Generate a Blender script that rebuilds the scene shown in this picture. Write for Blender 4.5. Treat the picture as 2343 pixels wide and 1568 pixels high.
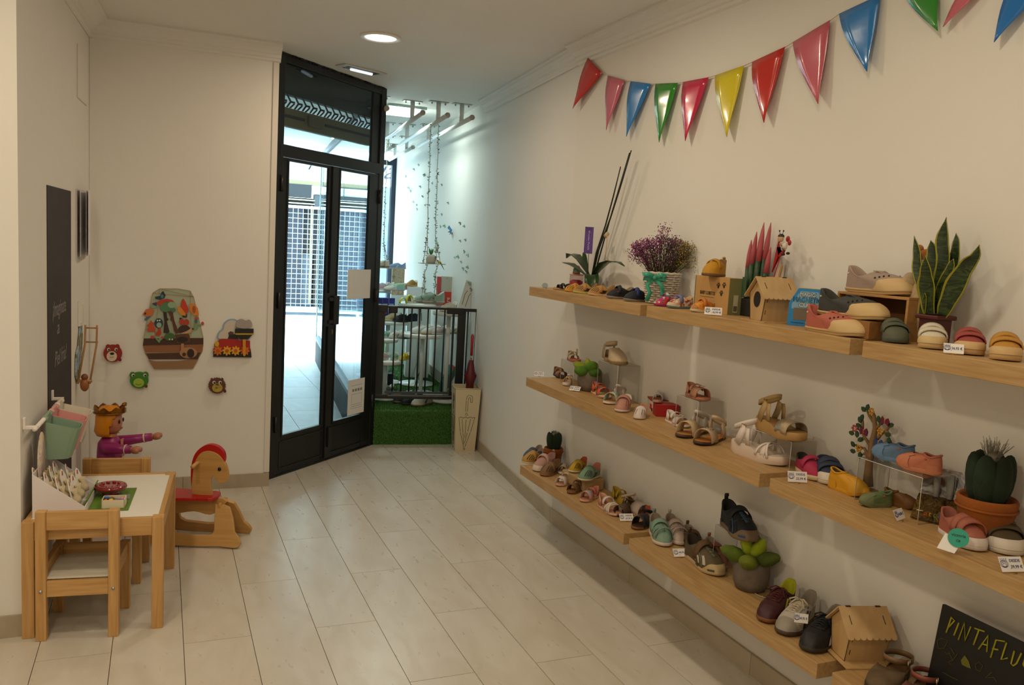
import bpy, bmesh, math, random
from mathutils import Vector, Matrix
random.seed(7)
PI=math.pi
sc=bpy.context.scene
for o in list(bpy.data.objects): bpy.data.objects.remove(o,do_unlink=True)
COL=sc.collection
# ---------------------------------------------------------------- camera
CH=1.57; FPX=1918.0
def _rot(yaw,pitch,roll):
    f=Vector((math.sin(yaw)*math.cos(pitch),math.cos(yaw)*math.cos(pitch),-math.sin(pitch)))
    r=Vector((math.cos(yaw),-math.sin(yaw),0)); d=f.cross(r)
    c,s=math.cos(roll),math.sin(roll)
    return c*r+s*d, -s*r+c*d, f
CR,CD,CF=_rot(math.radians(22.90),math.radians(6.50),math.radians(-3.31))
CC=Vector((0,0,CH))
cam_d=bpy.data.cameras.new('camera'); cam=bpy.data.objects.new('camera',cam_d); COL.objects.link(cam)
cam_d.sensor_width=36; cam_d.lens=36*FPX/2343; cam_d.clip_start=0.05; cam_d.clip_end=200
M=Matrix(((CR.x,-CD.x,-CF.x,0),(CR.y,-CD.y,-CF.y,0),(CR.z,-CD.z,-CF.z,CH),(0,0,0,1)))
cam.matrix_world=M
sc.camera=cam
def ray(x,y): return CR*((x-1171.5)/FPX)+CD*((y-784)/FPX)+CF
def onz(x,y,z=0.0):
    d=ray(x,y); return CC+d*((z-CH)/d.z)
def onpl(x,y,p,n):
    d=ray(x,y); p=Vector(p); n=Vector(n); return CC+d*((p-CC).dot(n)/d.dot(n))
def onx(px,wx,z):
    """point on the line x=wx, z=z whose picture column is px"""
    # (P-CC).(CR*FPX - (px-1171.5)*CF)=0
    n=CR*FPX-CF*(px-1171.5); P0=Vector((wx,0,z))-CC
    return Vector((wx,-P0.dot(n)/n.y,z))
# ---------------------------------------------------------------- world and lamps
w=bpy.data.worlds.new('sky'); sc.world=w; w.use_nodes=True
bg=w.node_tree.nodes['Background']; bg.inputs[0].default_value=(0.72,0.89,1.0,1); bg.inputs[1].default_value=19.0
def area(name,loc,size,power,color,rot=(0,0,0),shape='DISK',sy=None,spread=PI,portal=False):
    l=bpy.data.lights.new(name,'AREA'); l.shape=shape; l.size=size
    if sy: l.size_y=sy
    l.energy=power; l.color=color; l.spread=spread
    o=bpy.data.objects.new(name,l); o.location=loc; o.rotation_euler=rot; COL.objects.link(o)
    if portal: l.cycles.is_portal=True
    return o
WARM=(1.0,0.83,0.60)
LAMPS=[(1.095,4.685,8),(1.10,3.05,7.5),(1.15,1.5,5.5),(1.1,0.0,5),(-0.5,2.5,11),(-0.6,0.6,15),(-2.0,1.9,4),(-1.2,-1.2,15)]  # last four, on the left, are added unseen lamps that fill the shelf shadows
for i,(x,y,p) in enumerate(LAMPS): area('downlight_glow',(x,y,2.645),0.17,p,WARM if i else (1.0,0.78,0.55))
area('display_light_glow',(1.85,7.0,2.60),0.22,9,(0.86,1.0,0.93),shape='SQUARE')
area('display_light_glow',(1.80,9.2,2.60),0.22,9,(0.86,1.0,0.95),shape='SQUARE')
sc.view_settings.view_transform='Standard'; sc.view_settings.look='None'
sc.view_settings.gamma=1; sc.view_settings.exposure=0.0; sc.view_settings.use_curve_mapping=False
# ---------------------------------------------------------------- materials
def lin(h):
    if not isinstance(h,str): return tuple(h)
    h=h.lstrip('#'); r=[]
    for i in (0,2,4):
        c=int(h[i:i+2],16)/255; r.append(c/12.92 if c<=.04045 else ((c+.055)/1.055)**2.4)
    return tuple(r)
_M={}
def mat(col,rough=.55,metal=0,kind=None,spec=.5,emit=0,col2=None,scale=20,bump=0,coat=0,sheen=0):
    key=(col,rough,metal,kind,spec,emit,col2,scale,bump,coat,sheen)
    if key in _M: return _M[key]
    m=bpy.data.materials.new((kind or 'paint')+'_'+str(len(_M))); m.use_nodes=True; nt=m.node_tree; N=nt.nodes; L=nt.links
    b=N['Principled BSDF']; c=lin(col)+(1,)
    b.inputs['Base Color'].default_value=c; b.inputs['Roughness'].default_value=rough; b.inputs['Metallic'].default_value=metal
    b.inputs['Specular IOR Level'].default_value=spec
    if coat: b.inputs['Coat Weight'].default_value=coat; b.inputs['Coat Roughness'].default_value=.08
    if sheen: b.inputs['Sheen Weight'].default_value=sheen
    if emit: b.inputs['Emission Color'].default_value=c; b.inputs['Emission Strength'].default_value=emit
    def coord(s=(1,1,1),rot=(0,0,0)):
        t=N.new('ShaderNodeTexCoord'); mp=N.new('ShaderNodeMapping'); mp.inputs['Scale'].default_value=s; mp.inputs['Rotation'].default_value=rot
        L.new(t.outputs['Object'],mp.inputs[0]); return mp.outputs[0]
    def noise(v,sca,det=4,dist=0):
        n=N.new('ShaderNodeTexNoise'); n.inputs['Scale'].default_value=sca; n.inputs['Detail'].default_value=det; n.inputs['Distortion'].default_value=dist
        L.new(v,n.inputs['Vector']); return n
    def ramp(f,stops):
        r=N.new('ShaderNodeValToRGB'); r.color_ramp.elements[0].position=stops[0][0]; r.color_ramp.elements[0].color=lin(stops[0][1])+(1,)
        r.color_ramp.elements[1].position=stops[-1][0]; r.color_ramp.elements[1].color=lin(stops[-1][1])+(1,)
        for p,cc in stops[1:-1]:
            e=r.color_ramp.elements.new(p); e.color=lin(cc)+(1,)
        L.new(f,r.inputs[0]); return r
    def bmp(h,st,dist=.002):
        bn=N.new('ShaderNodeBump'); bn.inputs['Strength'].default_value=st; bn.inputs['Distance'].default_value=dist
        L.new(h,bn.inputs['Height']); L.new(bn.outputs[0],b.inputs['Normal'])
    if kind=='wood':    # long grain along local Y (scale picks the density)
        v=coord((14,.9,14)); n=noise(v,scale/6,6,.6); r=ramp(n.outputs['Fac'],[(.3,col),(.7,col2 or col)]); L.new(r.outputs[0],b.inputs['Base Color'])
        v2=coord((60,1.5,60)); n2=noise(v2,4,3); bmp(n2.outputs['Fac'],.25,.0015)
    elif kind=='woodx':
        v=coord((.9,14,14)); n=noise(v,scale/6,6,.6); r=ramp(n.outputs['Fac'],[(.3,col),(.7,col2 or col)]); L.new(r.outputs[0],b.inputs['Base Color'])
    elif kind=='woodz':
        v=coord((14,14,.9)); n=noise(v,scale/6,6,.6); r=ramp(n.outputs['Fac'],[(.3,col),(.7,col2 or col)]); L.new(r.outputs[0],b.inputs['Base Color'])
    elif kind=='tile':  # pale stone-look tile, long veins
        t=N.new('ShaderNodeObjectInfo'); v=coord((2.2,.7,1)); ad=N.new('ShaderNodeVectorMath'); ad.operation='ADD'
        cmb=N.new('ShaderNodeCombineXYZ'); mu=N.new('ShaderNodeMath'); mu.operation='MULTIPLY'; mu.inputs[1].default_value=37
        L.new(t.outputs['Random'],mu.inputs[0]); L.new(mu.outputs[0],cmb.inputs[0]); L.new(mu.outputs[0],cmb.inputs[1]); L.new(v,ad.inputs[0]); L.new(cmb.outputs[0],ad.inputs[1])
        n=noise(ad.outputs[0],3.2,7,1.2); r=ramp(n.outputs['Fac'],[(.25,col2),(.62,col)]); L.new(r.outputs[0],b.inputs['Base Color'])
        n2=noise(ad.outputs[0],14,4); mr=N.new('ShaderNodeMapRange'); mr.inputs['To Min'].default_value=rough-.06; mr.inputs['To Max'].default_value=rough+.1
        L.new(n2.outputs['Fac'],mr.inputs['Value']); L.new(mr.outputs[0],b.inputs['Roughness']); bmp(n2.outputs['Fac'],.05,.002)
    elif kind=='fabric':
        v=coord(); n=noise(v,scale*12,2); r=ramp(n.outputs['Fac'],[(.3,tuple(x*.82 for x in lin(col))),(.7,tuple(min(1,x*1.08) for x in lin(col)))]); L.new(r.outputs[0],b.inputs['Base Color'])
        bmp(n.outputs['Fac'],.35,.001)
    elif kind=='felt':
        v=coord(); n=noise(v,scale,5); r=ramp(n.outputs['Fac'],[(.25,col2 or tuple(x*.6 for x in lin(col))),(.75,col)]); L.new(r.outputs[0],b.inputs['Base Color'])
        n2=noise(v,260,2); bmp(n2.outputs['Fac'],.6,.002)
    elif kind=='plaster':
        v=coord(); n=noise(v,1.3,3); r=ramp(n.outputs['Fac'],[(.3,tuple(x*.965 for x in lin(col))),(.7,col)]); L.new(r.outputs[0],b.inputs['Base Color'])
        n2=noise(v,90,3); bmp(n2.outputs['Fac'],.05,.001)
    elif kind=='patches':   # printed multicolour cloth
        v=coord(); vo=N.new('ShaderNodeTexVoronoi'); vo.inputs['Scale'].default_value=scale; L.new(v,vo.inputs['Vector'])
        sp=N.new('ShaderNodeSeparateColor'); L.new(vo.outputs['Color'],sp.inputs[0])
        st=col2; k=len(st); r=ramp(sp.outputs[0],[(i/k,st[i]) for i in range(k)]); r.color_ramp.interpolation='CONSTANT'; L.new(r.outputs[0],b.inputs['Base Color'])
    elif kind=='dye':
        v=coord(); n=noise(v,scale,2,1.5); k=len(col2); r=ramp(n.outputs['Fac'],[(.3+.4*i/(k-1),col2[i]) for i in range(k)]); L.new(r.outputs[0],b.inputs['Base Color'])
    elif kind=='leaf':
        v=coord((1,1,1)); n=noise(v,scale,4,2); r=ramp(n.outputs['Fac'],[(.38,col2),(.55,col)]); L.new(r.outputs[0],b.inputs['Base Color'])
    elif kind=='snake':
        v=coord((1.2,1.2,7)); n=noise(v,scale,4,1.6); r=ramp(n.outputs['Fac'],[(.42,col2),(.5,col),(.56,col2)]); L.new(r.outputs[0],b.inputs['Base Color'])
    elif kind=='glass':
        out=N['Material Output']; N.remove(b); tr=N.new('ShaderNodeBsdfTransparent'); tr.inputs[0].default_value=c
        gl=N.new('ShaderNodeBsdfGlossy'); gl.inputs['Roughness'].default_value=rough; fr=N.new('ShaderNodeLayerWeight'); fr.inputs[0].default_value=.5; pw=N.new('ShaderNodeMath'); pw.operation='POWER'; pw.inputs[1].default_value=4.5; L.new(fr.outputs['Facing'],pw.inputs[0]); ma=N.new('ShaderNodeMath'); ma.operation='MULTIPLY_ADD'; ma.inputs[1].default_value=.9; ma.inputs[2].default_value=.035; L.new(pw.outputs[0],ma.inputs[0])
        mx=N.new('ShaderNodeMixShader'); L.new(ma.outputs[0],mx.inputs[0]); L.new(tr.outputs[0],mx.inputs[1]); L.new(gl.outputs[0],mx.inputs[2]); L.new(mx.outputs[0],out.inputs[0])
    elif kind=='cloth_thru':
        out=N['Material Output']; tl=N.new('ShaderNodeBsdfTranslucent'); tl.inputs[0].default_value=c; mx=N.new('ShaderNodeMixShader'); mx.inputs[0].default_value=.6; L.new(b.outputs[0],mx.inputs[1]); L.new(tl.outputs[0],mx.inputs[2]); L.new(mx.outputs[0],out.inputs[0])
    elif bump:
        v=coord(); n=noise(v,scale,4); bmp(n.outputs['Fac'],bump,.002)
    _M[key]=m; return m
# ---------------------------------------------------------------- mesh helper
class MB:
    def __init__(s): s.v=[]; s.f=[]; s.mi=[]; s.sm=[]
    def add(s,vs,fs,mi=0,sm=False):
        o=len(s.v); s.v+= [tuple(a) for a in vs]; s.f+= [tuple(i+o for i in f) for f in fs]; s.mi+=[mi]*len(fs); s.sm+=[sm]*len(fs); return s
    def box(s,a,b,mi=0,M=None):
        x0,y0,z0=a; x1,y1,z1=b
        vs=[Vector(p) for p in ((x0,y0,z0),(x1,y0,z0),(x1,y1,z0),(x0,y1,z0),(x0,y0,z1),(x1,y0,z1),(x1,y1,z1),(x0,y1,z1))]
        if M: vs=[M@v for v in vs]
        return s.add(vs,[(0,3,2,1),(4,5,6,7),(0,1,5,4),(1,2,6,5),(2,3,7,6),(3,0,4,7)],mi)
    def cbox(s,c,d,mi=0,M=None): return s.box([c[i]-d[i]/2 for i in range(3)],[c[i]+d[i]/2 for i in range(3)],mi,M)
    def tube(s,pts,r,seg=8,mi=0,closed=False,cap=True):
        pts=[Vector(p) for p in pts]; n=len(pts); R=r if isinstance(r,(list,tuple)) else [r]*n
        vs=[];fs=[]; up=None
        for i,p in enumerate(pts):
            if closed: t=(pts[(i+1)%n]-pts[i-1])
            else: t=(pts[min(i+1,n-1)]-pts[max(i-1,0)])
            if t.length<1e-9: t=Vector((0,0,1))
            t.normalize()
            if up is None: up=Vector((0,0,1)) if abs(t.z)<.9 else Vector((1,0,0))
            a=up-t*up.dot(t)
            if a.length<1e-6: a=t.orthogonal()
            a.normalize(); b=t.cross(a); up=a
            for k in range(seg):
                an=2*PI*k/seg; vs.append(p+a*(math.cos(an)*R[i])+b*(math.sin(an)*R[i]))
        m=n if closed else n-1
        for i in range(m):
            for k in range(seg):
                j=(i+1)%n; fs.append((i*seg+k,i*seg+(k+1)%seg,j*seg+(k+1)%seg,j*seg+k))
        if cap and not closed: fs.append(tuple(range(seg))[::-1]); fs.append(tuple((n-1)*seg+k for k in range(seg)))
        return s.add(vs,fs,mi,True)
    def lathe(s,prof,seg=20,c=(0,0,0),mi=0,M=None,sm=True,sx=1,sy=1):
        vs=[];fs=[]; n=len(prof)
        for r,z in prof:
            for k in range(seg):
                a=2*PI*k/seg; v=Vector((c[0]+r*math.cos(a)*sx,c[1]+r*math.sin(a)*sy,c[2]+z)); vs.append(M@v if M else v)
        for i in range(n-1):
            for k in range(seg): fs.append((i*seg+k,i*seg+(k+1)%seg,(i+1)*seg+(k+1)%seg,(i+1)*seg+k))
        if prof[0][0]>1e-5: fs.append(tuple(range(seg))[::-1])
        if prof[-1][0]>1e-5: fs.append(tuple((n-1)*seg+k for k in range(seg)))
        return s.add(vs,fs,mi,sm)
    def ball(s,c,r,seg=12,rings=8,mi=0,M=None):
        if not isinstance(r,(list,tuple)): r=(r,r,r)
        vs=[];fs=[]
        for i in range(rings+1):
            ph=PI*i/rings
            for k in range(seg):
                a=2*PI*k/seg; v=Vector((r[0]*math.sin(ph)*math.cos(a),r[1]*math.sin(ph)*math.sin(a),-r[2]*math.cos(ph)))
                if M: v=M@v
                vs.append(v+Vector(c))
        for i in range(rings):
            for k in range(seg): fs.append((i*seg+k,i*seg+(k+1)%seg,(i+1)*seg+(k+1)%seg,(i+1)*seg+k))
        return s.add(vs,fs,mi,True)
    def prism(s,poly,h,O=(0,0,0),U=(1,0,0),V=(0,1,0),mi=0,z0=0,side_mi=None):
        """polygon (u,v) in the plane O,U,V extruded by h along UxV"""
        O=Vector(O);U=Vector(U);V=Vector(V);W=U.cross(V).normalized(); n=len(poly)
        ar=sum(poly[i][0]*poly[(i+1)%n][1]-poly[(i+1)%n][0]*poly[i][1] for i in range(n))
        if ar<0: poly=poly[::-1]
        vs=[O+U*a+V*b+W*z0 for a,b in poly]+[O+U*a+V*b+W*(z0+h) for a,b in poly]
        s.add(vs,[tuple(range(n))[::-1],tuple(range(n,2*n))],mi)
        o=len(s.v)-2*n; k=side_mi if side_mi is not None else mi
        for i in range(n): s.f.append((o+i,o+(i+1)%n,o+n+(i+1)%n,o+n+i)); s.mi.append(k); s.sm.append(False)
        return s
    def ribbon(s,pts,wd,width,th,mi=0,closed=False,sm=True):
        """band following pts; wd = width direction (vector or list), thickness outwards"""
        pts=[Vector(p) for p in pts]; n=len(pts); vs=[];fs=[]
        W=wd if isinstance(wd,list) else [wd]*n; w_=width if isinstance(width,list) else [width]*n
        for i,p in enumerate(pts):
            t=(pts[(i+1)%n]-pts[i-1]) if closed else (pts[min(i+1,n-1)]-pts[max(i-1,0)])
            t.normalize(); ww=Vector(W[i]); ww=(ww-t*ww.dot(t)).normalized(); nn=ww.cross(t)
            a=p-ww*w_[i]/2; b=p+ww*w_[i]/2
            vs+=[a,b,b+nn*th,a+nn*th]
        m=n if closed else n-1
        for i in range(m):
            j=(i+1)%n
            for k in range(4): fs.append((i*4+k,i*4+(k+1)%4,j*4+(k+1)%4,j*4+k))
        if not closed: fs+=[(3,2,1,0),tuple((n-1)*4+k for k in range(4))]
        return s.add(vs,fs,mi,sm)
    def build(s,name,mats,parent=None,bevel=0,subd=0,auto=True):
        me=bpy.data.meshes.new(name); me.from_pydata(s.v,[],s.f)
        if not isinstance(mats,(list,tuple)): mats=[mats]
        for m in mats: me.materials.append(m)
        me.polygons.foreach_set('material_index',s.mi); me.polygons.foreach_set('use_smooth',s.sm)
        me.update(); bm=bmesh.new(); bm.from_mesh(me); bmesh.ops.recalc_face_normals(bm,faces=bm.faces); bm.to_mesh(me); bm.free()
        o=bpy.data.objects.new(name,me); COL.objects.link(o)
        if parent is not None: o.parent=parent
        if bevel: b=o.modifiers.new('bevel','BEVEL'); b.width=bevel; b.segments=2; b.limit_method='ANGLE'; b.angle_limit=.7
        if subd: u=o.modifiers.new('sub','SUBSURF'); u.levels=subd; u.render_levels=subd
        return o
def thing(name,label,cat,loc=(0,0,0),rz=0,group=None,rot=None):
    o=bpy.data.objects.new(name,None); COL.objects.link(o); o.empty_display_size=.05
    o.location=loc; o.rotation_euler=rot if rot else (0,0,rz); o['label']=label; o['category']=cat
    if group: o['group']=group
    return o
def tag(o,label,cat,group=None,kind=None):
    o['label']=label; o['category']=cat
    if group: o['group']=group
    if kind: o['kind']=kind
    return o
def struct(o): o['kind']='structure'; return o
_T={}
def text_geo(s,size=1,extrude=.0,shear=0):
    k=(s,shear)
    if k not in _T:
        c=bpy.data.curves.new('t','FONT'); c.body=s; c.size=1; c.extrude=0.02; c.resolution_u=2; c.shear=shear; c.align_x='CENTER'; c.align_y='CENTER'
        o=bpy.data.objects.new('t',c); COL.objects.link(o); bpy.context.view_layer.update()
        me=o.evaluated_get(bpy.context.evaluated_depsgraph_get()).to_mesh()
        _T[k]=([v.co.copy() for v in me.vertices],[tuple(p.vertices) for p in me.polygons])
        bpy.data.objects.remove(o); bpy.data.curves.remove(c)
    vs,fs=_T[k]; return vs,fs
def text(mb,s,O,U,V,size,th=.0006,mi=0,shear=0,wmax=None):
    vs,fs=text_geo(s,shear=shear); O=Vector(O);U=Vector(U).normalized();V=Vector(V).normalized();W=U.cross(V)
    sx=size
    if wmax:
        wd=max(v.x for v in vs)-min(v.x for v in vs)
        sx=wmax/wd
    mb.add([O+U*(v.x*sx)+V*(v.y*size)+W*(th if v.z>0 else 0) for v in vs],fs,mi)
def lerp(a,b,t): return a+(b-a)*t
def arc(cx,cy,r,a0,a1,n=10,ry=None): return [(cx+r*math.cos(a0+(a1-a0)*i/n),cy+(ry or r)*math.sin(a0+(a1-a0)*i/n)) for i in range(n+1)]
def circ(cx,cy,r,n=16,ry=None): return arc(cx,cy,r,0,2*PI*(1-1/n),n-1,ry)
# ================================================================ the room
WALL=mat('#e9e6df',.75,kind='plaster'); CEIL=mat('#e9e7e2',.8,kind='plaster'); BASE=mat('#b3a68f',.35,kind='tile',col2='#a3957c')
CZ=2.67
def slab(name,p0,p1,z0,z1,th,m,side=1,parent=None):
    """upright wall slab, visible face on the line p0-p1, thickness to the given side"""
    a=Vector((p0[0],p0[1],0)); b=Vector((p1[0],p1[1],0)); d=(b-a).normalized(); n=Vector((-d.y,d.x,0))*side*th
    mb=MB(); vs=[a,b,b+n,a+n]; mb.prism([(v.x,v.y) for v in vs],z1-z0,(0,0,z0)); o=mb.build(name,m,parent); return o
RB=(2.098,4.23)           # where the right wall bends
def rwx(y): return 2.092+0.0025*(y-2) if y<RB[1] else RB[0]+.0994*(y-RB[1])
mb=MB(); mb.prism([(2.09,-2.2),(2.098,4.23),(rwx(10.7),10.7),(rwx(10.7)+.2,10.7),(2.3,4.23),(2.3,-2.2)],CZ,(0,0,0)); struct(mb.build('wall_right',WALL))
mb=MB(); mb.prism([(-.373,5.27),(.628,5.27),(.628,5.40),(-.373,5.40)],CZ); struct(mb.build('wall_back',WALL))
mb=MB(); mb.prism([(-.475,3.485),(-.373,5.29),(-.6,5.29),(-.7,3.6),(-2.6,3.6),(-2.6,3.485)],CZ); struct(mb.build('wall_left',WALL))
struct(slab('wall_left_far',(-2.5,-2.2),(-2.5,3.5),0,CZ,.1,WALL,1))
struct(slab('wall_front',(-2.6,-2.2),(2.3,-2.2),0,CZ,.1,WALL,-1))
mb=MB(); mb.box((-2.6,-2.3,CZ),(3.2,10.9,CZ+.15)); struct(mb.build('ceiling',CEIL))
# recess wall outside the door on the left
mb=MB(); mb.prism([(.50,5.40),(.628,5.40),(.95,10.7),(.60,10.7)],CZ); struct(mb.build('wall_entrance',mat('#c9c8c4',.8)))
# white strip that trims the free end of the back wall
mb=MB(); mb.box((.600,5.262,0.09),(.632,5.272,2.57)); struct(mb.build('trim_1',mat('#e0dbd2',.6)))
# floor: grout bed + separate long tiles
mb=MB(); mb.prism([(-2.5,-2.2),(2.095,-2.2),(2.10,4.23),(2.29,6.12),(1.50,6.25),(.63,5.42),(-.4,5.30),(-.5,3.5),(-2.5,3.5)],.05,(0,0,-.058))
floor=struct(mb.build('floor',mat('#6e6250',.8)))
def clip(poly,n,c):
    out=[]
    for i in range(len(poly)):
        a=poly[i];b=poly[(i+1)%len(poly)]; da=n[0]*a[0]+n[1]*a[1]-c; db=n[0]*b[0]+n[1]*b[1]-c
        if da<=0: out.append(a)
        if (da<0<db) or (db<0<da): t=da/(da-db); out.append((a[0]+(b[0]-a[0])*t,a[1]+(b[1]-a[1])*t))
    return out
TW,TL,TX,TY=.1580*1.57,.6544*1.57,.216*1.57,3.052*1.57
TILE=mat('#cfc9bd',.28,kind='tile',col2='#c3baa9')
dn=Vector((.681,-.732)); DA=Vector((.648,5.402)); DB=Vector((1.511,6.205)); DD=(DB-DA).normalized()
_tiles={}
for c in range(-12,9):
    off=0 if c%2==0 else .5
    for n in range(-2,7):
        v=n+off; x0=TX+c*TW+.0012; x1=x0+TW-.0024; y1=TY-v*TL-.0012; y0=y1-TL+.0024
        if y1<-.9: continue
        p=[(x0,y0),(x1,y0),(x1,y1),(x0,y1)]
        if p: p=clip(p,(-dn.x,-dn.y),-(dn.x*DA.x+dn.y*DA.y)+.0) if x0>.55 else clip(p,(0,1),5.268)
        if p: p=clip(p,(.157,.987),.157*1.511+.987*6.2)
        if x1<-.36 and p: p=clip(p,(0,1),3.484) if x1<-.5 else clip(p,(0,1),5.2)
        if p: p=clip(p,(-1,0),2.5)
        if len(p)<3: continue
        full=len(p)==4 and abs((p[2][0]-p[0][0])-(x1-x0))<1e-6 and abs((p[2][1]-p[0][1])-(y1-y0))<1e-6
        if full and 'f' in _tiles:
            o=bpy.data.objects.new('tile',_tiles['f']); COL.objects.link(o); o.parent=floor; o.location=(x0,y0,0); continue
        mb=MB(); mb.prism([(a-x0,b-y0) for a,b in p],.008,(0,0,-.008)); o=mb.build('tile',TILE,floor); o.location=(x0,y0,0)
        if full: _tiles['f']=o.data
# baseboards in tile pieces
def baseboard(name,p0,p1,side,h=.085,th=.012,step=.5):
    a=Vector((p0[0],p0[1]));b=Vector((p1[0],p1[1])); L=(b-a).length; d=(b-a)/L; n=Vector((-d.y,d.x))*side
    root=None; k=max(1,round(L/step))
    for i in range(k):
        q0=a+d*(L*i/k+.001); q1=a+d*(L*(i+1)/k-.001)
        mb=MB(); mb.prism([tuple(q0),tuple(q1),tuple(q1+n*th),tuple(q0+n*th)],h); o=mb.build(name if root is None else 'tile',BASE,root)
        if root is None: root=struct(o)
baseboard('baseboard_right',(2.09,-2.1),(2.098,4.23),1,step=.9)
baseboard('baseboard_right_far',(2.098,4.23),(rwx(6.03),6.03),1,step=.6)
baseboard('baseboard_back',(.632,5.27),(-.37,5.27),1,step=.55)
baseboard('baseboard_left',(-.374,5.26),(-.475,3.485),1,step=.6)
baseboard('baseboard_pillar',(-.463,3.485),(-2.5,3.485),1,step=.6)
baseboard('baseboard_far_display',(rwx(6.3),6.3),(rwx(10.5),10.5),1)
bpy.data.objects['baseboard_far_display'].location.z=.287
# plaster cornices: stepped profile swept along a run
def cornice(name,p0,p1,side,w=.10,h=.10):
    a=Vector((p0[0],p0[1],CZ));b=Vector((p1[0],p1[1],CZ)); d=(b-a).normalized(); n=Vector((-d.y,d.x,0))*side
    prof=[(0,0),(w,0),(w,-.012),(w*.88,-.016),(w*.82,-.028),(w*.55,-.04),(w*.40,-.058),(w*.30,-.062),(w*.27,-.078),(w*.14,-.082),(w*.12,-.094),(0,-h)]
    vs=[a+n*u+Vector((0,0,v)) for u,v in prof]+[b+n*u+Vector((0,0,v)) for u,v in prof]; k=len(prof)
    mb=MB(); mb.add(vs,[tuple(range(k)),tuple(range(k,2*k))]+[(i,(i+1)%k,k+(i+1)%k,k+i) for i in range(k)]); return struct(mb.build(name,CEIL))
cornice('trim_2',(2.09,-2.2),(2.098,4.24),1); cornice('trim_3',(2.098,4.22),(rwx(6.2),6.2),1,w=.07,h=.09)
cornice('trim_4',(.64,5.27),(-.37,5.27),1); cornice('trim_5',(-.372,5.27),(-.475,3.49),1); cornice('trim_6',(-.39,3.485),(-2.5,3.485),1)
# small service hatch outline, switch and socket on the left wall
LWo=Vector((-.475,3.485,0)); LWd=Vector((.102,1.785,0)).normalized(); LWn=Vector((LWd.y,-LWd.x,0))
def lw(px,py,off=0):
    return onpl(px,py,LWo+LWn*off,LWn)
def lwbox(name,y0,y1,z0,z1,th,m,parent=None,off=0):
    mb=MB(); k=1/LWd.y
    a=LWo+LWd*((y0-3.485)*k)+LWn*off; b=LWo+LWd*((y1-3.485)*k)+LWn*off
    mb.prism([(a.x,a.y),(b.x,b.y),((b+LWn*th).x,(b+LWn*th).y),((a+LWn*th).x,(a+LWn*th).y)],z1-z0,(0,0,z0)); return mb.build(name,m,parent)
W1=mat('#e6e2da',.5)
tag(lwbox('service_hatch',4.84,5.15,2.19,2.45,.006,WALL),'flush white service hatch high on the left wall near the corner','hatch')
s=lwbox('light_switch',4.86,5.02,1.03,1.16,.010,W1); tag(s,'white double light switch on the left wall beside the blackboard strip','switch')
lwbox('rocker',4.88,4.935,1.045,1.145,.005,W1,s,.010); lwbox('rocker',4.945,5.0,1.045,1.145,.005,W1,s,.010)
s=lwbox('wall_socket',4.92,5.06,.40,.49,.012,W1); tag(s,'white wall socket low on the left wall behind the doll','socket')
lwbox('socket_face',4.95,5.03,.415,.475,.003,mat('#cfcac0',.5),s,.012)
# display window zone beyond: platform with artificial grass
PA=Vector((1.511,6.205)); PB=Vector((rwx(6.09),6.085)); SX=lambda y:1.451+.0953*(y-6.96)
mb=MB(); mb.prism([(PA.x,PA.y+.004),(PB.x-.002,PB.y+.004),(rwx(10.5)-.002,10.5),(SX(10.5)+.06,10.5),(SX(6.2)+.06,6.25)],.270)
struct(mb.build('display_platform',mat('#2c5a1c',.9)))
mb=MB(); mb.prism([(SX(6.28),6.28),(SX(6.28)+.058,6.28),(SX(10.6)+.058,10.6),(SX(10.6),10.6)],.285); mb.prism([(SX(6.28)-.012,6.28),(SX(6.28)+.058,6.28),(SX(10.6)+.058,10.6),(SX(10.6)-.012,10.6)],.035,(0,0,.285),mi=1)
struct(mb.build('trim_7',[mat('#14171a',.7),mat('#6b7076',.5,metal=.3)]))
# side window of the display along the entrance
GL=mat('#eef8fa',.02,kind='glass')
wn=struct(MB().prism([(SX(6.25)+.02,6.25),(SX(6.25)+.03,6.25),(SX(10.58)+.03,10.58),(SX(10.58)+.02,10.58)],2.20,(0,0,.32)).build('window_1',GL))
mb=MB(); mb.prism([(SX(6.2),6.2),(SX(6.2)+.05,6.2),(SX(10.6)+.05,10.6),(SX(10.6),10.6)],.06,(0,0,2.52)); mb.build('window_frame',mat('#20303a',.4),wn); MB().box((SX(10.58),10.57,.3),(SX(10.58)+.012,10.60,2.52)).build('glass_edge',mat('#b5cdd6',.3),wn)
# street front of the display
x0,x1=SX(10.56)+.06,rwx(10.56)
wn=struct(MB().box((x0,10.54,.32),(x1-.05,10.55,2.50)).build('window_2',GL))
mb=MB(); mb.box((x1-.06,10.5,.28),(x1,10.58,2.62)); mb.box((x0,10.5,2.50),(x1-.05,10.58,2.56)); mb.box((x0,10.5,.28),(x1-.05,10.58,.33)); mb.build('window_frame',mat('#17263a',.4),wn)
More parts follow.
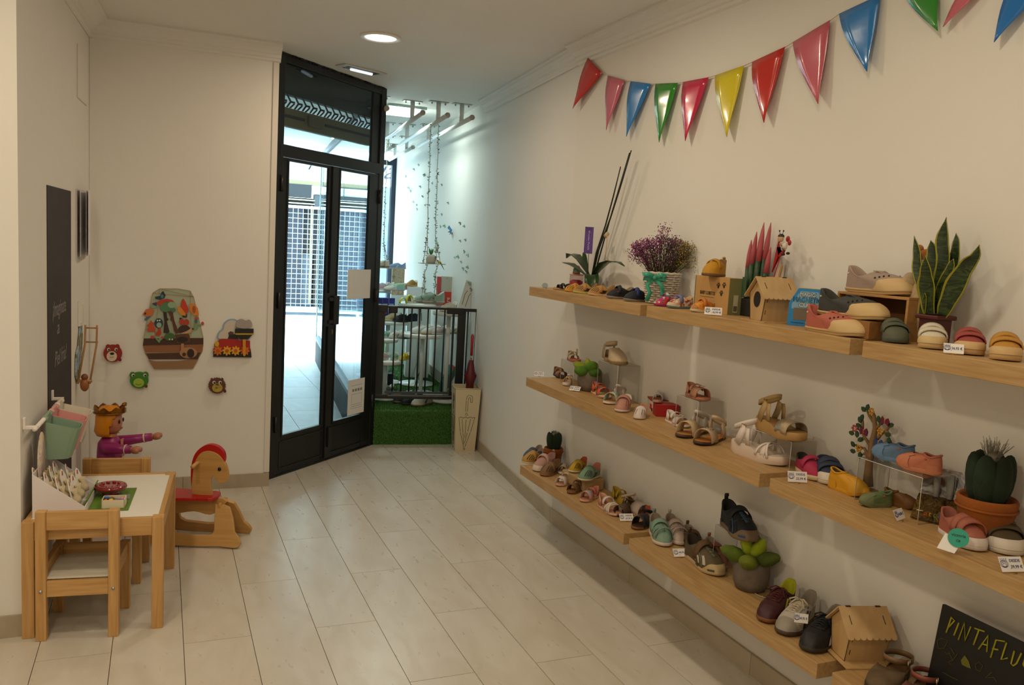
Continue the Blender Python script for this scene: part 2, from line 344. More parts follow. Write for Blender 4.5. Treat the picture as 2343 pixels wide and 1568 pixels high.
# grass blades
G=MB(); rnd=random.Random(3)
def blade(x,y,z,nx,ny,nz,h,mi):
    a=rnd.uniform(0,6.28); dx,dy=math.cos(a)*.0022,math.sin(a)*.0022; lx,ly=rnd.uniform(-.006,.006),rnd.uniform(-.006,.006)
    if nz: vs=[(x-dx,y-dy,z),(x+dx,y+dy,z),(x+lx,y+ly,z+h)]
    else: vs=[(x-.0022,y,z),(x+.0022,y,z),(x+lx,y+ny*h,z-h*.7)]
    G.add(vs,[(0,1,2)],mi)
for i in range(26000):
    t=rnd.random(); y=6.1+ (rnd.random()**1.6)*3.2; xa=max(SX(y)+.06,PA.x if y<6.3 else 0); x=lerp(xa,rwx(y)-.01,t)
    if (x-PA.x)*.157+(y-PA.y)*.987<0: continue
    blade(x,y,.269,0,0,1,rnd.uniform(.008,.02),rnd.randrange(3))
for i in range(14000):
    t=rnd.random(); x=lerp(PA.x,PB.x,t); y=lerp(PA.y,PB.y,t); blade(x,y+.003,rnd.uniform(.01,.275),0,-1,0,rnd.uniform(.006,.016),rnd.randrange(3))
o=G.build('artificial_grass',[mat('#467a30',.8),mat('#386626',.8),mat('#5c8f42',.8)]); tag(o,'short green artificial grass covering the display platform and its front','grass',kind='stuff')
# entrance passage floor, street, facade opposite
ef=struct(MB().prism([(.55,5.42),(1.46,6.23),(SX(10.6),10.6),(.60,10.6)],.04,(0,0,-.05)).build('floor_entrance',mat('#7f8486',.8)))
GT=mat('#b9bcbd',.35,kind='tile',col2='#a9adaf')
for j in range(8):
    for i in range(3):
        xa,xb=.60+i*.45,.60+(i+1)*.45; ya=5.75+j*.6
        p=[(xa+.002,ya+.002),(xb-.002,ya+.002),(xb-.002,ya+.598),(xa+.002,ya+.598)]
        p=clip(p,(-dn.x,-dn.y),-(dn.x*DA.x+dn.y*DA.y)-.06) if False else clip(p,(-DD.y,DD.x),1e9)
        p=clip(p,(DD.y,-DD.x),DD.y*DA.x-DD.x*DA.y-.05); 
        if p: p=clip(p,(1,-.0953),SX(0))
        if p: p=clip(p,(0,1),10.6)
        if len(p)>2: MB().prism(p,.008,(0,0,-.008)).build('tile',GT,ef)
struct(MB().box((-8,10.6,-.12),(14,17,-.02)).build('street',mat('#c9c6c0',.8)))
pv=bpy.data.objects['street']; SL=mat('#c4c2bd',.75)
for j in range(8):
    for i in range(14): MB().box((-.6+i*.42,10.62+j*.42,-.02),(-.6+i*.42+.412,10.62+j*.42+.412,-.012)).build('paving_stone',SL,pv)
# ================================================================ black steel double door in its diagonal frame
BLK=mat('#0d0e10',.42,bump=.15,scale=60); BLK2=mat('#15171a',.35)
DN=Vector((DD.y,-DD.x,0))      # towards the room
DU=Vector((DD.x,DD.y,0)); ZV=Vector((0,0,1)); DO=Vector((DA.x,DA.y,0))
def dbox(mb,u0,u1,z0,z1,d0,d1,mi=0):   # d measured towards the street
    mb.prism([(u0,z0),(u1,z0),(u1,z1),(u0,z1)],d1-d0,DO-DN*d1,DU,ZV,mi)
def dobj(name,boxes,m,parent=None,bevel=0):
    mb=MB()
    for b in boxes: dbox(mb,*b)
    return mb.build(name,m,parent,bevel=bevel)
door=dobj('door_1',[(-.02,.062,0,CZ-.003,0,.035),(1.125,1.185,0,CZ-.003,0,.035),(-.02,1.185,2.615,CZ-.003,.002,.033),(.03,1.16,2.045,2.12,-.004,.031),(1.03,1.14,2.12,2.62,.012,.034),(.062,1.125,0,.012,0,.035)],BLK,bevel=.003); struct(door)
rnd=random.Random(5); mb=MB()        # rough mastic edge where the frame meets plaster
for i in range(60): z=rnd.random()*2.6; u=-.02; dbox(mb,u-.006*rnd.random(),u+.01,z,z+.02+.04*rnd.random(),-.002,.01)
for i in range(50): u=rnd.random()*1.15; dbox(mb,u,u+.03,2.655,2.664+.004*rnd.random(),-.003,.02)
mb.build('sealant',BLK,door)
for nm,ua,ub in (('left',.062,.590),('right',.595,1.125)):
    g0,g1=(.108,.538) if nm=='left' else (.650,1.020)
    lf=dobj('door_leaf',[(ua,g0,.015,2.042,.004,.03),(g1,ub,.015,2.042,.004,.03),(g0,g1,2.035,2.042,.004,.03),(g0,g1,.015,.262,.008,.028)],BLK,door,bevel=.002)
    dobj('glazing_bead',[(g0-.002,g0+.012,.262,2.035,.0,.02),(g1-.012,g1+.002,.262,2.035,.0,.02),(g0,g1,2.022,2.037,.0,.02),(g0,g1,.255,.270,.0,.02)],BLK2,lf)
    dobj('kick_panel',[(ua+.035,ub-.035,.045,.052,.002,.01),(ua+.035,ub-.035,.222,.230,.002,.01),(ua+.03,ua+.04,.045,.23,.002,.01),(ub-.04,ub-.03,.045,.23,.002,.01)],BLK2,lf)
    dobj('door_glass',[(g0+.01,g1-.01,.266,2.03,.018,.022)],GL,lf)
dobj('transom_glass',[(.066,1.03,2.12,2.615,.018,.022)],GL,door)
dobj('meeting_bar',[(.562,.628,.02,2.04,-.008,.01)],BLK2,door,bevel=.002)
h=dobj('lock_case',[(.585,.645,.965,1.165,-.035,-.008)],BLK2,door,bevel=.004)
dobj('pull_plate',[(.500,.545,.955,1.185,-.022,-.014)],BLK2,door,bevel=.003)
dobj('pull_arm',[(.535,.59,.975,1.0,-.03,-.01),(.535,.59,1.13,1.155,-.03,-.01)],BLK2,door)
dobj('keyhole',[(.598,.606,.90,.93,-.012,-.006)],mat('#b59a6a',.3,metal=1),door)
dobj('foot_bolt',[(.585,.625,.10,.24,-.022,-.006)],BLK2,door,bevel=.002)
for u in (.045,1.135):
    for z in (.35,1.15,1.88): mb=MB(); mb.tube([DO+DU*u+DN*.006+ZV*(z-.05),DO+DU*u+DN*.006+ZV*(z+.05)],.011,8); mb.build('hinge',BLK2,door)
# papers taped to the right leaf
PAP=mat('#e9e8e4',.7)
o=dobj('paper_sheet',[(.762,1.045,1.135,1.345,-.012,-.010)],PAP); tag(o,'blank white sheet taped across the right door leaf at handle height','paper')
o=dobj('paper_notice',[(.815,1.02,.285,.545,-.012,-.010)],PAP); tag(o,'white printed notice taped low on the right door leaf','paper')
mb=MB(); GR=mat('#8c8f92',.8)
for k in range(4): dbox(mb,.865+k*.033,.888+k*.033,.455,.475,-.0128,-.0122)
for z in (.50,.435,.36,.345,.33): dbox(mb,.85,.99,z,z+.002,-.0128,-.0122)
for u in (.86,.985): dbox(mb,u,u+.002,.37,.43,-.0128,-.0122)
mb.build('print',GR,o)
# rolled shutter seen through the transom (perforated curtain and bottom rail)
OL=mat('#665c44',.7,bump=.6,scale=30); DK=mat('#26272a',.8)
sh=thing('roller_shutter','raised roller shutter with perforated curtain and olive bottom rail behind the transom','shutter',(0,0,0))
dobj('shutter_box',[(.0,1.2,2.455,2.66,.12,.17)],DK,sh)
mb=MB()
for i in range(14):
    u=.07+i*.078
    for (z0,z1) in ((2.375,2.455),):
        c=[(u,z0),(u+.012,z0),(u+.05,(z0+z1)/2),(u+.012,z1),(u,z1),(u+.036,(z0+z1)/2)]
        mb.prism(c,.006,DO-DN*.13,DU,ZV); mb.prism([(u+.036,(z0+z1)/2-.006),(u+.082,(z0+z1)/2-.006),(u+.082,(z0+z1)/2+.006),(u+.036,(z0+z1)/2+.006)],.006,DO-DN*.13,DU,ZV)
        mb.prism([(u+.03,z0),(u+.045,z0),(u+.082,z0+.03),(u+.074,z0+.034)],.006,DO-DN*.13,DU,ZV)
mb.build('perforated_curtain',DK,sh)
dobj('bottom_rail',[(.02,1.18,2.30,2.372,.12,.15),(.02,1.18,2.255,2.30,.115,.16)],OL,sh)
dobj('rail_groove',[(.02,.40,2.312,2.328,.112,.122)],DK,sh); dobj('rail_groove',[(.62,1.15,2.312,2.328,.112,.122)],DK,sh)
dobj('rail_lock',[(.43,.58,2.285,2.355,.10,.12)],mat('#5a4f3c',.7,bump=.5),sh)
# ---------------------------------------------------------------- fittings on the ceiling
def downlight(x,y,label,seen=True):
    t=thing('downlight',label,'ceiling light',(x,y,CZ-.012)); WH=mat('#f1efe9',.4)
    MB().lathe([(.085,.012),(.112,.012),(.112,.004),(.104,0),(.088,.002),(.085,.008)],40).build('trim_ring',WH,t)
    MB().lathe([(0,.006),(.086,.006),(.086,.010),(0,.010)],40).build('diffuser',mat('#ffffff',.5,emit=5),t)
labs=['lit round recessed downlight on the ceiling in front of the black door','round recessed downlight second from the door, above the shelves','round recessed downlight over the middle of the shop','round recessed downlight above the camera end of the shop','added unseen fill downlight over the play table side','added unseen fill downlight at the rear left of the shop','added unseen fill downlight by the far left side wall','added unseen fill downlight in the rear left corner']
for (x,y,p),l in zip(LAMPS,labs): downlight(x,y,l)
t=thing('emergency_light','slim rectangular recessed ceiling fitting with a silver lamp between downlight and shop window','ceiling light',(1.20,5.64,CZ-.002),rz=math.radians(25))
MB().box((-.17,-.055,-.006),(.17,.055,.001)).build('frame',mat('#d9d9d4',.4),t,bevel=.002)
MB().box((-.125,-.032,-.009),(.125,.032,-.0065)).build('recess',mat('#4a4c4c',.4),t)
MB().tube([(-.085,0,-.012),(.085,0,-.012)],.011,10).build('lamp_tube',mat('#e8f6ff',.2,emit=1.2),t)
for i,(x,y) in enumerate([(1.85,7.0),(1.80,9.2)]):
    t=thing('square_downlight',['bright square ceiling light over the near display tubes','square ceiling light deeper in the shop window'][i],'ceiling light',(x,y,CZ))
    MB().prism([(-.16,-.16),(.16,-.16),(.16,.16),(-.16,.16)],.02,(0,0,-.02)).build('housing',mat('#9fb3ac',.3,metal=.5),t)
    MB().box((-.12,-.12,-.055),(.12,.12,-.021)).build('diffuser',mat('#e9fff6',.5,emit=14),t,bevel=.01)
# tubes hanging under the ceiling
TB=mat('#e4e4e0',.25); CAP=mat('#b9b0aa',.5); DIRW=Vector((.0994,1,0)).normalized()
def htube(px,py,L,label,brs):
    p=onz(px,py,2.52); t=thing('hanging_tube',label,'tube rail',p,group='white tube rails under the display ceiling')
    MB().tube([(0,0,0),DIRW*L],.0175,14).build('tube',TB,t)
    MB().tube([-DIRW*.006,DIRW*.002],.0205,18).build('end_cap',CAP,t)
    for b in brs:
        q=DIRW*b; MB().tube([q+Vector((0,0,.0)),q+Vector((0,0,CZ-2.52))],.018,12).build('bracket_post',TB,t)
        mb=MB(); mb.box(q+Vector((-.075,-.03,CZ-2.52-.006)),q+Vector((.075,.03,CZ-2.52))); mb.tube([q+Vector((.055,0,.128)),q+Vector((.055,0,.142))],.006,6); mb.tube([q+Vector((-.055,0,.128)),q+Vector((-.055,0,.142))],.006,6)
        mb.build('bracket_plate',mat('#a8aaa6',.4),t)
for px,py,L,lb,br in [(885,248,2.2,'white ceiling tube rail partly hidden by the door frame',[.4,1.7]),(967,258,2.2,'white ceiling tube rail, second from the door frame',[.45,1.8]),(1024,264,2.2,'white ceiling tube rail that carries the vine swings',[.35,1.8]),(1080,269,2.2,'white ceiling tube rail nearest the right wall',[.35,1.7]),(900,334,1.6,'far white ceiling tube rail behind the door side one',[.4,1.2]),(945,337,1.6,'far white ceiling tube rail nearest the street window',[.4,1.2])]: htube(px,py,L,lb,br)
# ---------------------------------------------------------------- safety gate across the display step
gd=(PB-PA).normalized(); GD=Vector((gd.x,gd.y,0)); GO=Vector((PA.x,PA.y,0))+Vector((-GD.y,GD.x,0))*.10
GL_=(PB-PA).length+.035
def gb(mb,u0,u1,z0,z1,d0=-.012,d1=.012,mi=0): mb.prism([(u0,z0),(u1,z0),(u1,z1),(u0,z1)],d1-d0,GO+Vector((-GD.y,GD.x,0))*d1,GD,ZV,mi)
def gu(px,py): P=onpl(px,py,GO,(-GD.y,GD.x,0)); return (P-GO).dot(GD),P.z
gt=thing('safety_gate','black metal child safety gate across the step to the shop window','gate',GO)
gt.location=(0,0,0); GM=mat('#15181b',.38)
zb=gu(940,905)[1]; zt=gu(960,701)[1]; zb=.372; zt=1.062
uL0,uL1=gu(861,800)[0],gu(878,800)[0]; uR0,uR1=gu(1044,800)[0],gu(1062,800)[0]
mb=MB(); gb(mb,uL0,uL1,zb-.01,zt-.035); mb.build('frame_post',GM,gt,bevel=.003)
mb=MB(); gb(mb,uR0,uR1,zb-.01,zt-.01); mb.build('frame_post',GM,gt,bevel=.003)
mb=MB(); gb(mb,uL0,uR1,zb-.028,zb+.004,-.014,.014); mb.build('bottom_rail',GM,gt,bevel=.003)
mb=MB(); gb(mb,uL0+.10,uR1-.02,zb-.006,zb+.002,-.0165,-.0145); mb.build('rating_strip',mat('#6e7276',.4),gt)
mb=MB(); gb(mb,uL1+.02,uR0-.01,zb+.012,zb+.030,-.008,.008); mb.build('door_bottom_bar',mat('#3c4044',.35),gt)
mb=MB(); gb(mb,uL1,uR0,zt-.010,zt+.006,-.008,.008); mb.build('door_top_bar',GM,gt)
for px in (901,921,939,957,976,995,1014):
    u=gu(px,800)[0]; mb=MB(); mb.tube([GO+GD*u+ZV*(zb+.03),GO+GD*u+ZV*(zt-.006)],.0062,8); mb.build('bar',GM,gt)
u=gu(1034,800)[0]; mb=MB(); gb(mb,u-.008,u+.008,zb,zt); mb.build('hinge_bar',GM,gt)
for px in (1069,1088):
    u=gu(px,760)[0]; mb=MB(); mb.tube([GO+GD*u+ZV*(zb-.02),GO+GD*u+ZV*(zt-.006)],.0062,8); mb.build('extension_bar',GM,gt)
mb=MB(); gb(mb,uR0-.02,GL_-.03,zt-.018,zt+.006,-.012,.012); mb.build('extension_arm',GM,gt,bevel=.003)
mb=MB(); gb(mb,gu(1023,703)[0],gu(1062,703)[0],zt-.04,zt+.008,-.02,.02); mb.build('hinge_block',GM,gt,bevel=.004)
a=GO+GD*(GL_-.03)+ZV*(zt-.006); mb=MB(); mb.tube([a,a+GD*.025],.012,12); mb.tube([a+GD*.012,a+GD*.03],.026,16); mb.build('wall_cup',GM,gt)
mb=MB(); gb(mb,uL0-.03,gu(887,700)[0],zt-.045,zt+.012,-.02,.02); mb.build('latch_block',GM,gt,bevel=.006)
mb=MB(); gb(mb,gu(889,700)[0],gu(910,700)[0],zt-.05,zt+.008,-.024,.024); mb.build('latch_handle',GM,gt,bevel=.008)
# ---------------------------------------------------------------- umbrella stand + umbrella
st=thing('umbrella_stand','cream square metal umbrella stand with a cut-out umbrella, by the right wall','umbrella stand',(2.158,5.955,0),rz=math.radians(-9))
CR_=mat('#cbbd9c',.45)
a,b,hh=.076,.097,.49
cs=[(-1,-1),(1,-1),(1,1),(-1,1)]
mb=MB()
vs=[(x*a,y*a,0) for x,y in cs]+[(x*b,y*b,hh) for x,y in cs]+[(x*(b-.003),y*(b-.003),hh) for x,y in cs]+[(x*(a-.003),y*(a-.003),.004) for x,y in cs]
mb.add(vs,[(0,1,5,4),(1,2,6,5),(2,3,7,6),(3,0,4,7),(4,5,9,8),(5,6,10,9),(6,7,11,10),(7,4,8,11),(8,9,13,12),(9,10,14,13),(10,11,15,14),(11,8,12,15),(12,13,14,15),(0,3,2,1)]); mb.build('bin',CR_,st)
mb=MB()
for i in range(4):
    p,q=cs[i],cs[(i+1)%4]; mb.tube([(p[0]*b,p[1]*b,hh),(q[0]*b,q[1]*b,hh)],.004,6)
mb.build('rim',mat('#bfb08f',.4),st)
def cut(face):   # umbrella outline slots, slightly proud dark lines
    mb=MB(); 
    def P(u,v):
        k=lerp(a,b,v/hh)+.0006
        return (u,-k,v) if face==0 else (-k,-u,v)
    def L(pts,r=.0016): mb.tube([P(*p) for p in pts],r,5)
    L([(-.012,.315),(-.012,.40)]);L([(.002,.315),(.002,.395)])
    L([(-.012,.405),(-.008,.43),(.002,.44),(.008,.44)]);L([(.002,.40),(.008,.422),(.014,.424),(.02,.418),(.022,.385)]);L([(.014,.44),(.03,.435),(.036,.42),(.036,.385),(.024,.384)])
    L([(-.012,.285),(-.012,.30),(-.002,.305),(0,.295),(.008,.292),(-.004,.28)])
    L([(-.055+i*.006,.268+.004*math.sin(i*1.05)) for i in range(20)])
    L([(-.062,.27),(-.045,.16)]);L([(-.044,.155),(-.012,.035)]);L([(.062,.27),(.035,.155)]);L([(.033,.15),(-.002,.04)])
    L([(-.036,.255),(-.024,.15)]);L([(-.023,.145),(-.012,.06)]);L([(.03,.255),(.012,.16)]);L([(.01,.15),(-.006,.07)]);L([(-.005,.25),(-.007,.11)])
    L([(-.012,.03),(-.002,.03),(-.004,.012),(-.01,.012),(-.012,.03)])
    mb.build('cut_out_drawing',mat('#4d4534',.8),st)
cut(0); cut(1)
um=thing('umbrella','folded dark red umbrella with red handle standing in the cream stand','umbrella',(2.20,6.0,.03),rot=(math.radians(-2),math.radians(1),0))
RD=mat('#5c0d16',.5,kind='fabric',scale=30)
MB().tube([(0,0,0),(0,0,.60)],.005,8).build('shaft',mat('#b8b8b8',.25,metal=1),um)
mb=MB(); prof=[(.012,.02),(.02,.2),(.032,.42),(.030,.47),(.052,.535),(.034,.57),(.026,.62),(.016,.655)]
mb.lathe(prof,10); mb.build('canopy',RD,um)
mb=MB(); mb.tube([(0,0,.66),(0,0,.70)],.006,8,1); mb.tube([(0,0,.69),(0,0,.84),(0,0,.857)],[.011,.013,.006],10,0); mb.build('handle',[mat('#a01a20',.25,coat=.5),mat('#c8c8c8',.25,metal=1)],um)
# ---------------------------------------------------------------- street side: awning banner and the shop opposite
BN=mat('#f2f4f6',.8,kind='cloth_thru'); 
t=thing('awning','white awning valance with blue script lettering outside the shop window','awning',(0,0,0))
MB().box((.2,10.93,2.25),(3.4,10.935,2.62)).build('valance',BN,t)
MB().add([(.2,10.62,2.9),(3.4,10.62,2.9),(3.4,10.93,2.62),(.2,10.93,2.62)],[(0,1,2,3)]).build('canopy',BN,t)
BLU=mat('#31415f',.7)
mb=MB(); text(mb,'ía',(2.68,10.925,2.465),(1,0,0),(0,0,1),.36,shear=.6); mb.build('lettering',BLU,t)
mb=MB(); text(mb,'r',(1.72,10.925,2.45),(1,0,0),(0,0,1),.20,shear=.5); mb.build('lettering',BLU,t)
OPY=17.0
sp=thing('shop_front','dark shuttered shop front opposite with marble plinth and cream mouldings','building',(3,OPY,0))
def ob(name,x0,x1,z0,z1,y0,y1,m,p=sp): mb=MB(); mb.box((x0-3,y0,z0),(x1-3,y1,z1)); return mb.build(name,m,p)
MAR=mat('#49535e',.5,kind='felt',col2='#333d48',scale=5)
ob('plinth',-6,12,-.02,.04,0,.3,MAR); ob('wall',-6,12,2.55,4.5,.05,.3,mat('#5a5238',.8)); ob('signboard_box',-6,2.72,2.30,2.55,.0,.25,mat('#101214',.9))
ob('back_wall',-6,3.95,0,2.3,.3,.4,mat('#14181c',.9)); ob('pillar',3.95,4.6,0,4.5,-.02,.3,MAR); ob('side_wall',4.6,12,0,2.6,.1,.3,mat('#3c4346',.8))
for z in (2.24,2.17): ob('moulding',-6,2.78,z,z+.02,-.02,.1,mat('#9a9274',.7))
ob('moulding',2.78,4.0,2.38,2.41,-.03,.1,mat('#efe9d6',.6)); ob('lintel',2.78,3.95,2.1,2.38,.02,.2,mat('#23282b',.8))
ob('window_frame',2.72,2.75,.2,2.15,.02,.1,mat('#6e664a',.6)); ob('shop_glass',-1,2.6,.12,2.12,.15,.16,mat('#141b26',.8)); 
for i in range(12): ob('stacked_goods',.6+i*.28,.83+i*.28,.15,1.1+.5*math.sin(i*2.3)**2,.2,.28,mat(['#1c1812','#3a2e1e','#16202e','#3d4650'][i%4],.9))
ob('poster',2.98,3.28,1.25,1.72,-.04,-.03,mat('#eef3f4',.7)); ob('poster',4.28,4.5,1.3,1.9,-.04,-.03,mat('#e6e6c8',.7))
ob('plinth',2.2,4.0,.04,.14,-.01,.15,mat('#8a8a86',.6))
gr=thing('grid_grille','white welded grid security grille in front of the opposite shop window','grille',(0,OPY-.15,0))
mb=MB(); GW=mat('#a3a9b2',.6)
for i in range(29): mb.tube([(1.2+i*.096,0,.10),(1.2+i*.096,0,2.10)],.005,4)
for i in range(21): mb.tube([(1.2,0,.12+i*.098),(3.9,0,.12+i*.098)],.005,4)
o=mb.build('grid_mesh',GW,gr); o['kind']='stuff'
MB().box((1.15,-.03,-.162+.15),(1.2,.03,.06)).build('foot',GW,gr); MB().box((3.8,-.03,-.012),(3.86,.03,.06)).build('foot',GW,gr); MB().box((1.1,-.02,2.08),(3.93,.02,2.13)).build('frame',GW,gr); MB().box((1.1,-.02,.05),(3.93,.02,.10)).build('frame',GW,gr); MB().box((3.89,-.02,.05),(3.93,.02,2.13)).build('frame',GW,gr)
t=thing('blue_sign','thin blue vertical lettering strip hanging in the side window','sign',(SX(8.2)+.05,8.2,0))
MB().box((0,0,1.62),(.004,.05,2.3)).build('panel',mat('#3fa4e0',.4),t)
# ================================================================ play corner
PINE='#d0a468'; PINE2='#b98a4c'
PX=mat(PINE,.45,kind='woodx',col2=PINE2,scale=30); PY=mat(PINE,.45,kind='wood',col2=PINE2,scale=30); PZ=mat(PINE,.45,kind='woodz',col2=PINE2,scale=30)
WPN=mat('#e9e6dc',.35); SCR=mat('#b9bcc0',.3,metal=1)
def pbox(name,a,b,m,p,bev=.002): mb=MB(); mb.box(a,b); return mb.build(name,m,p,bevel=bev)
ta=thing('play_table','low pine play table with white top, standing against the left wall','table',(-.200,3.755,0),rz=math.radians(-4.6))
X,Y,H=.245,.328,.452; l=.042
for sx in (-1,1):
    for sy in (-1,1): pbox('leg',(min(sx*X,sx*(X-l)),min(sy*Y,sy*(Y-l)),0),(max(sx*X,sx*(X-l)),max(sy*Y,sy*(Y-l)),H),PZ,ta)
for sy in (-1,1): pbox('rail',(-X+l,min(sy*Y*.985,sy*(Y-.022)),H-.072),(X-l,max(sy*Y*.985,sy*(Y-.022)),H),PX,ta)
for sx in (-1,1): pbox('rail',(min(sx*X*.985,sx*(X-.022)),-Y+l,H-.072),(max(sx*X*.985,sx*(X-.022)),Y-l,H),PY,ta)
pbox('table_top',(-X+.02,-Y+.02,H-.012),(X-.02,Y-.02,H-.005),WPN,ta,0)
MB().tube([(X-.001,-Y+.03,H-.03),(X+.002,-Y+.03,H-.03)],.005,10).build('screw',SCR,ta)
def chair(label,loc,rz):
    c=thing('childs_chair',label,'chair',loc,rz,'small pine chairs at the play table'); X,Y,H=.142,.145,.50; l=.036; HS=.285
    # back at -Y
    for sx in (-1,1):
        x0,x1=sorted((sx*X,sx*(X-l))); pbox('leg',(x0,-Y,0),(x1,-Y+l,H),PZ,c); pbox('leg',(x0,Y-l,0),(x1,Y,HS),PZ,c)
        pbox('side_rail',(x0+.008,-Y+l,HS-.062),(x1-.008,Y-l,HS-.002),PY,c)
        mb=MB(); mb.lathe([(0,.0),(.006,.0),(.006,.003),(0,.0045)],12,M=Matrix.Translation((sx*(X-l/2),-Y,HS-.09))@Matrix.Rotation(PI/2,4,'X')); mb.build('screw',SCR,c)
    pbox('front_rail',(-X+l,Y-l+.008,HS-.062),(X-l,Y-.008,HS-.002),PX,c); pbox('back_rail',(-X+l,-Y+.006,HS-.115),(X-l,-Y+.026,HS-.055),PX,c)
    pbox('back_board',(-X+l,-Y+.006,H-.072),(X-l,-Y+.026,H-.002),PX,c)
    pbox('seat',(-X+.014,-Y+.02,HS-.05),(X-.014,Y-.014,HS-.042),mat('#d8d2c2',.4),c,0)
    return c
chair('small pine chair in front of the play table with its back to the viewer',(-.263,3.55-.012,0),math.radians(-7))
c2=chair('small pine chair behind the play table facing the viewer',(-.195,4.04,0),math.radians(173))
# things on the table -------------------------------------------------
TZ=.4475; tM=Matrix.Rotation(math.radians(-4.6),4,'Z')
CARD=mat('#e4dcdc',.6); 
db=thing('display_box','white cardboard counter display holding little carded cloth bags on the play table','box',(-.345,3.655,TZ),rz=math.radians(-4.6))
mb=MB()
for yy in (-.145,.142): mb.prism([(-.085,0),(.095,0),(.095,.035),(-.085,.17)],.003,(0,yy,0),(1,0,0),(0,0,1))
mb.box((-.085,-.145,0),(.095,.145,.003)); mb.box((.092,-.145,0),(.095,.145,.035)); mb.box((-.085,-.145,0),(-.082,.145,.17)); mb.build('tray',CARD,db)
mb=MB(); mb.lathe([(0,0),(.062,0),(.062,.003),(0,.003)],28,M=Matrix.Translation((-.078,-.03,.20))@Matrix.Rotation(PI/2,4,'Y')@Matrix.Scale(1.7,4,(1,0,0)))
mb.build('header_card',mat('#e9d9c9',.6,kind='dye',scale=18,col2=('#e8dfe4','#e9d9a8','#d9b8c4','#efe6df')),db)
CL=mat('#cdbb98',.85,kind='fabric',scale=25); rnd=random.Random(11)
for i in range(4):
    for j in range(3):
        x=-.055+i*.037; y=-.10+j*.085+rnd.uniform(-.012,.012); z=.11-.026*i
        t=thing('carded_pouch',['back row','second row','third row','front row'][i]+' beige cloth pouch on a white card, '+['nearest the viewer','middle one','farthest one'][j]+' in the counter display','pouch',db.matrix_world@Vector((0,0,0)),0,'cloth pouches in the counter display')
        t.location=Matrix.Translation((-.345,3.655,TZ))@tM@Vector((x,y,.004+z*.2)); t.rotation_euler=(0,math.radians(-14),math.radians(-4.6+rnd.uniform(-8,8)))
        mb=MB(); mb.prism([(-.03,0),(.03,0),(.03,.075+z*.5),(.014,.10+z*.5),(0,.108+z*.5),(-.014,.10+z*.5),(-.03,.075+z*.5)],.002,(0,0,0),(0,1,0),(0,0,1)); mb.build('card',mat('#ece6de',.6),t)
        mb=MB(); zz=.035+z*.45; mb.lathe([(0,zz-.03),(.02,zz-.026),(.024,zz-.004),(.010,zz+.012),(.019,zz+.03),(.015,zz+.031),(.006,zz+.014)],10,c=(.012,0,0),sy=1.1,sx=.7); mb.build('pouch_body',CL,t)
        mb=MB(); mb.prism([(-.012,.085+z*.5),(0,.083+z*.5),(.006,.098+z*.5),(-.002,.1+z*.5)],.001,(.0022,0,0),(0,1,0),(0,0,1)); mb.build('print',mat('#a9583c',.7),t)
t=thing('picture_board','green edged book standing open beside the counter display on the play table','book',(-.185,3.69,TZ),rz=math.radians(-4.6))
GN=mat('#5b7d1e',.6); MB().box((-.085,-.15,0),(.085,.15,.004)).build('cover',GN,t)
MB().prism([(-.085,0),(-.08,0),(-.062,.045),(-.067,.045)],.28,(0,.14,0),(1,0,0),(0,0,1)).build('raised_cover',GN,t)
RL=mat('#7a0c16',.12,coat=1)
t=thing('glitter_tin','round translucent red tin standing on the green book on the play table','tin',(-.185,3.745,TZ+.006))
MB().lathe([(0,0),(.03,0),(.034,.012),(.028,.018),(.058,.024),(.064,.034),(.06,.042),(.045,.044),(.03,.038),(.012,.041),(0,.041)],28).build('bowl',RL,t)
mb=MB()
for i in range(10): a=i*.628; mb.ball((.038*math.cos(a),.038*math.sin(a),.042),(.008,.006,.006),6,4)
mb.build('knob_ring',mat('#8d1420',.1,coat=1),t)
t=thing('crayon_box','small open cream box of egg shaped crayons at the front of the play table','box',(-.165,3.59,TZ+.0045),rz=math.radians(-4.6))
mb=MB(); mb.box((-.042,-.034,0),(.042,.034,.002))
for a,b in (((-.042,-.034,0),(.042,-.031,.034)),((-.042,.031,0),(.042,.034,.034)),((-.042,-.034,0),(-.039,.034,.034)),((.039,-.034,0),(.042,.034,.034))): mb.box(a,b)
mb.build('tray',mat('#d8cdb0',.7),t)
eggs=['#e06a1c','#e9a520','#6f675f','#3f62b8','#2e2a2e','#3e6b35','#b9a3cc','#d9869a','#4a78c8','#d9532c']
for i,cx in enumerate(eggs):
    lx=-.029+(i%4)*.0195; ly=-.018+(i//4)*.017
    t=tag(MB().ball((0,0,0),(.0105,.0085,.0085),10,6).build('egg_crayon',mat(cx,.5)),['orange','yellow','brown grey','blue','black','green','lilac','pink','light blue','red orange'][i]+' egg crayon in the cream crayon box','crayon','egg crayons in the box')
    t.location=Matrix.Translation((-.165,3.59,TZ+.030))@tM@Vector((lx,ly,.002*(i%3)))
t=tag(MB().box((-.03,-.03,0),(.03,.03,.003)).build('picture_card',mat('#565e5c',.5,kind='dye',scale=30,col2=('#3d4b52','#8a8f86','#5b4e4a'))),'dark picture card under the red tin on the play table','card'); t.location=(-.14,3.70,TZ+.0045)
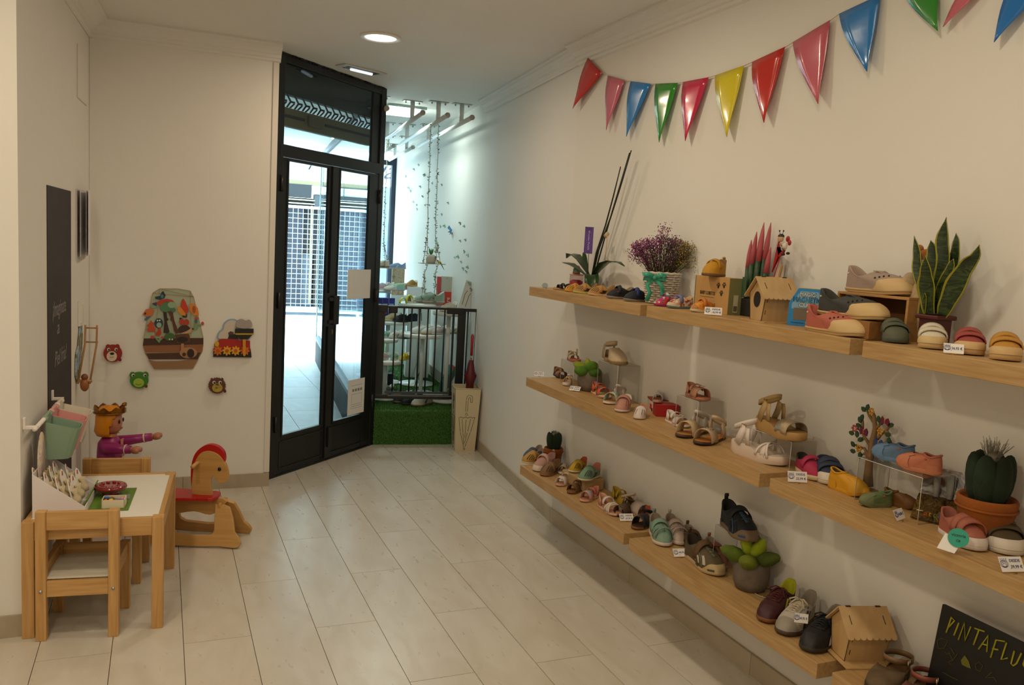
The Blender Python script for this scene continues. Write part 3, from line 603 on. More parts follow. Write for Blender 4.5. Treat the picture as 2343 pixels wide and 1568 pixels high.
# rail with three hanging bins --------------------------------------
RW=mat('#e6ddd6',.4)
ra=thing('wall_rail','white wall rail on two brackets holding three storage bins above the play table','rail',(0,0,0))
z=.80; r0=Vector((-.432,3.53,z-.012)); r1=Vector((-.40,4.10,z-.012))
MB().tube([r0-(r1-r0)*.02,r1],.0085,12).build('rod',RW,ra)
for q in (r0,r1):
    mb=MB(); w0=Vector((-.475+.0571*(q.y-3.485),q.y,z)); mb.box(w0+Vector((0,-.012,-.012)),w0+Vector((.010,.012,.032))); mb.box(w0+Vector((0,-.009,-.012)),q+Vector((.010,.009,.012))); mb.build('bracket',RW,ra,bevel=.002)
def bin_(col,y,label):
    fy=(y-3.53)/.57; c=r0.lerp(r1,fy); t=thing('hanging_bin',label,'bin',c+Vector((.006,0,0)),math.radians(-3.3),'three pastel bins on the wall rail'); m=mat(col,.45)
    # cross-section x outward: top wide, tapered to bottom, tilted
    def ring(s,z,w,x0): 
        pts=[(x0,-w),(x0+s-.025,-w),(x0+s-.008,-w+.008),(x0+s,-w+.028),(x0+s,w-.028),(x0+s-.008,w-.008),(x0+s-.025,w),(x0,w)]
        return [Vector((a,b,z)) for a,b in pts]
    mb=MB(); R=Matrix.Rotation(math.radians(0),4,'Y')
    o0=ring(.122,.0,.062,0)
    for v in o0: v.z=-.012-v.x*.25
    o1=ring(.085,-.165,.050,.0); i0=[Vector((v.x*.955+.002,v.y*.95,v.z)) for v in o0]; i1=[Vector((v.x*.93+.003,v.y*.93,v.z+.004)) for v in o1]
    vs=o0+o1+i0+i1; n=8
    fs=[]
    for k in range(n):
        j=(k+1)%n; fs+=[(k,j,n+j,n+k),(2*n+k,2*n+j,j,k),(2*n+k,3*n+k,3*n+j,2*n+j)]
    fs+=[tuple(range(n,2*n)),tuple(range(3*n,4*n))]
    mb.add(vs,fs); mb.build('bin_body',m,t)
    mb=MB(); mb.tube([(-.004,-.06,.0),(-.004,-.03,.0)],.0125,10); mb.build('hook',m,t); mb=MB(); mb.tube([(-.004,.03,.0),(-.004,.06,.0)],.0125,10); mb.build('hook',m,t)
    mb=MB(); mb.box((-.006,-.058,-.02),(.004,.058,.014)); mb.build('hook_lip',m,t,bevel=.003)
    return t
bin_('#86a08a',3.755,'sage green bin, nearest of the three on the wall rail'); bin_('#d99a96',3.895,'pink bin in the middle of the wall rail'); bin_('#ddd2c0',4.03,'cream bin, farthest of the three on the wall rail')
# blackboard strip and sheets on the left wall
def lwpt(y,z,off=0): k=(y-3.485)/LWd.y; v=LWo+LWd*k+LWn*off; return Vector((v.x,v.y,z))
BB=mat('#231f21',.65,kind='felt',col2='#2d2829',scale=6)
bb=lwbox('blackboard_strip',4.02,4.625,.19,1.715,.003,BB); tag(bb,'tall narrow blackboard film with chalk writing on the left wall','blackboard')
CH_=mat('#8b8583',.9)
for i,(s,z,w) in enumerate([('¡Imagínate','#',.34),('a','#',.06),('Piel fría!','#',.30)]):
    q=lw(*[(134,704),(131,750),(137,815)][i]); mb=MB(); text(mb,s,lwpt(q.y,q.z,.0034),LWd,(0,0,1),[.10,.09,.10][i],wmax=w,shear=.2); mb.build('chalk_writing',CH_,bb)
pp=lwbox('wall_calendar',4.80,5.10,1.375,1.735,.004,mat('#d8d2d0',.6)); tag(pp,'white sheets of paper hanging curled on the left wall near the corner','paper')
mb=MB()
for k,dy in enumerate((.0,.02,.035)):
    a=[lwpt(4.80+dy+.30*i/6,0,.006+.008*k+.030*abs(math.sin((1-i/6)*1.3))*(1 if k else .4)) for i in range(7)]
    mb.add([v+Vector((0,0,1.39+.006*k)) for v in a]+[v+Vector((0,0,1.735)) for v in a],[(i,i+1,8+i,7+i) for i in range(6)],0,True)
mb.build('loose_sheet',mat('#e3e1e4',.6),pp)
# wooden pendulum toy on the left wall
wt=thing('wooden_climber_toy','wooden ladder toy with a hanging peg figure and painted board on the left wall','toy',(0,0,0)); WD=mat('#b98a55',.5,kind='woodz',col2='#a3743f')
MB().prism([(4.74,.79),(4.80,.74),(4.88,.76),(4.93,.84),(4.97,.97),(4.945,1.07),(4.90,1.07),(4.87,1.0),(4.82,.93),(4.76,.9)],.006,Vector((LWo.x-3.485*LWd.x,0,0))+LWn*.002,(LWd.x/LWd.y,1,0),(0,0,1)).build('painted_board',mat('#8fa3b8',.6,kind='dye',scale=14,col2=('#7d9cc0','#a9bccb','#6d7453','#8c7a55')),wt)
for k,off in ((0,.03),(1,.085)):
    mb=MB(); mb.ribbon([lwpt(4.79,.74,off-.02),lwpt(4.88,.93,off),lwpt(4.9,1.01,off),lwpt(4.9,1.035,off)],LWn,.008,.012); mb.build('ladder_side',WD,wt)
for zz in (.945,1.02): MB().tube([lwpt(4.895,zz,.028),lwpt(4.895,zz,.09)],.004,8).build('rung',WD,wt)
MB().tube([lwpt(4.79,.755,.0),lwpt(4.79,.755,.075)],.008,8).build('peg',WD,wt)
mb=MB(); mb.ball(lwpt(4.79,.735,.04),(.022,.022,.035),12,8); mb.build('peg_figure',mat('#9a5f2e',.4),wt)
MB().ball(lwpt(4.79,.775,.04),(.017,.017,.018),12,8).build('figure_head',mat('#7a4420',.4),wt)
# ---------------------------------------------------------------- rocking horse
hs=math.radians(-20)
rh=thing('rocking_horse','pale plywood rocking horse with red seat and red mane beside the play table','rocking horse',(.318,4.345,0),hs)
HW=mat('#cb9d5e',.4,kind='woodx',col2='#b98a4a',scale=18); HR=mat('#b5160f',.35)
# local x forward (origin below the chest), y to the far side
def spl(pts,n=5):   # closed Catmull-Rom
    out=[];m=len(pts)
    for i in range(m):
        p0,p1,p2,p3=[pts[(i+k-1)%m] for k in range(4)]
        for j in range(n):
            t=j/n; out.append(tuple(.5*((2*p1[c])+(-p0[c]+p2[c])*t+(2*p0[c]-5*p1[c]+4*p2[c]-p3[c])*t*t+(-p0[c]+3*p1[c]-3*p2[c]+p3[c])*t**3) for c in (0,1)))
    return out
head=spl([(-.085,.245),(-.082,.34),(-.07,.41),(-.04,.455),(.005,.465),(.05,.445),(.083,.395),(.095,.345),(.09,.315),(.06,.30),(.035,.318),(.018,.34),(.008,.31),(.014,.25),(.02,.20),(-.0,.165),(-.02,.20),(-.05,.235)])
MB().prism(head,.024,(-.088,-.012,0),(1,0,0),(0,0,1),z0=-.024).build('head',HW,rh,bevel=.003)
mane=[(-.088,.28),(-.092,.36),(-.08,.43),(-.05,.475),(-.005,.498),(.04,.49),(.07,.46),(.076,.42),(.066,.405),(.05,.435),(.01,.457),(-.035,.45),(-.062,.41),(-.075,.35),(-.08,.28)]
MB().prism(spl(mane,3),.03,(-.088,-.009,0),(1,0,0),(0,0,1),z0=-.03).build('mane',HR,rh,bevel=.002)
for sy in (-1,1): MB().ball((-.036,sy*.014,.375),(.009,.005,.010),12,8).build('eye',mat('#0c0c0c',.2),rh)
MB().tube([(-.143,-.10,.405),(-.143,.085,.405)],.0095,12).build('handle_bar',HW,rh)
MB().prism(spl([(.02,-.06),(.035,0),(.02,.06),(-.06,.066),(-.18,.085),(-.30,.085),(-.34,.05),(-.34,-.05),(-.30,-.085),(-.18,-.085),(-.06,-.066)],3),.016,(-.075,0,.222)).build('seat',HR,rh,bevel=.003)
MB().prism(spl([(-.02,.222),(-.03,.17),(-.08,.135),(-.16,.15),(-.26,.135),(-.33,.16),(-.34,.222)],3),.022,(0,.011,0),(1,0,0),(0,0,1)).build('keel',HW,rh)
prof=[(-.0,.215),(.028,.205),(.05,.15),(.066,.085),(.09,.058),(.104,.03),(.092,.008),(.07,.004),(.0,.010),(-.08,.006),(-.2,.006),(-.32,.012),(-.385,.022),(-.40,.045),(-.385,.07),(-.35,.09),(-.315,.16),(-.30,.215),(-.255,.215),(-.262,.15),(-.255,.09),(-.23,.072),(-.12,.06),(-.045,.066),(-.035,.085),(-.04,.13),(-.045,.215)]
for sy in (-1,1):
    a=math.radians(22)*sy; V=Vector((0,-math.sin(a),math.cos(a)))
    MB().prism(prof,.020,(0,sy*.115+(.0),0),(1,0,0),V,z0=-.010).build('rocker',HW,rh,bevel=.003)
    MB().tube([(-.03,sy*.03,.14),(-.02,sy*.05,.21)],.010,6).build('cleat',mat('#c08a3e',.5),rh)
# ---------------------------------------------------------------- crowned doll
dl=thing('doll','large plastic doll with yellow hair, gold crown and magenta dress behind the far chair','doll',(-.245,4.86,0),math.radians(-18))
MG=mat('#96286f',.35); SK=mat('#b5765a',.4); HY=mat('#d98a08',.35); GD_=mat('#8a5a14',.3,metal=.6)
# local +x = where she looks
mb=MB(); prof=[(.0,0),(.125,0),(.13,.01),(.095,.15),(.078,.30),(.075,.37),(.07,.41),(.045,.44),(.03,.445),(0,.45)]; mb.lathe(prof,24,sx=.82,sy=1.0); mb.build('dress',MG,dl)
MB().lathe([(.035,0),(.035,.03)],14,c=(0,0,.43)).build('neck',SK,dl)
MB().lathe([(0,0),(.035,.003),(.052,.02),(.056,.06),(.052,.095),(.035,.11),(0,.112)],22,c=(.006,0,.462)).build('face',SK,dl)
# hair: shell open over the face
mb=MB(); seg=26; rows=[(.03,.448),(.055,.45),(.066,.475),(.069,.51),(.068,.55),(.060,.585),(.038,.605),(0,.612)]
vs=[];fs=[]
for i,(r,z) in enumerate(rows):
    for k in range(seg): a=2*PI*k/seg; bl=1.12 if 2<k<24 and 0<i<3 else 1; vs.append((r*math.cos(a)*bl-.004,r*math.sin(a)*bl,z))
for i in range(len(rows)-1):
    for k in range(seg):
        kk=min(k,seg-1-k)
        lim=[3.4,4.2,4.4,4.0,2.6,0,0][i]
        if kk<lim: continue
        fs.append((i*seg+k,i*seg+(k+1)%seg,(i+1)*seg+(k+1)%seg,(i+1)*seg+k))
mb.add(vs,fs,0,True); o=mb.build('hair',HY,dl); sd=o.modifiers.new('t','SOLIDIFY'); sd.thickness=.006; sd.offset=-1; 
mb=MB(); vs=[];fs=[]
for k in range(40):
    a=2*PI*k/40; r=.0725; z=.574+.0; top=.601+.010*math.cos(a*8)
    vs+=[(r*math.cos(a)-.003,r*math.sin(a),z),((r+.004)*math.cos(a)-.003,(r+.004)*math.sin(a),top),((r-.008)*math.cos(a)-.003,(r-.008)*math.sin(a),top-.004),((r-.008)*math.cos(a)-.003,(r-.008)*math.sin(a),z)]
for k in range(40):
    j=(k+1)%40; fs+=[(k*4+q,j*4+q,j*4+(q+1)%4,k*4+(q+1)%4) for q in range(4)]
mb.add(vs,fs,0,False); mb.tube([(.0755*math.cos(2*PI*k/30)-.003,.0755*math.sin(2*PI*k/30),.574) for k in range(30)],.004,6,closed=True)
mb.build('crown',GD_,dl)
mb=MB(); mb.box((.068,-.012,.575),(.08,.012,.60)); mb.lathe([(0,-.012),(.02,-.008),(.022,0),(.02,.008),(0,.012)],10,c=(.074,0,.618),sx=.5); mb.build('crown_crest',GD_,dl)
for sy in (-1,1):
    MB().ball((.059,sy*.026,.53),(.004,.008,.012),10,6).build('eye',mat('#1c120e',.3),dl)
mb=MB(); mb.tube([(.062,-.01,.492),(.0635,0,.489),(.062,.01,.492)],.0018,6); mb.build('mouth',mat('#7d2a22',.5),dl)
def arm(sy,dirv,L):
    s=Vector((.0,sy*.068,.395)); d=Vector(dirv).normalized(); mb=MB()
    mb.tube([s-d*.02,s+d*.02,s+d*L*.55,s+d*L],[.026,.033,.026,.022],14); mb.build('sleeve',MG,dl)
    mb=MB(); mb.tube([s+d*(L*.78),s+d*(L*.82)],.0262,16); mb.build('sleeve_trim',mat('#d8cba8',.5),dl)
    w=s+d*L; mb=MB(); mb.tube([w,w+d*.012],.016,10); c=w+d*.038
    # C-shaped toy hand
    u=Vector((0,0,1)); v=d.cross(u).normalized()
    pts=[c+(d*math.cos(a)+v*math.sin(a))*.019 for a in [math.radians(q) for q in (60,100,140,180,220,260,300)]]
    mb.tube(pts,[.013,.016,.018,.018,.018,.016,.013],10); mb.build('hand',SK,dl)
arm(-1,(1,-.05,-.02),.135); arm(1,(1,.12,.16),.19)
mb=MB(); mb.prism([(-.022,.43),(.022,.43),(.012,.395),(0,.385),(-.012,.395)],.003,(.061,0,0),(0,1,0),(0,0,1)); mb.build('neckline',mat('#c98a6c',.5),dl)
mb=MB()
for k in range(6): mb.tube([(.066+.002*k+.006*math.sin(a),.014*math.cos(a),.37-.03*k+.014*math.sin(a)) for a in [i*.785 for i in range(8)]],.003,5,closed=True)
mb.build('lace_trim',mat('#d9d2b4',.5),dl)
# ---------------------------------------------------------------- toys fixed on the back wall
BY=5.268
def bw(px,py): p=onpl(px,py,(0,BY,0),(0,1,0)); return (p.x,p.z)
Zp=lambda x,y:bw(160+x/4.881,640+y/4.881)        # read off an enlarged view
def wp(name,pts,col,d0,d1,parent,m=None):        # flat board: outline in the wall plane, depth d0..d1 off the wall
    q=[Zp(*p) for p in pts]; mb=MB(); mb.prism(q,d1-d0,(0,BY-d0,0),(1,0,0),(0,0,1)); 
    o=mb.build(name,m or mat(col,.5),parent); return o
def wc(name,x,y,r,col,d0,d1,parent,ry=None,n=20): return wp(name,circ(x,y,r,n,ry),col,d0,d1,parent)
def wline(name,pts,w,col,d,parent):
    mb=MB(); q=[Zp(*p) for p in pts]; mb.ribbon([Vector((a,BY-d,b)) for a,b in q],[Vector(((q[min(i+1,len(q)-1)][1]-q[max(i-1,0)][1]),0,-(q[min(i+1,len(q)-1)][0]-q[max(i-1,0)][0]))) for i in range(len(q))],w,.0015,sm=False); return mb.build(name,mat(col,.5),parent)
fp=thing('magnet_forest_panel','large coloured magnet board of a forest terrarium on the back wall','wall toy',(0,0,0))
wp('backing',[(1000,100),(1205,100),(1345,125),(1382,195),(1490,650),(1490,740),(1470,815),(1425,888),(880,888),(838,822),(815,740),(825,655),(925,148)],'#a9b59c',0,.006,fp)
wp('soil_strip',[(825,655),(1490,650),(1490,722),(815,735)],'#46291f',.006,.008,fp); wp('soil_strip',[(815,738),(1490,726),(1478,805),(840,812)],'#8f5c3c',.006,.008,fp); wp('soil_strip',[(842,822),(1472,812),(1430,885),(882,888)],'#4a2f25',.006,.008,fp)
wp('pocket',[(878,898),(960,912),(1200,908),(1432,888),(1375,990),(940,995)],'#93704c',.0,.014,fp)
for pts in ([(1000,100),(1205,100),(1345,125),(1382,195)],[(925,148),(1000,100)],[(1000,100),(1382,190)],[(925,148),(1382,192)],[(925,148),(822,650)],[(1382,195),(1490,650)],[(1345,125),(1350,640)],[(985,300),(945,640)],[(815,738),(1490,726)],[(825,655),(1490,650)],[(838,822),(1478,805)],[(1000,100),(1002,160)],[(815,738),(880,888)],[(1490,726),(1430,888)]): wline('frame_line',pts,.0016,'#b5762a',.008,fp)
MK=0
def mag(name,label,parts):
    t=thing(name,label+' on the forest board','magnet',(0,0,0),group='picture magnets on the forest board')
    global MK
    for q in parts:
        MK+=1; e=.0085+(MK%9)*.00055
        if q[0]=='c': wc('shape',q[1],q[2],q[3],q[5],e,e+.004,t,ry=q[4])
        elif q[0]=='k': wc('detail',q[1],q[2],q[3],q[5],e+.003,e+.0058,t,ry=q[4])
        else: wp(q[0],q[2],q[1],e,e+.004,t)
mag('bird_magnet','dark teal bird magnet',[('body','#1d3542',[(950,190),(1010,180),(1025,135),(1045,128),(1068,175),(1055,205),(1005,222),(955,212)]),('k',1030,185,16,22,'#4b7a8c')])
mag('tree_magnet','leafy tree magnet with brown trunk',[('trunk','#2e1b14',[(1040,340),(1078,345),(1085,425),(1103,440),(1082,465),(1112,580),(1095,595),(1045,590),(1055,470)]),('c',1075,305,75,55,'#4f7d55'),('c',1138,280,46,36,'#8fb08a')])
mag('mushroom_magnet','red toadstool cap magnet above the trees',[('cap','#b83a1c',[(965,258),(1010,228),(1080,212),(1140,225),(1165,250),(1080,240),(1000,290)])])
mag('second_tree_magnet','brown bare trunk magnet with round leaves',[('trunk','#5a2c1c',[(1090,350),(1150,365),(1165,450),(1190,520),(1215,590),(1180,604),(1160,560),(1140,465),(1118,445),(1125,420)]),('c',1153,338,28,24,'#4f7054')])
mag('red_leaf_magnet','tall red leaf magnet',[('leaf','#c13a17',spl([(1263,210),(1305,280),(1325,345),(1295,382),(1250,350),(1238,280)],3)),('stem','#3b2215',[(1255,400),(1310,385),(1308,420),(1258,420)])])
mag('fern_magnet','orange fern magnet',[('leaf','#d98a2c',[(1195,300),(1240,310),(1285,370),(1295,402),(1240,395),(1205,350)])])
mag('hand_magnet','orange striped grass bunch magnet',[('tuft','#d8842a',[(1330,275),(1365,265),(1400,280),(1428,320),(1440,395),(1385,402),(1340,345)]),('k',1385,330,18,40,'#a8501c')])
mag('fish_magnet','orange fish magnet at the left rim',[('body','#c86c32',[(812,385),(850,330),(905,318),(945,345),(925,395),(860,415)]),('fin','#48697a',[(830,440),(860,410),(905,405),(880,432),(840,458)]),('k',842,375,9,13,'#1b1b1b')])
mag('parrot_magnet','green and purple leaf magnet',[('leaf','#7c9f76',[(895,310),(920,280),(975,300),(945,320)]),('leaf','#4b2c6a',[(915,265),(970,250),(968,295)])])
mag('owl_magnet','dark blue owl magnet',[('c',992,485,48,55,'#1f3a4d'),('k',995,505,28,30,'#8fb3a0'),('k',978,455,9,9,'#e4e0d2'),('k',1003,453,9,9,'#e4e0d2')])
mag('maple_leaf_magnet','red maple leaf magnet',[('leaf','#bf4a18',[(905,450),(920,475),(945,480),(930,505),(955,550),(948,580),(915,575),(870,580),(860,550),(880,530),(858,505),(885,490)])])
mag('squirrel_magnet','red squirrel magnet',[('body','#b8361a',[(980,545),(1015,540),(1020,600),(1000,628),(958,620),(962,585),(985,575)])])
mag('ladybird_magnet','pair of ladybirds magnet',[('c',1248,470,28,36,'#b1361c'),('c',1302,474,29,34,'#b1361c'),('k',1238,435,16,12,'#15100e'),('k',1300,448,14,9,'#15100e'),('k',1248,470,3,28,'#15100e'),('k',1302,474,3,28,'#15100e')])
mag('hedgehog_magnet','brown hedgehog magnet',[('spines','#3b2318',spl([(1205,590),(1215,535),(1265,508),(1325,520),(1345,560),(1300,580)],3)),('face','#c19a6a',[(1225,600),(1300,575),(1345,545),(1378,548),(1350,590),(1290,602)]),('k',1372,547,9,11,'#14100e')])
mag('cactus_magnet','green cactus magnet with red flowers at the right rim',[('c',1408,520,18,42,'#6f9a68'),('c',1408,462,16,24,'#48646a'),('c',1450,505,22,10,'#6f9a68'),('c',1413,430,20,16,'#bd4434'),('c',1480,488,16,20,'#bd4434')])
mag('small_cactus_magnet','small green cactus magnet at the lower left',[('stem','#6f9a68',[(945,640),(975,650),(985,670),(1010,645),(1040,655),(1010,680),(1000,706),(980,690)]),('c',920,640,19,18,'#bd4434'),('c',1032,642,15,12,'#bd4434')])
mag('bush_magnet','round green frog bush magnet',[('c',1113,636,58,45,'#3f6433'),('k',1112,662,8,8,'#dfe0c8'),('k',1142,664,8,8,'#dfe0c8')])
mag('burrow_magnet','brown burrow magnet with dark opening',[('mound','#5b3422',[(1172,612),(1330,608),(1350,698),(1195,712)]),('k',1255,668,62,30,'#1d110d')])
mag('mole_magnet','sleeping mole in a beige hole magnet',[('c',1322,815,98,62,'#ad7f55'),('stem','#ad7f55',[(1240,712),(1272,710),(1275,770),(1240,790)]),('k',1348,820,40,50,'#2b1714'),('k',1275,832,20,20,'#3d2218')])
# mask faces
def face(name,label,cx,cy,col,r,ry,ears,earr,muz,mcol,mc,eyes,extra=()):
    t=thing(name.replace('_face','_mask'),label,'wall toy',(0,0,0),group='round animal faces on the back wall')
    pts=circ(cx,cy,r,44,ry)
    if name=='hedgehog_face': pts=[(cx+(r+(4 if i%2 else -3))*math.cos(i*PI/22),cy+(ry+(4 if i%2 else -3))*math.sin(i*PI/22)) for i in range(44)]
    wp('head',pts,col,.0,.022,t)
    for (x,y) in ears: wc('ear',x,y,earr,col,.004,.02,t)
    wc('muzzle',muz[0],muz[1],muz[2],mcol,.022,.027,t,ry=muz[3])
    for (x,y) in eyes:
        wc('eye',x,y,18,'#ded8cc',.022,.0245,t); wc('pupil',x+4,y+3,11,'#101010',.0245,.0265,t)
    wc('knob',mc[0],mc[1],16,mc[2],.01,.03,t)
    for q in extra: q(t)
    return t
face('bear_face','round red bear face toy on the back wall',480,820,'#93211a',104,96,[(428,748),(530,746)],27,(470,850,58,56),'#dcc9b0',(562,890,'#7a1422'),[(435,775),(518,775)],[lambda t:wc('nose',474,820,24,'#14100f',.027,.029,t,ry=14),lambda t:wline('mouth',[(448,855),(470,862),(490,855)],.0012,'#3a2018',.028,t)])
face('frog_face','round green frog face toy on the back wall, lowest on the left',774,1118,'#3c7d22',104,90,[(700,1062),(845,1060)],34,(769,1145,60,50),'#9cbb3a',(852,1184,'#6b2a1c'),[(708,1062),(838,1062)],[lambda t:wline('mouth',[(735,1155),(769,1167),(800,1155)],.0012,'#2c4a14',.028,t)])
def spots(t):
    rr=random.Random(2)
    for i in range(14): a=rr.random()*6.28; q=rr.random()*42; wc('spot',1643+q*math.cos(a),1202+q*.9*math.sin(a),3.5,'#3a2410',.027,.028,t,n=6)
face('hedgehog_face','round brown hedgehog face toy with yellow spotted muzzle on the back wall',1642,1180,'#5e3322',94,86,[(1583,1110),(1700,1108)],13,(1643,1202,58,48),'#b39a3c',(1727,1238,'#5c1420'),[(1607,1143),(1675,1143)],[spots,lambda t:wc('nose',1643,1165,20,'#1c120c',.027,.029,t,ry=5)])
tr=thing('train_toy','red toy train wall panel with yellow gears and grey smoke on the back wall','wall toy',(0,0,0))
wp('base_board',[(1602,828),(2022,826),(2026,866),(1598,860)],'#17110f',0,.012,tr)
wp('track',[(1600,772),(2015,770),(2024,830),(1600,832)],'#2a1512',0,.010,tr)
wp('engine',[(1640,690),(1695,658),(1880,662),(1890,680),(2008,684),(2010,785),(1610,785),(1612,715)],'#a5170f',.0,.014,tr)
wc('lamp',1640,715,24,'#c9a616',.014,.016,tr,ry=32)
wp('cloud',spl([(1650,660),(1655,590),(1700,550),(1715,490),(1770,445),(1840,440),(1880,480),(1850,560),(1880,640),(1800,668)],3),'#8fa9c0',0,.008,tr)
wp('cloud_face',spl([(1665,655),(1672,595),(1712,560),(1728,500),(1775,460),(1835,455),(1865,485),(1840,560),(1865,640),(1790,662)],3),'#ccc2b4',.008,.010,tr)
wp('smoke',spl([(1855,520),(1855,470),(1890,440),(1930,440),(1960,455),(2000,445),(2028,480),(2020,530),(1940,545)],3),'#a39a94',.012,.018,tr)
wp('driver',[(1760,665),(1775,620),(1765,595),(1790,575),(1825,585),(1822,605),(1860,615),(1885,668)],'#1a2026',.010,.013,tr)
wc('driver_face',1795,597,26,'#5b2f1e',.013,.015,tr,ry=18)
wp('funnel',[(1843,545),(2048,545),(2046,600),(1985,662),(1895,662),(1840,600)],'#141312',.014,.022,tr); wp('funnel_band',[(1841,595),(2047,595),(2042,612),(1848,612)],'#b3961c',.022,.0235,tr)
wp('mast',[(1925,662),(1960,662),(1958,838),(1943,852),(1928,838)],'#d08c16',.026,.030,tr)
for i,(gx,gy,gc) in enumerate([(1650,790,'#cc6a12'),(1752,790,'#d9a016'),(1848,790,'#d9a016'),(1950,790,'#cc6a12')]):
    pts=[]
    for k in range(32): a=k*PI/16; r=54 if k%4 in(0,1) else 38; pts.append((gx+r*math.cos(a),gy+r*math.sin(a)))
    wp('gear',pts,gc,.014,.022,tr); wc('hub',gx,gy,20,'#b5560e',.022,.025,tr)
# ================================================================ shoe kit (local: heel at x=0, toe at x=L, y sideways, z up)
def hexlin(c): return c
def smooth(a,b,x): x=max(0,min(1,(x-a)/(b-a))); return x*x*(3-2*x)
_W=[(0,.62),(.12,.70),(.3,.68),(.45,.72),(.6,.90),(.72,1.0),(.85,.97),(1,.80)]
def wprof(t):
    for (a,x),(b,y) in zip(_W,_W[1:]):
        if t<=b: u=(t-a)/(b-a); u=u*u*(3-2*u); return x+(y-x)*u
    return .8
def outline(L,W,n=26,sc=1.0,pt=3.2):
    """closed loop of (x,y,t); first half is side +, second half side -"""
    out=[]
    for i in range(2*n):
        side=1 if i<n else -1; ph=PI*(i/n) if i<n else PI*(2-i/n)
        t=(1-math.cos(ph))/2
        r=max(0,1-abs(2*t-1)**pt)**(1/pt) if 0<t<1 else 0
        y=side*W/2*wprof(t)*(r if t>.5 else max(0,1-abs(2*t-1)**2.6)**(1/2.6))*sc + .04*W*smooth(.5,1,t)*0
        x=L/2+(t-.5)*L*sc; out.append((x,y,t))
    return out
class Shoe:
    def __init__(s,name,label,group,P,yaw,L,W=None,cat='shoe',pitch=0):
        s.L=L; s.W=W or L*.40; s.t=thing(name,label,cat,P,group=group,rot=(0,-pitch,yaw)); s.n=26
        s.spring=.06*L*.4; s.z1=.012
    def bz(s,t): return s.spring*smooth(.68,1.05,t)+ s.spring*.25*smooth(.12,0,t)
    def sole(s,col,th=.012,heel=None,edge=None,name='sole',ridge=False):
        """th toe thickness, heel thickness"""
        L=s.L; h=heel if heel is not None else th; s.th=th; s.hl=h
        zt=lambda t: lerp(h,th,smooth(.3,.72,t))
        s.zt=zt; o=outline(L,s.W,s.n); mb=MB(); n=len(o); rows=[]
        for k,(ins,f) in enumerate([(.955,0.0),(1.0,.12),(1.0,.88),(.975,1.0)]):
            rows.append([(L/2+(x-L/2)*ins,y*ins,s.bz(t)+zt(t)*f) for x,y,t in o])
        vs=[v for r in rows for v in r]; fs=[]
        for r in range(3):
            for i in range(n): j=(i+1)%n; fs.append((r*n+i,r*n+j,(r+1)*n+j,(r+1)*n+i))
        mb.add(vs,fs,0,True)
        for r in (0,3):
            q=[tuple(rows[r][i]) for i in range(n)]
            # cap as strips between sides
            h2=n//2; f=[]
            for i in range(h2):
                a,b=i,i+1; c,d=(n-i)%n,(n-i-1)%n
                if a==c: f.append((a,b,d))
                elif b==d: f.append((a,b,c))
                else: f.append((a,b,d,c))
            mb.add(q,f,0,False)
        m=mat(col,.6) if isinstance(col,str) else col
        mb.build(name,m,s.t)
        if edge:
            mb=MB(); mb.tube([(L/2+(x-L/2)*1.004,y*1.008,s.bz(t)+zt(t)*.62) for x,y,t in o],.0016,5,closed=True); mb.build('sole_line',mat(edge,.6),s.t)
        if ridge:
            mb=MB()
            for i in range(0,n,1):
                x,y,t=o[i]
                if t>.35: mb.box((x-.0012,y*1.01-.0012,s.bz(t)+.001),(x+.0012,y*1.01+.0012,s.bz(t)+zt(t)*.8))
            mb.build('sole_stitch',mat(ridge,.8),s.t)
        return s
    def footbed(s,col,sc=.93,up=.0015,logo=None):
        o=outline(s.L,s.W,s.n,sc); n=len(o); mb=MB(); q=[(x,y,s.bz(t)+s.zt(t)+up) for x,y,t in o]; h2=n//2; f=[]
        q2=[(L_[0],L_[1],L_[2]-up) for L_ in q]
        for i in range(h2):
            a,b=i,i+1; c,d=(n-i)%n,(n-i-1)%n
            f.append((a,b,d) if a==c else ((a,b,c) if b==d else (a,b,d,c)))
        mb.add(q,f,0,True); mb.add(q+q2,[(i,(i+1)%n,n+(i+1)%n,n+i) for i in range(n)]); mb.build('insole',mat(col,.7) if isinstance(col,str) else col,s.t)
        if logo:
            mb=MB(); mb.cbox((s.L*.16,0,s.zt(.15)+up+.0006),(s.L*.05,s.W*.18,.0006)); mb.build('insole_logo',mat(logo,.6),s.t)
        return s
    # closed upper --------------------------------------------------------
    def setup(s,toe=.22,front=.30,side=.26,heel=.36,o0=.0,o1=.58,ow=.60):
        """heights as fractions of L; opening from o0..o1 along L"""
        s.p=dict(toe=toe,front=front,side=side,heel=heel,o0=o0+.03,o1=o1,ow=ow); return s
    def surf(s,t,side,u,off=0):
        p=s.p; L=s.L; W=s.W
        r=max(0,1-abs(2*t-1)**3.2)**(1/3.2) if t>.5 else max(0,1-abs(2*t-1)**2.6)**(1/2.6)
        A=Vector((L/2+(t-.5)*L*.985,side*W/2*wprof(t)*r*.965,s.bz(t)+s.zt(t)*.92))
        to=t; e=max(0,1-abs(2*t-1)**2.0)**.5
        ox=L*(p['o0']+(p['o1']-p['o0'])*to)
        oz=lerp(p['heel'],p['side'],smooth(0,.5,t)) if t<.5 else lerp(p['side'],p['front'],smooth(.5,1,t))
        B=Vector((ox,side*W/2*p['ow']*e,s.bz(t)*.3+s.hl*.6+oz*L))
        k=smooth(.45,1,t)
        cz=lerp(A.z+(B.z-A.z)*.62, A.z+p['toe']*L, k)
        C=Vector((lerp(A.x,B.x,.12) if k<.5 else lerp(A.x,B.x,.04+.10*(1-k)), A.y*lerp(1.03,1.05,k), cz))
        v=A*(1-u)**2+C*2*u*(1-u)+B*u*u
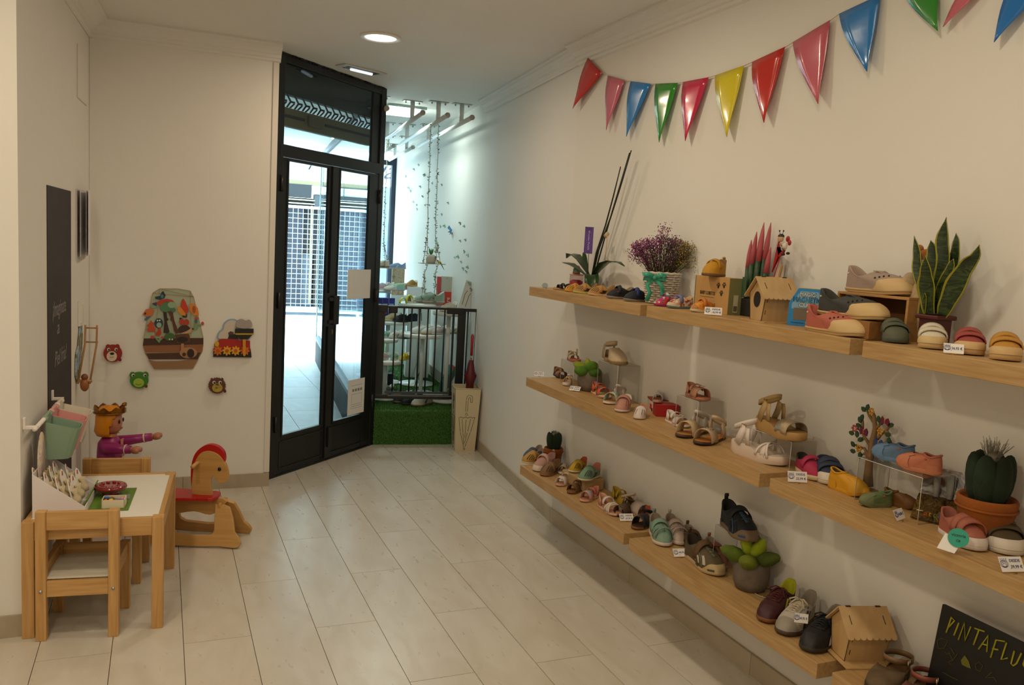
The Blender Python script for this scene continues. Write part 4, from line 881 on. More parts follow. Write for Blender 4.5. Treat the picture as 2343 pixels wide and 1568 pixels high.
        if off:
            ax=Vector((L*.45,0,s.hl+.02)); d=Vector((0,v.y,v.z-ax.z)) if t<.8 else v-ax; 
            if d.length>1e-6: v=v+d.normalized()*off
        return v
    def upper(s,col,lining='#c9b79a',opening=None):
        n=s.n; K=6; mb=MB(); vs=[]; ids=[]
        for i in range(2*n):
            side=1 if i<n else -1; ph=PI*(i/n) if i<n else PI*(2-i/n); ids.append(((1-math.cos(ph))/2,side))
        for k in range(K+1): vs+=[s.surf(t,sd,k/K) for t,sd in ids]
        N=2*n; fs=[(k*N+i,k*N+(i+1)%N,(k+1)*N+(i+1)%N,(k+1)*N+i) for k in range(K) for i in range(N)]
        mb.add(vs,fs,0,True); mb.build('upper',mat(col,.7,kind='fabric',scale=40) if isinstance(col,str) else col,s.t)
        mb=MB(); vs=[]
        rim=[s.surf(t,sd,1.0) for t,sd in ids]
        cx=sum((v for v in rim),Vector())/N
        for f,dz in ((1,0),(.90,.0015),(.80,-.004),(.74,-.6),(.5,-.97)):
            for (t,sd),v in zip(ids,rim):
                q=cx.lerp(v,f); base=s.hl+.004
                q.z=v.z+dz if abs(dz)<.1 else lerp(v.z,base,-dz); vs.append(q)
        fs=[(k*N+i,k*N+(i+1)%N,(k+1)*N+(i+1)%N,(k+1)*N+i) for k in range(4) for i in range(N)]; fs.append(tuple(4*N+i for i in range(N)))
        mb.add(vs,fs,0,True); mb.build('lining',mat(lining,.8) if isinstance(lining,str) else lining,s.t); return s
    def patch(s,name,col,t0,t1,u0,u1,sides=(1,-1),off=.0016,nt=8,nu=4,slant=0,m=None):
        for sd in sides:
            mb=MB(); vs=[]
            for a in range(nt+1):
                for b in range(nu+1):
                    u=lerp(u0,u1,b/nu); vs.append(s.surf(min(1,max(0,lerp(t0,t1,a/nt)+slant*(b/nu))),sd,u,off))
            fs=[(a*(nu+1)+b,(a+1)*(nu+1)+b,(a+1)*(nu+1)+b+1,a*(nu+1)+b+1) for a in range(nt) for b in range(nu)]
            mb.add(vs,fs,0,True); mb.build(name,m or mat(col,.6),s.t)
        return s
    def toecap(s,col,t0=.72,u1=.42,off=.0022,z=None):
        mb=MB(); vs=[]; nt=12; nu=4; seq=[(lerp(t0,1,math.sin(PI/2*a/nt)),1) for a in range(nt+1)]+[(lerp(t0,1,math.sin(PI/2*(1-a/nt))),-1) for a in range(1,nt+1)]
        for t,sd in seq:
            k=smooth(t0,t0+.26,t)
            for b in range(nu+1): vs.append(s.surf(t,sd,u1*k*(b/nu)**.9,off))
        m=len(seq); fs=[(a*(nu+1)+b,(a+1)*(nu+1)+b,(a+1)*(nu+1)+b+1,a*(nu+1)+b+1) for a in range(m-1) for b in range(nu)]
        mb.add(vs,fs,0,True); mb.build('toe_cap',mat(col,.55) if isinstance(col,str) else col,s.t); return s
    def arch(s,name,col,x,w,hw,zb,zt,dx=0,th=.0022,sq=2.4,z0y=None,n=14,x2=None,m=None):
        """band over the foot: x centre (fraction of L), w width (fraction of L), heights fractions"""
        L=s.L; pts=[]
        for i in range(n+1):
            a=PI*i/n; c,si=math.cos(a),math.sin(a)
            y=hw*s.W/2*math.copysign(abs(c)**(2/sq),c); z=lerp(zb,zt,abs(si)**(2/sq))*L
            if i in (0,n): z=zb*L
            pts.append((L*(x+dx*(.5-i/n)),y,z))
        mb=MB(); mb.ribbon(pts,Vector((1,0,0)),w*L,th); mb.build(name,m or (mat(col,.55) if isinstance(col,str) else col),s.t); return s
    def vstrap(s,i,col,x,w=.10,u0=.55,dx=.03,name='strap',m=None,up=.012,flare=1.1):
        """velcro strap following the closed upper: sampled over the surface"""
        L=s.L; p=s.p; pts=[]; t0=x
        a=s.surf(t0,1,u0,.002); b=s.surf(t0,-1,u0,.002); tz=max(s.surf(t0,1,1).z,a.z)+up*L/.15
        n=14
        for k in range(n+1):
            f=k/n; an=PI*f; y=lerp(a.y,b.y,(1-math.cos(an))/2)*1.02; z=lerp(a.z,tz,abs(math.sin(an))**.7); pts.append((a.x+dx*L*(.5-f),y,z))
        mb=MB(); mb.ribbon(pts,Vector((1,0,-.35)),w*L,.0034); mb.build(name,m or mat(col,.7,kind='fabric',scale=40),s.t); return s
    def tongue(s,col,x0=.30,x1=.62,w=.34,zt=None):
        L=s.L; p=s.p; mb=MB(); q=[]
        a=Vector((x0*L,0,(p['front']+.055)*L)); b=Vector((x1*L,0,s.surf(1,1,.85).z)); mb.ribbon([a,(a+b)/2+Vector((0,0,.004)),b],Vector((0,1,0)),w*s.W,.003); mb.build('tongue',mat(col,.7),s.t); return s
    def laces(s,col,x0=.42,x1=.72,rows=5,r=.0016,bow=True,w=.26,panel=None):
        L=s.L; W=s.W; zf=lambda x: s.topz(x)+.0025
        if panel:
            mb=MB(); pts=[(x*L,0,s.topz(x)+.001) for x in [lerp(x0-.03,x1+.02,i/6) for i in range(7)]]; mb.ribbon(pts,Vector((0,1,0)),W*w*1.5,.0015); mb.build('lace_panel',mat(panel,.7),s.t)
        mb=MB()
        for i in range(rows):
            xa=lerp(x1,x0,i/rows)*L; xb=lerp(x1,x0,(i+.7)/rows)*L
            for sg in (1,-1): mb.tube([(xa,sg*W*w*.5,s.topz(xa/L)),( (xa+xb)/2,0,zf((xa+xb)/2/L)+.0025),(xb,-sg*W*w*.5,s.topz(xb/L))],r,5)
        mb.build('laces',mat(col,.8),s.t)
        if bow:
            mb=MB(); c=Vector((x0*L,0,zf(x0)+.004))
            for sg in (1,-1):
                mb.tube([c,c+Vector((.01,sg*.014,.008)),c+Vector((.018,sg*.03,.0)),c+Vector((.012,sg*.032,-.014)),c+Vector((.006,sg*.016,-.004)),c],r*1.1,5)
                mb.tube([c,c+Vector((.012,sg*.012,.002)),c+Vector((.03,sg*.026,-.016))],r*1.1,5)
            mb.ball(c,.004,8,6); mb.build('lace_bow',mat(col,.8),s.t)
        return s
    def topz(s,x):
        # height of the vamp on the centre line at fraction x
        best=None
        for i in range(21):
            v=s.surf(1,1,i/20)
            if best is None or abs(v.x-x*s.L)<abs(best.x-x*s.L): best=v
        return best.z
    def slots(s,col='#17120f',n=4,t0=.66,t1=.9,u0=.30,u1=.75,w=.018):
        for sd in (1,-1):
            for i in range(n):
                t=lerp(t0,t1,i/max(1,n-1)); s.patch('cut_out',col,t,t+w,u0,u1,(sd,),off=.0012,nt=2,nu=3)
        return s
    def eyelets(s,col,n=4,t0=.60,t1=.80,u=.74,r=.0030):
        for sd in (1,-1):
            for i in range(n):
                c=s.surf(lerp(t0,t1,i/(n-1)),sd,u,.001); c2=s.surf(lerp(t0,t1,i/(n-1)),sd,u,.004); mb=MB(); mb.tube([c,c.lerp(c2,.5)],r,8); mb.build('eyelet',mat(col,.5),s.t)
        return s
    def tab(s,col,h=.09,w=.16):
        L=s.L; c=s.surf(0,1,1); mb=MB(); mb.ribbon([c+Vector((.001,0,-.01)),c+Vector((-.002,0,h*L*.6)),c+Vector((.002,0,h*L)),c+Vector((.006,0,h*L*.5))],Vector((0,1,0)),w*s.W,.0016); mb.build('pull_tab',mat(col,.7),s.t); return s
    def counter(s,col,h=.30,t1=.28,lean=.06,m=None,name='heel_counter'):
        """open heel cup for sandals"""
        o=[q for q in outline(s.L,s.W,s.n,.95)]; n=s.n; seq=[o[i%len(o)] for i in range(-n,n+1)]
        seq=[q for q in seq if q[2]<=t1]; mb=MB(); vs=[]
        for x,y,t in seq:
            hh=h*s.L*(1-.45*(t/t1)**2); z=s.zt(t)
            for f,ins in ((0,1),(.5,.99),(1,.93)): vs.append((x+lean*s.L*f*(1-t/t1)*.4,y*ins,z+hh*f))
        m_=len(seq); fs=[(a*3+b,(a+1)*3+b,(a+1)*3+b+1,a*3+b+1) for a in range(m_-1) for b in range(2)]
        mb.add(vs,fs,0,True); ob=mb.build(name,m or (mat(col,.6) if isinstance(col,str) else col),s.t); sd=ob.modifiers.new('t','SOLIDIFY'); sd.thickness=.002; return s
    def ankle(s,col,z=.36,x0=.03,x1=.44,w=.058,tilt=.09,ry=.62,m=None,name='ankle_strap',part=1.0):
        L=s.L; pts=[]; n=22; cx=(x0+x1)/2; rx=(x1-x0)/2
        for i in range(n):
            a=2*PI*i/n; pts.append((L*(cx+rx*math.cos(a)),s.W/2*ry*math.sin(a),L*(z+tilt*math.cos(a))))
        mb=MB(); mb.ribbon(pts,Vector((0,0,1)),w*L,.002,closed=True); mb.build(name,m or (mat(col,.5) if isinstance(col,str) else col),s.t); return s
    def posts(s,col,x=.22,z0=.05,z1=.36,w=.09,lean=.05,y0=.66,y1=.62):
        for sd in (1,-1):
            mb=MB(); L=s.L; mb.ribbon([(x*L,sd*s.W/2*y0,z0*L),((x+lean*.5)*L,sd*s.W/2*(y0+.03),(z0+z1)/2*L),((x+lean)*L,sd*s.W/2*y1,z1*L)],Vector((1,0,0)),w*L,.002); mb.build('side_strap',mat(col,.5) if isinstance(col,str) else col,s.t)
        return s
    def buckle(s,x=.36,y=.5,z=.36,col='#c9a24a'):
        mb=MB(); L=s.L; c=Vector((x*L,y*s.W,z*L)); k=.012
        mb.tube([c+Vector((-k*.8,0,-k)),c+Vector((k*.8,0,-k)),c+Vector((k*.8,0,k)),c+Vector((-k*.8,0,k))],.0012,5,closed=True); mb.tube([c+Vector((0,0,-k)),c+Vector((0,.001,k))],.001,5)
        mb.build('buckle',mat(col,.25,metal=1),s.t); return s
    def tbar(s,col,x0=.40,x1=.68,z0=.36,z1=.22,w=.16):
        L=s.L; mb=MB(); mb.ribbon([(x0*L,0,z0*L),((x0+x1)/2*L,0,(z0+z1)/2*L+.003),(x1*L,0,z1*L)],Vector((0,1,0)),w*s.W,.002); mb.build('t_bar',mat(col,.55) if isinstance(col,str) else col,s.t); return s
    def flower(s,col,x=.62,z=.25,r=.011,y=.1,c2='#c98b74',n=5):
        L=s.L
        c=Vector((x*L,y*s.W,z*L)); mb=MB()
        for i in range(n): a=2*PI*i/n; mb.ball(c+Vector((r*math.cos(a),r*math.sin(a),.001)),(r*.62,r*.62,.0025),8,5)
        mb.build('flower',mat(col,.5),s.t); MB().ball(c+Vector((0,0,.003)),(r*.4,r*.4,.003),8,5).build('flower_centre',mat(c2,.5),s.t); return s
def RP(hp,tp,wx,L=None,wt=None):
    """shoe standing on something raised at depth x=wx: height read from the photo"""
    a=onpl(hp[0],hp[1],(wx,0,0),(1,0,0)); b=onpl(tp[0],tp[1],(wx,0,0),(1,0,0)); z=(a.z+b.z)/2
    b=Vector((wt if wt else wx,b.y,z)); a.z=z; return pose(a,b,z,L)
def pose(hp,tp,z,L=None):
    """heel and toe contact points read in the photo -> position on the surface, yaw, length"""
    a=onz(hp[0],hp[1],z) if not isinstance(hp,Vector) else hp; b=onz(tp[0],tp[1],z) if not isinstance(tp,Vector) else tp
    d=b-a; l=L or min(d.length,.25); u=d.normalized()
    if not isinstance(tp,Vector) and not 1.855<=b.x<=2.045: b=onx(tp[0],min(2.045,max(1.855,b.x)),z)
    a=b-u*l; sh=max(0,a.x-2.055)
    if sh: b.x=max(1.85,b.x-sh); a=b-u*l
    if a.x>2.06 and not isinstance(hp,Vector): a.x=2.06; u=(b-a).normalized(); d=u; return Vector((a.x,a.y,z)),math.atan2(u.y,u.x),l
    return Vector((a.x,a.y,z)),math.atan2(d.y,d.x),l
ZL,ZM,ZTOP=.382,.872,1.363
# generic styles ------------------------------------------------------
def closed_strap(nm,lb,gp,P,yaw,L,sole,up,strap=None,cap=None,slots=0,ins='#8c7a66',edge=None,W=None,straps=1,tabc=None,m=None,th=.010,hk=1):
    s=Shoe(nm,lb,gp,P,yaw,L,W or L*.42); s.sole(sole,th,edge=edge).setup(toe=.19*hk,front=.33*hk,side=.25*hk,heel=.36*hk,o0=.01,o1=.52,ow=.72); s.upper(m or up,ins)
    if cap: s.toecap(cap,t0=.66,u1=.30)
    if slots: s.slots(n=slots,t0=.70,t1=.93)
    for k in range(straps): s.vstrap(k,strap or up,.66+.14*k,w=.12,u0=.40,m=m if (m and not strap) else None,up=.020-.010*k,dx=.04)
    if tabc: s.tab(tabc)
    return s
def cage(nm,lb,gp,P,yaw,L,sole,up,strap=None,ins='#a98e6a',th=.009,cut='#1d1713',W=None,n=4,edge=None,hk=1.1):
    s=Shoe(nm,lb,gp,P,yaw,L,W or L*.43); s.sole(sole,th,edge=edge).setup(toe=.17*hk,front=.31*hk,side=.18*hk,heel=.34*hk,o0=.01,o1=.52,ow=.74); s.upper(up,ins)
    for sd in (1,-1): s.patch('side_cut_out',cut,.40,.62,.15,.70,(sd,),off=.0012,nt=4,nu=3)
    s.slots(cut,n=n,t0=.76,t1=.95,u0=.25,u1=.72,w=.02); s.vstrap(0,strap or up,.60,w=.13,u0=.3,up=.020,dx=.03); return s
def sandal(nm,lb,gp,P,yaw,L,sole,bed,strap,toe=(.70,.16,.20),ank='loop',heelc=None,th=.010,hl=None,az=.34,extra=None,W=None,edge=None,toecol=None,cross=False,ridge=None):
    az*=.80
    s=Shoe(nm,lb,gp,P,yaw,L,W or L*.38); s.sole(sole,th,heel=hl,edge=edge,ridge=ridge); s.footbed(bed)
    tz=(s.th*.8)/L; hz=s.hl/L
    x,w,h=toe; s.arch('toe_strap',toecol or strap,x,w,.96,tz,tz+h)
    if cross:
        s.arch('cross_strap',strap,x-.02,w*.45,.97,tz,tz+h*1.10,dx=.22,th=.003); s.arch('cross_strap',strap,x-.02,w*.45,.97,tz,tz+h*1.12,dx=-.22,th=.003)
    if ank=='loop': s.posts(strap,x=.20,z0=hz*.9,z1=hz+az-.02,w=.11,lean=.12); s.ankle(strap,z=hz+az)
    elif ank=='cup': s.counter(heelc or strap,h=az*.95); s.arch('ankle_strap',strap,.44,.10,.80,hz+az*.40,hz+az*1.0,th=.0025)
    elif ank=='sling': s.ankle(strap,z=hz+az*.8,x0=0.0,x1=.46,tilt=.10); s.posts(strap,x=.30,z0=hz*.9,z1=hz+az*.8,lean=.03)
    return s
# ---------------------------------------------------------------- shelves
OAK=mat('#bd9a69',.45,kind='wood',col2='#a6814f',scale=40); OAKX=mat('#b18d5e',.45,kind='woodx',col2='#9c7648',scale=40)
def shelf(label,y0,y1,z,xf,th=.05):
    xb=2.088
    t=tag(MB().box((xf,y0,z-th),(xb,y1,z),0).build('wall_shelf',OAK,bevel=.0015),label,'shelf','oak floating shelves on the right wall'); return t
XF=1.832
shelf('far oak wall shelf of the top row, under the orchid',2.995,4.14,ZTOP,XF,.047); shelf('middle oak wall shelf of the top row, under the birdhouse',1.838,2.945,ZTOP,XF,.047); shelf('near oak wall shelf of the top row, under the snake plant',.60,1.79,ZTOP,XF,.047)
shelf('long far oak wall shelf of the middle row, full of sandals',2.17,4.11,ZM,XF,.047); shelf('near oak wall shelf of the middle row, under the felt cactus',.25,2.118,ZM,XF,.047)
shelf('far oak wall shelf of the bottom row, crowded with small sandals',2.99,4.12,ZL,XF,.05); shelf('middle oak wall shelf of the bottom row, with trainers and plush plant',1.835,2.945,ZL-.004,XF,.05); shelf('near oak wall shelf of the bottom row, beside the chalk sign',.55,1.775,ZL,XF,.05)
# price tags ----------------------------------------------------------
TG=mat('#eeeae6',.6); INK=mat('#27407a',.7); WIRE=mat('#c9a84a',.3,metal=1)
def price(px,py,z,txt,label,ang=0,tilt=.5,w=.052,h=.028,wx=None,base=None):
    P=base or (onz(px,py,z) if wx is None else onx(px,wx,z)); d=(Vector((0,0,CH))-P); az=math.atan2(d.y,d.x)+PI/2+ang
    t=thing('price_tag',label,'price tag',(P.x,P.y,z),group='hand written price tags on the shelves',rot=(-0.0,0,az)); 
    R=Matrix.Rotation(-tilt,4,'X'); U=Vector((1,0,0)); V=R@Vector((0,0,1)); V=Vector((0,math.sin(tilt),math.cos(tilt)))
    O=Vector((0,-.002,.004)); mb=MB(); mb.prism([(-w/2,0),(w/2,0),(w/2,h),(-w/2,h)],.0006,O,U,V); mb.build('card',TG,t)
    mb=MB(); lines=txt.split('|'); 
    F=O+U.cross(V).normalized()*.0009
    if len(lines)==2: text(mb,lines[0],F+U*w*.16+V*h*.72,U,V,.0095,wmax=w*.46); text(mb,lines[1],F+U*w*.18+V*h*.32,U,V,.0105,wmax=w*.50)
    else: text(mb,lines[0],F+U*w*.16+V*h*.5,U,V,.0105,wmax=w*.52)
    mb.build('written_price',INK,t)
    mb=MB()   # little blue hand-drawn emblem
    c=F-U*w*.32+V*h*.52; rr=h*.30
    for k in range(3): mb.tube([c+U*(rr*(1-.28*k)*math.cos(a))+V*(rr*(.8-.2*k)*math.sin(a)-rr*.12*k) for a in [i*PI/5 for i in range(10)]],.0005,4,closed=True)
    for k in range(4): mb.tube([c+U*(-rr*.6+k*rr*.4)+V*rr*.4,c+U*(-rr*.7+k*rr*.48)+V*rr*1.25],.0006,4)
    mb.build('drawn_emblem',INK,t)
    mb=MB(); mb.tube([(-.006,-.006,.001),(.006,-.006,.001),(.008,.008,.001),(-.004,.010,.001),(-.006,0,.012)],.0008,5); mb.build('wire_clip',WIRE,t); return t
# acrylic riser -------------------------------------------------------
ACR=mat('#f4f4f2',.03,kind='glass'); ACE=mat('#d9d5cc',.15)
def riser(cx,cy,z,w,d,h,label,yaw=0):
    """w along y, d along x"""
    t=thing('acrylic_riser',label,'display stand',(cx,cy,z),yaw,'clear acrylic risers on the shelves')
    MB().box((-d/2,-w/2,h-.003),(d/2,w/2,h)).build('top_plate',ACR,t)
    for sy in (-1,1): MB().box((-d/2,sy*w/2-.0015,0),(d/2,sy*w/2+.0015,h-.003)).build('side_plate',ACR,t)
    mb=MB()
    for sx in (-1,1): mb.tube([(sx*d/2,-w/2,.0),(sx*d/2,-w/2,h-.001),(sx*d/2,w/2,h-.001),(sx*d/2,w/2,.0)],.0011,5)
    mb.build('edge',ACE,t); return t
# ================================================================ top shelf
GT_='shoes on the top shelf'
def TP(hx,hw,tx,tw,z=ZTOP): return pose(onx(hx,hw,z),onx(tx,tw,z),z)
p=onx(1247,1.87,ZTOP); t=thing('glass_gem','clear cut glass gem at the far left end of the top shelf','ornament',p)
MB().lathe([(.0,0),(.012,.004),(.018,.013),(.013,.024),(.006,.028),(0,.028)],7,sm=False).build('crystal',mat('#dfe9ec',.05,kind='glass'),t); MB().lathe([(0,0),(.010,.001),(.009,.004),(0,.005)],7,sm=False).build('facet',mat('#cfd6d8',.1,metal=.6),t)
P,yw,L=TP(1304,1.96,1266,1.865); sandal('kids_sandal','dark navy open kids sandal, leftmost shoe of the top shelf',GT_,P,yw,L,'#b9905c','#7d5b3a','#15171f',toe=(.62,.22,.22),ank='cup',W=L*.42)
p=onx(1317,2.01,ZTOP); t=thing('treat_tub','small clear tub of pink beads under the mint shoe','jar',p)
MB().lathe([(0,0),(.034,0),(.037,.004),(.037,.075),(.034,.078),(0,.078)],18).build('jar',mat('#e8dcdc',.1,kind='glass'),t); mb=MB(); mb.lathe([(0,.002),(.034,.003),(.034,.047),(.02,.055),(0,.05)],14); mb.build('pink_filling',mat('#b5364e',.6,bump=.9,scale=90),t); MB().lathe([(0,.078),(.038,.078),(.038,.086),(0,.086)],18).build('lid',mat('#d9b9b6',.4),t)
cage('kids_sandal','mint green toddler sandal standing on the pink tub',GT_,Vector((p.x+.02,p.y+.03,ZTOP+.087)),math.radians(238),.095,'#9c7440','#76a594',n=2)
P,yw,L=TP(1340,1.975,1292,1.865); cage('kids_sandal','mustard yellow toddler sandal with white strap on the top shelf',GT_,P,yw,L,'#c58a2c','#c98f1f',n=3)
P,yw,L=TP(1368,1.985,1311,1.865); cage('kids_sandal','smaller tan fisherman sandal with a lime sole edge on the top shelf',GT_,P,yw,L,'#b3b35a','#b88a4d',ins='#8f6b3a')
P,yw,L=TP(1407,1.995,1345,1.87); cage('kids_sandal','larger tan fisherman sandal with cream sole on the top shelf',GT_,P,yw,L,'#c9a473','#b58548',ins='#8f6b3a')
P,yw,L=TP(1449,2.0,1388,1.865); closed_strap('kids_shoe','navy toddler shoe with grey sole and orange logo, left of the pair',GT_,P,yw,L,'#9a8c80','#15181f','#181c25',slots=0,edge='#7d7168',W=L*.46).patch('logo_patch','#c43a1c',.80,.83,.5,.6,(1,-1))
P,yw,L=TP(1489,2.0,1428,1.865); closed_strap('kids_shoe','navy toddler shoe with blue strap patch tucked beside the basket',GT_,P,yw,L,'#8f8170','#171b26','#1b3270',slots=0,edge='#7d7168',W=L*.46)
# orchid
OP=onx(1351,2.035,ZTOP); t=thing('orchid','potted orchid with glossy leaves and tall bare dark stems on the top shelf','plant',OP)
MB().lathe([(.026,0),(.030,.004),(.036,.07),(.039,.074),(.036,.072),(.028,.006),(0,.006)],18).build('clear_pot',mat('#d8d8d4',.08,kind='glass'),t)
MB().lathe([(0,.006),(.027,.008),(.033,.055),(.02,.066),(0,.063)],14).build('bark',mat('#2e2118',.9,bump=1,scale=70),t)
LG=mat('#1f3a1a',.3,kind='leaf',col2='#2c4d20',scale=10)
def leaf(parent,base,pts,w,m,name='leaf',fold=.25):
    """strap leaf along pts with width list"""
    mb=MB(); n=len(pts); vs=[]; B=Vector(base)
    for i,pp in enumerate(pts):
        a=Vector(pts[max(i-1,0)]);b=Vector(pts[min(i+1,n-1)]); tt=(b-a).normalized(); sdv=tt.cross(Vector((0,0,1))) 
        if sdv.length<.05: sdv=Vector((0,1,0))
        sdv.normalize(); up=sdv.cross(tt); ww=w[i]
        for k in (-1,-.5,0,.5,1): vs.append(B+Vector(pp)+sdv*ww*k+up*(abs(k)*ww*fold))
    fs=[(i*5+k,i*5+k+1,(i+1)*5+k+1,(i+1)*5+k) for i in range(n-1) for k in range(4)]
    mb.add(vs,fs,0,True); o=mb.build(name,m,parent); sd=o.modifiers.new('t','SOLIDIFY'); sd.thickness=.0015; return o
Ws=[.008,.028,.038,.038,.026,.004]
leaf(t,(0,0,.065),[(0,0,0),(-.03,.03,.05),(-.045,.055,.09),(-.06,.09,.115),(-.07,.125,.12),(-.075,.15,.10)],Ws,LG)
leaf(t,(0,0,.062),[(0,0,0),(-.04,.02,.03),(-.07,.05,.055),(-.09,.08,.07),(-.10,.11,.075),(-.105,.135,.08)],Ws,LG)
leaf(t,(0,0,.062),[(0,0,0),(-.0,-.06,.05),(-.005,-.13,.085),(-.01,-.21,.10),(-.01,-.28,.10),(-.01,-.34,.085)],[.008,.022,.028,.024,.016,.004],LG)
leaf(t,(.0,-.03,.06),[(0,0,0),(-.03,-.02,.025),(-.045,-.05,.03),(-.055,-.075,.01),(-.058,-.085,-.025),(-.058,-.085,-.055)],[.012,.028,.036,.036,.03,.006],LG)
leaf(t,(0,0,.06),[(0,0,0),(-.02,.01,.04),(-.03,.02,.08),(-.03,.035,.11),(-.03,.04,.13),(-.03,.05,.14)],[.006,.014,.016,.014,.010,.003],LG)
ST=mat('#1c1f14',.5)
for k,(dx,dy,tp) in enumerate([(.0,0,(-.0,-.31,.69)),(.006,.01,(.0,-.22,.62))]):
    mb=MB(); b=Vector((dx,dy,.06)); e=Vector(tp); mb.tube([b,b.lerp(e,.25)+Vector((-.005,.012,0)),b.lerp(e,.5),b.lerp(e,.75)+Vector((0,-.004,0)),e],[.006,.005,.0044,.004,.003],6); mb.build('flower_stem',ST,t)
mb=MB(); mb.tube([(.004,-.01,.06),(.004,-.14,.36),(.004,-.29,.68)],.004,6); mb.build('support_stick',mat('#0e0e0d',.5),t)
mb=MB(); mb.tube([(-.004,-.125,.285),(-.004,-.145,.30)],.010,8); mb.build('stem_clip',mat('#c9b691',.6),t)
mb=MB(); mb.ribbon([(-.01,-.15,.30),(-.015,-.165,.26),(-.02,-.17,.20),(-.02,-.165,.17),(-.02,-.19,.155),(-.02,-.2,.17),(-.02,-.185,.185)],Vector((0,1,.2)),.008,.0008); mb.build('ribbon',mat('#c7a877',.6),t)
mb=MB(); mb.tube([(-.02,-.005,.06),(-.025,-.0,.16),(-.025,0,.20)],.0016,5); mb.build('label_stick',mat('#2a2a2a',.5),t)
mb=MB(); vv=Vector((-.03,.0,.195)); U_=Vector((.90,-.40,0)); mb.prism([(-.022,0),(.022,0),(.022,.135),(-.022,.135)],.001,vv,U_,(0,0,1)); o=mb.build('purple_label',mat('#46307e',.4,kind='dye',scale=24,col2=('#3a2468','#6b4a9e','#4a2f86')),t)
mb=MB(); text(mb,'Wonder Purple',vv+Vector((0,0,.068))+U_.cross(Vector((0,0,1))).normalized()*.0016,(0.02,0,-1),U_,.013,wmax=.10); mb.build('label_text',mat('#d9cfe6',.6),o)
# flower basket
BP=onx(1510,1.995,ZTOP); t=thing('flower_basket','white wicker basket of dried purple and yellow flowers with a green ribbon','basket',BP)
WK=mat('#cfc6b8',.7)
rb=lambda z: lerp(.056,.080,z/.128)
MB().lathe([(0,.002),(.054,.002),(.076,.125),(.070,.125),(.05,.006),(0,.006)],22).build('basket_lining',mat('#b9ad9a',.8),t)
for k in range(22):
    a=2*PI*k/22; MB().tube([(rb(z)*math.cos(a),rb(z)*math.sin(a),z) for z in (0,.064,.128)],.0028,5).build('stake',WK,t) if k%2 else None
for j in range(13):
    z=.006+j*.0096; mb=MB(); N=44; pts=[((rb(z)+.0035*(1 if ((k//2)+j)%2 else -1))*math.cos(2*PI*k/N),(rb(z)+.0035*(1 if ((k//2)+j)%2 else -1))*math.sin(2*PI*k/N),z) for k in range(N)]
    mb.tube(pts,.0042,5,closed=True); mb.build('wicker_strand',WK,t)
mb=MB(); mb.tube([(rb(.13)*math.cos(2*PI*k/30),rb(.13)*math.sin(2*PI*k/30),.13+.003*(k%2)) for k in range(30)],.006,6,closed=True); mb.build('rim',WK,t)
RB_=mat('#2f9c80',.25,sheen=.3); f=Vector((-.55,-.10,0)); f=(Vector((0,0,0))-BP); f.z=0; f.normalize(); sd_=Vector((-f.y,f.x,0)); K=f*.082+Vector((0,0,.112))+sd_*-.03
for sg in (-1,1):
    mb=MB(); mb.ribbon([K,K+sd_*sg*.025+f*.015+Vector((0,0,.014)),K+sd_*sg*.05+f*.012+Vector((0,0,.012)),K+sd_*sg*.045+f*.004+Vector((0,0,-.006)),K+sd_*sg*.02+f*.004,K],Vector((0,0,1)),.020,.001); mb.build('bow_loop',RB_,t)
    mb=MB(); mb.ribbon([K,K+sd_*sg*.03+f*.008+Vector((0,0,-.03)),K+sd_*sg*(.04 if sg>0 else .015)+f*.006+Vector((0,0,-.065)),K+sd_*sg*.028+f*.004+Vector((0,0,-.10 if sg<0 else -.075))],sd_,.018,.001); mb.build('bow_tail',RB_,t)
MB().ball(K+f*.004,(.009,.009,.010),8,6).build('bow_knot',RB_,t)
rnd=random.Random(21); SM=MB(); FL=MB(); cols=['#7a2a66','#8e3f86','#a5356a','#5b6a2c','#a9a528','#3a4a3c','#4f2a5a','#8a8f3a']
cm=[mat(c,.7) for c in cols]
for i in range(340):
    u=rnd.uniform(-1,1); v=rnd.uniform(-.5,.5); hgt=.03+.115*rnd.random()**.7*(1.15-.35*abs(u))+(.04 if abs(u+.05)<.16 and rnd.random()<.4 else 0)
    tip=BP*0+sd_*(u*.135)+f*(v*.10)+Vector((0,0,.13+hgt)); b=sd_*(u*.05)+f*(v*.05)+Vector((0,0,.12)); mid=b.lerp(tip,.5)+Vector((rnd.uniform(-.01,.01),rnd.uniform(-.01,.01),.01))
    if BP.x+tip.x>2.085: tip.x=2.08-BP.x
    SM.tube([b,mid,tip],.0007,3,cap=False)
    for q in range(9):
        c=tip+Vector((rnd.gauss(0,.011),rnd.gauss(0,.011),rnd.gauss(0,.010))); c.x=min(c.x,2.086-BP.x)
        un=-u if True else u
        ci=rnd.choice([0,1,2,0,6] if u<-.1 else ([1,2,3,5,6] if u<.45 else [4,7,4,3,2])); FL.ball(c,rnd.uniform(.0015,.0031),5,3,mi=ci)
o=SM.build('flower_stems',mat('#4f4526',.9),t); o['kind']='stuff'; o=FL.build('dried_blossom',cm,t); o['kind']='stuff'
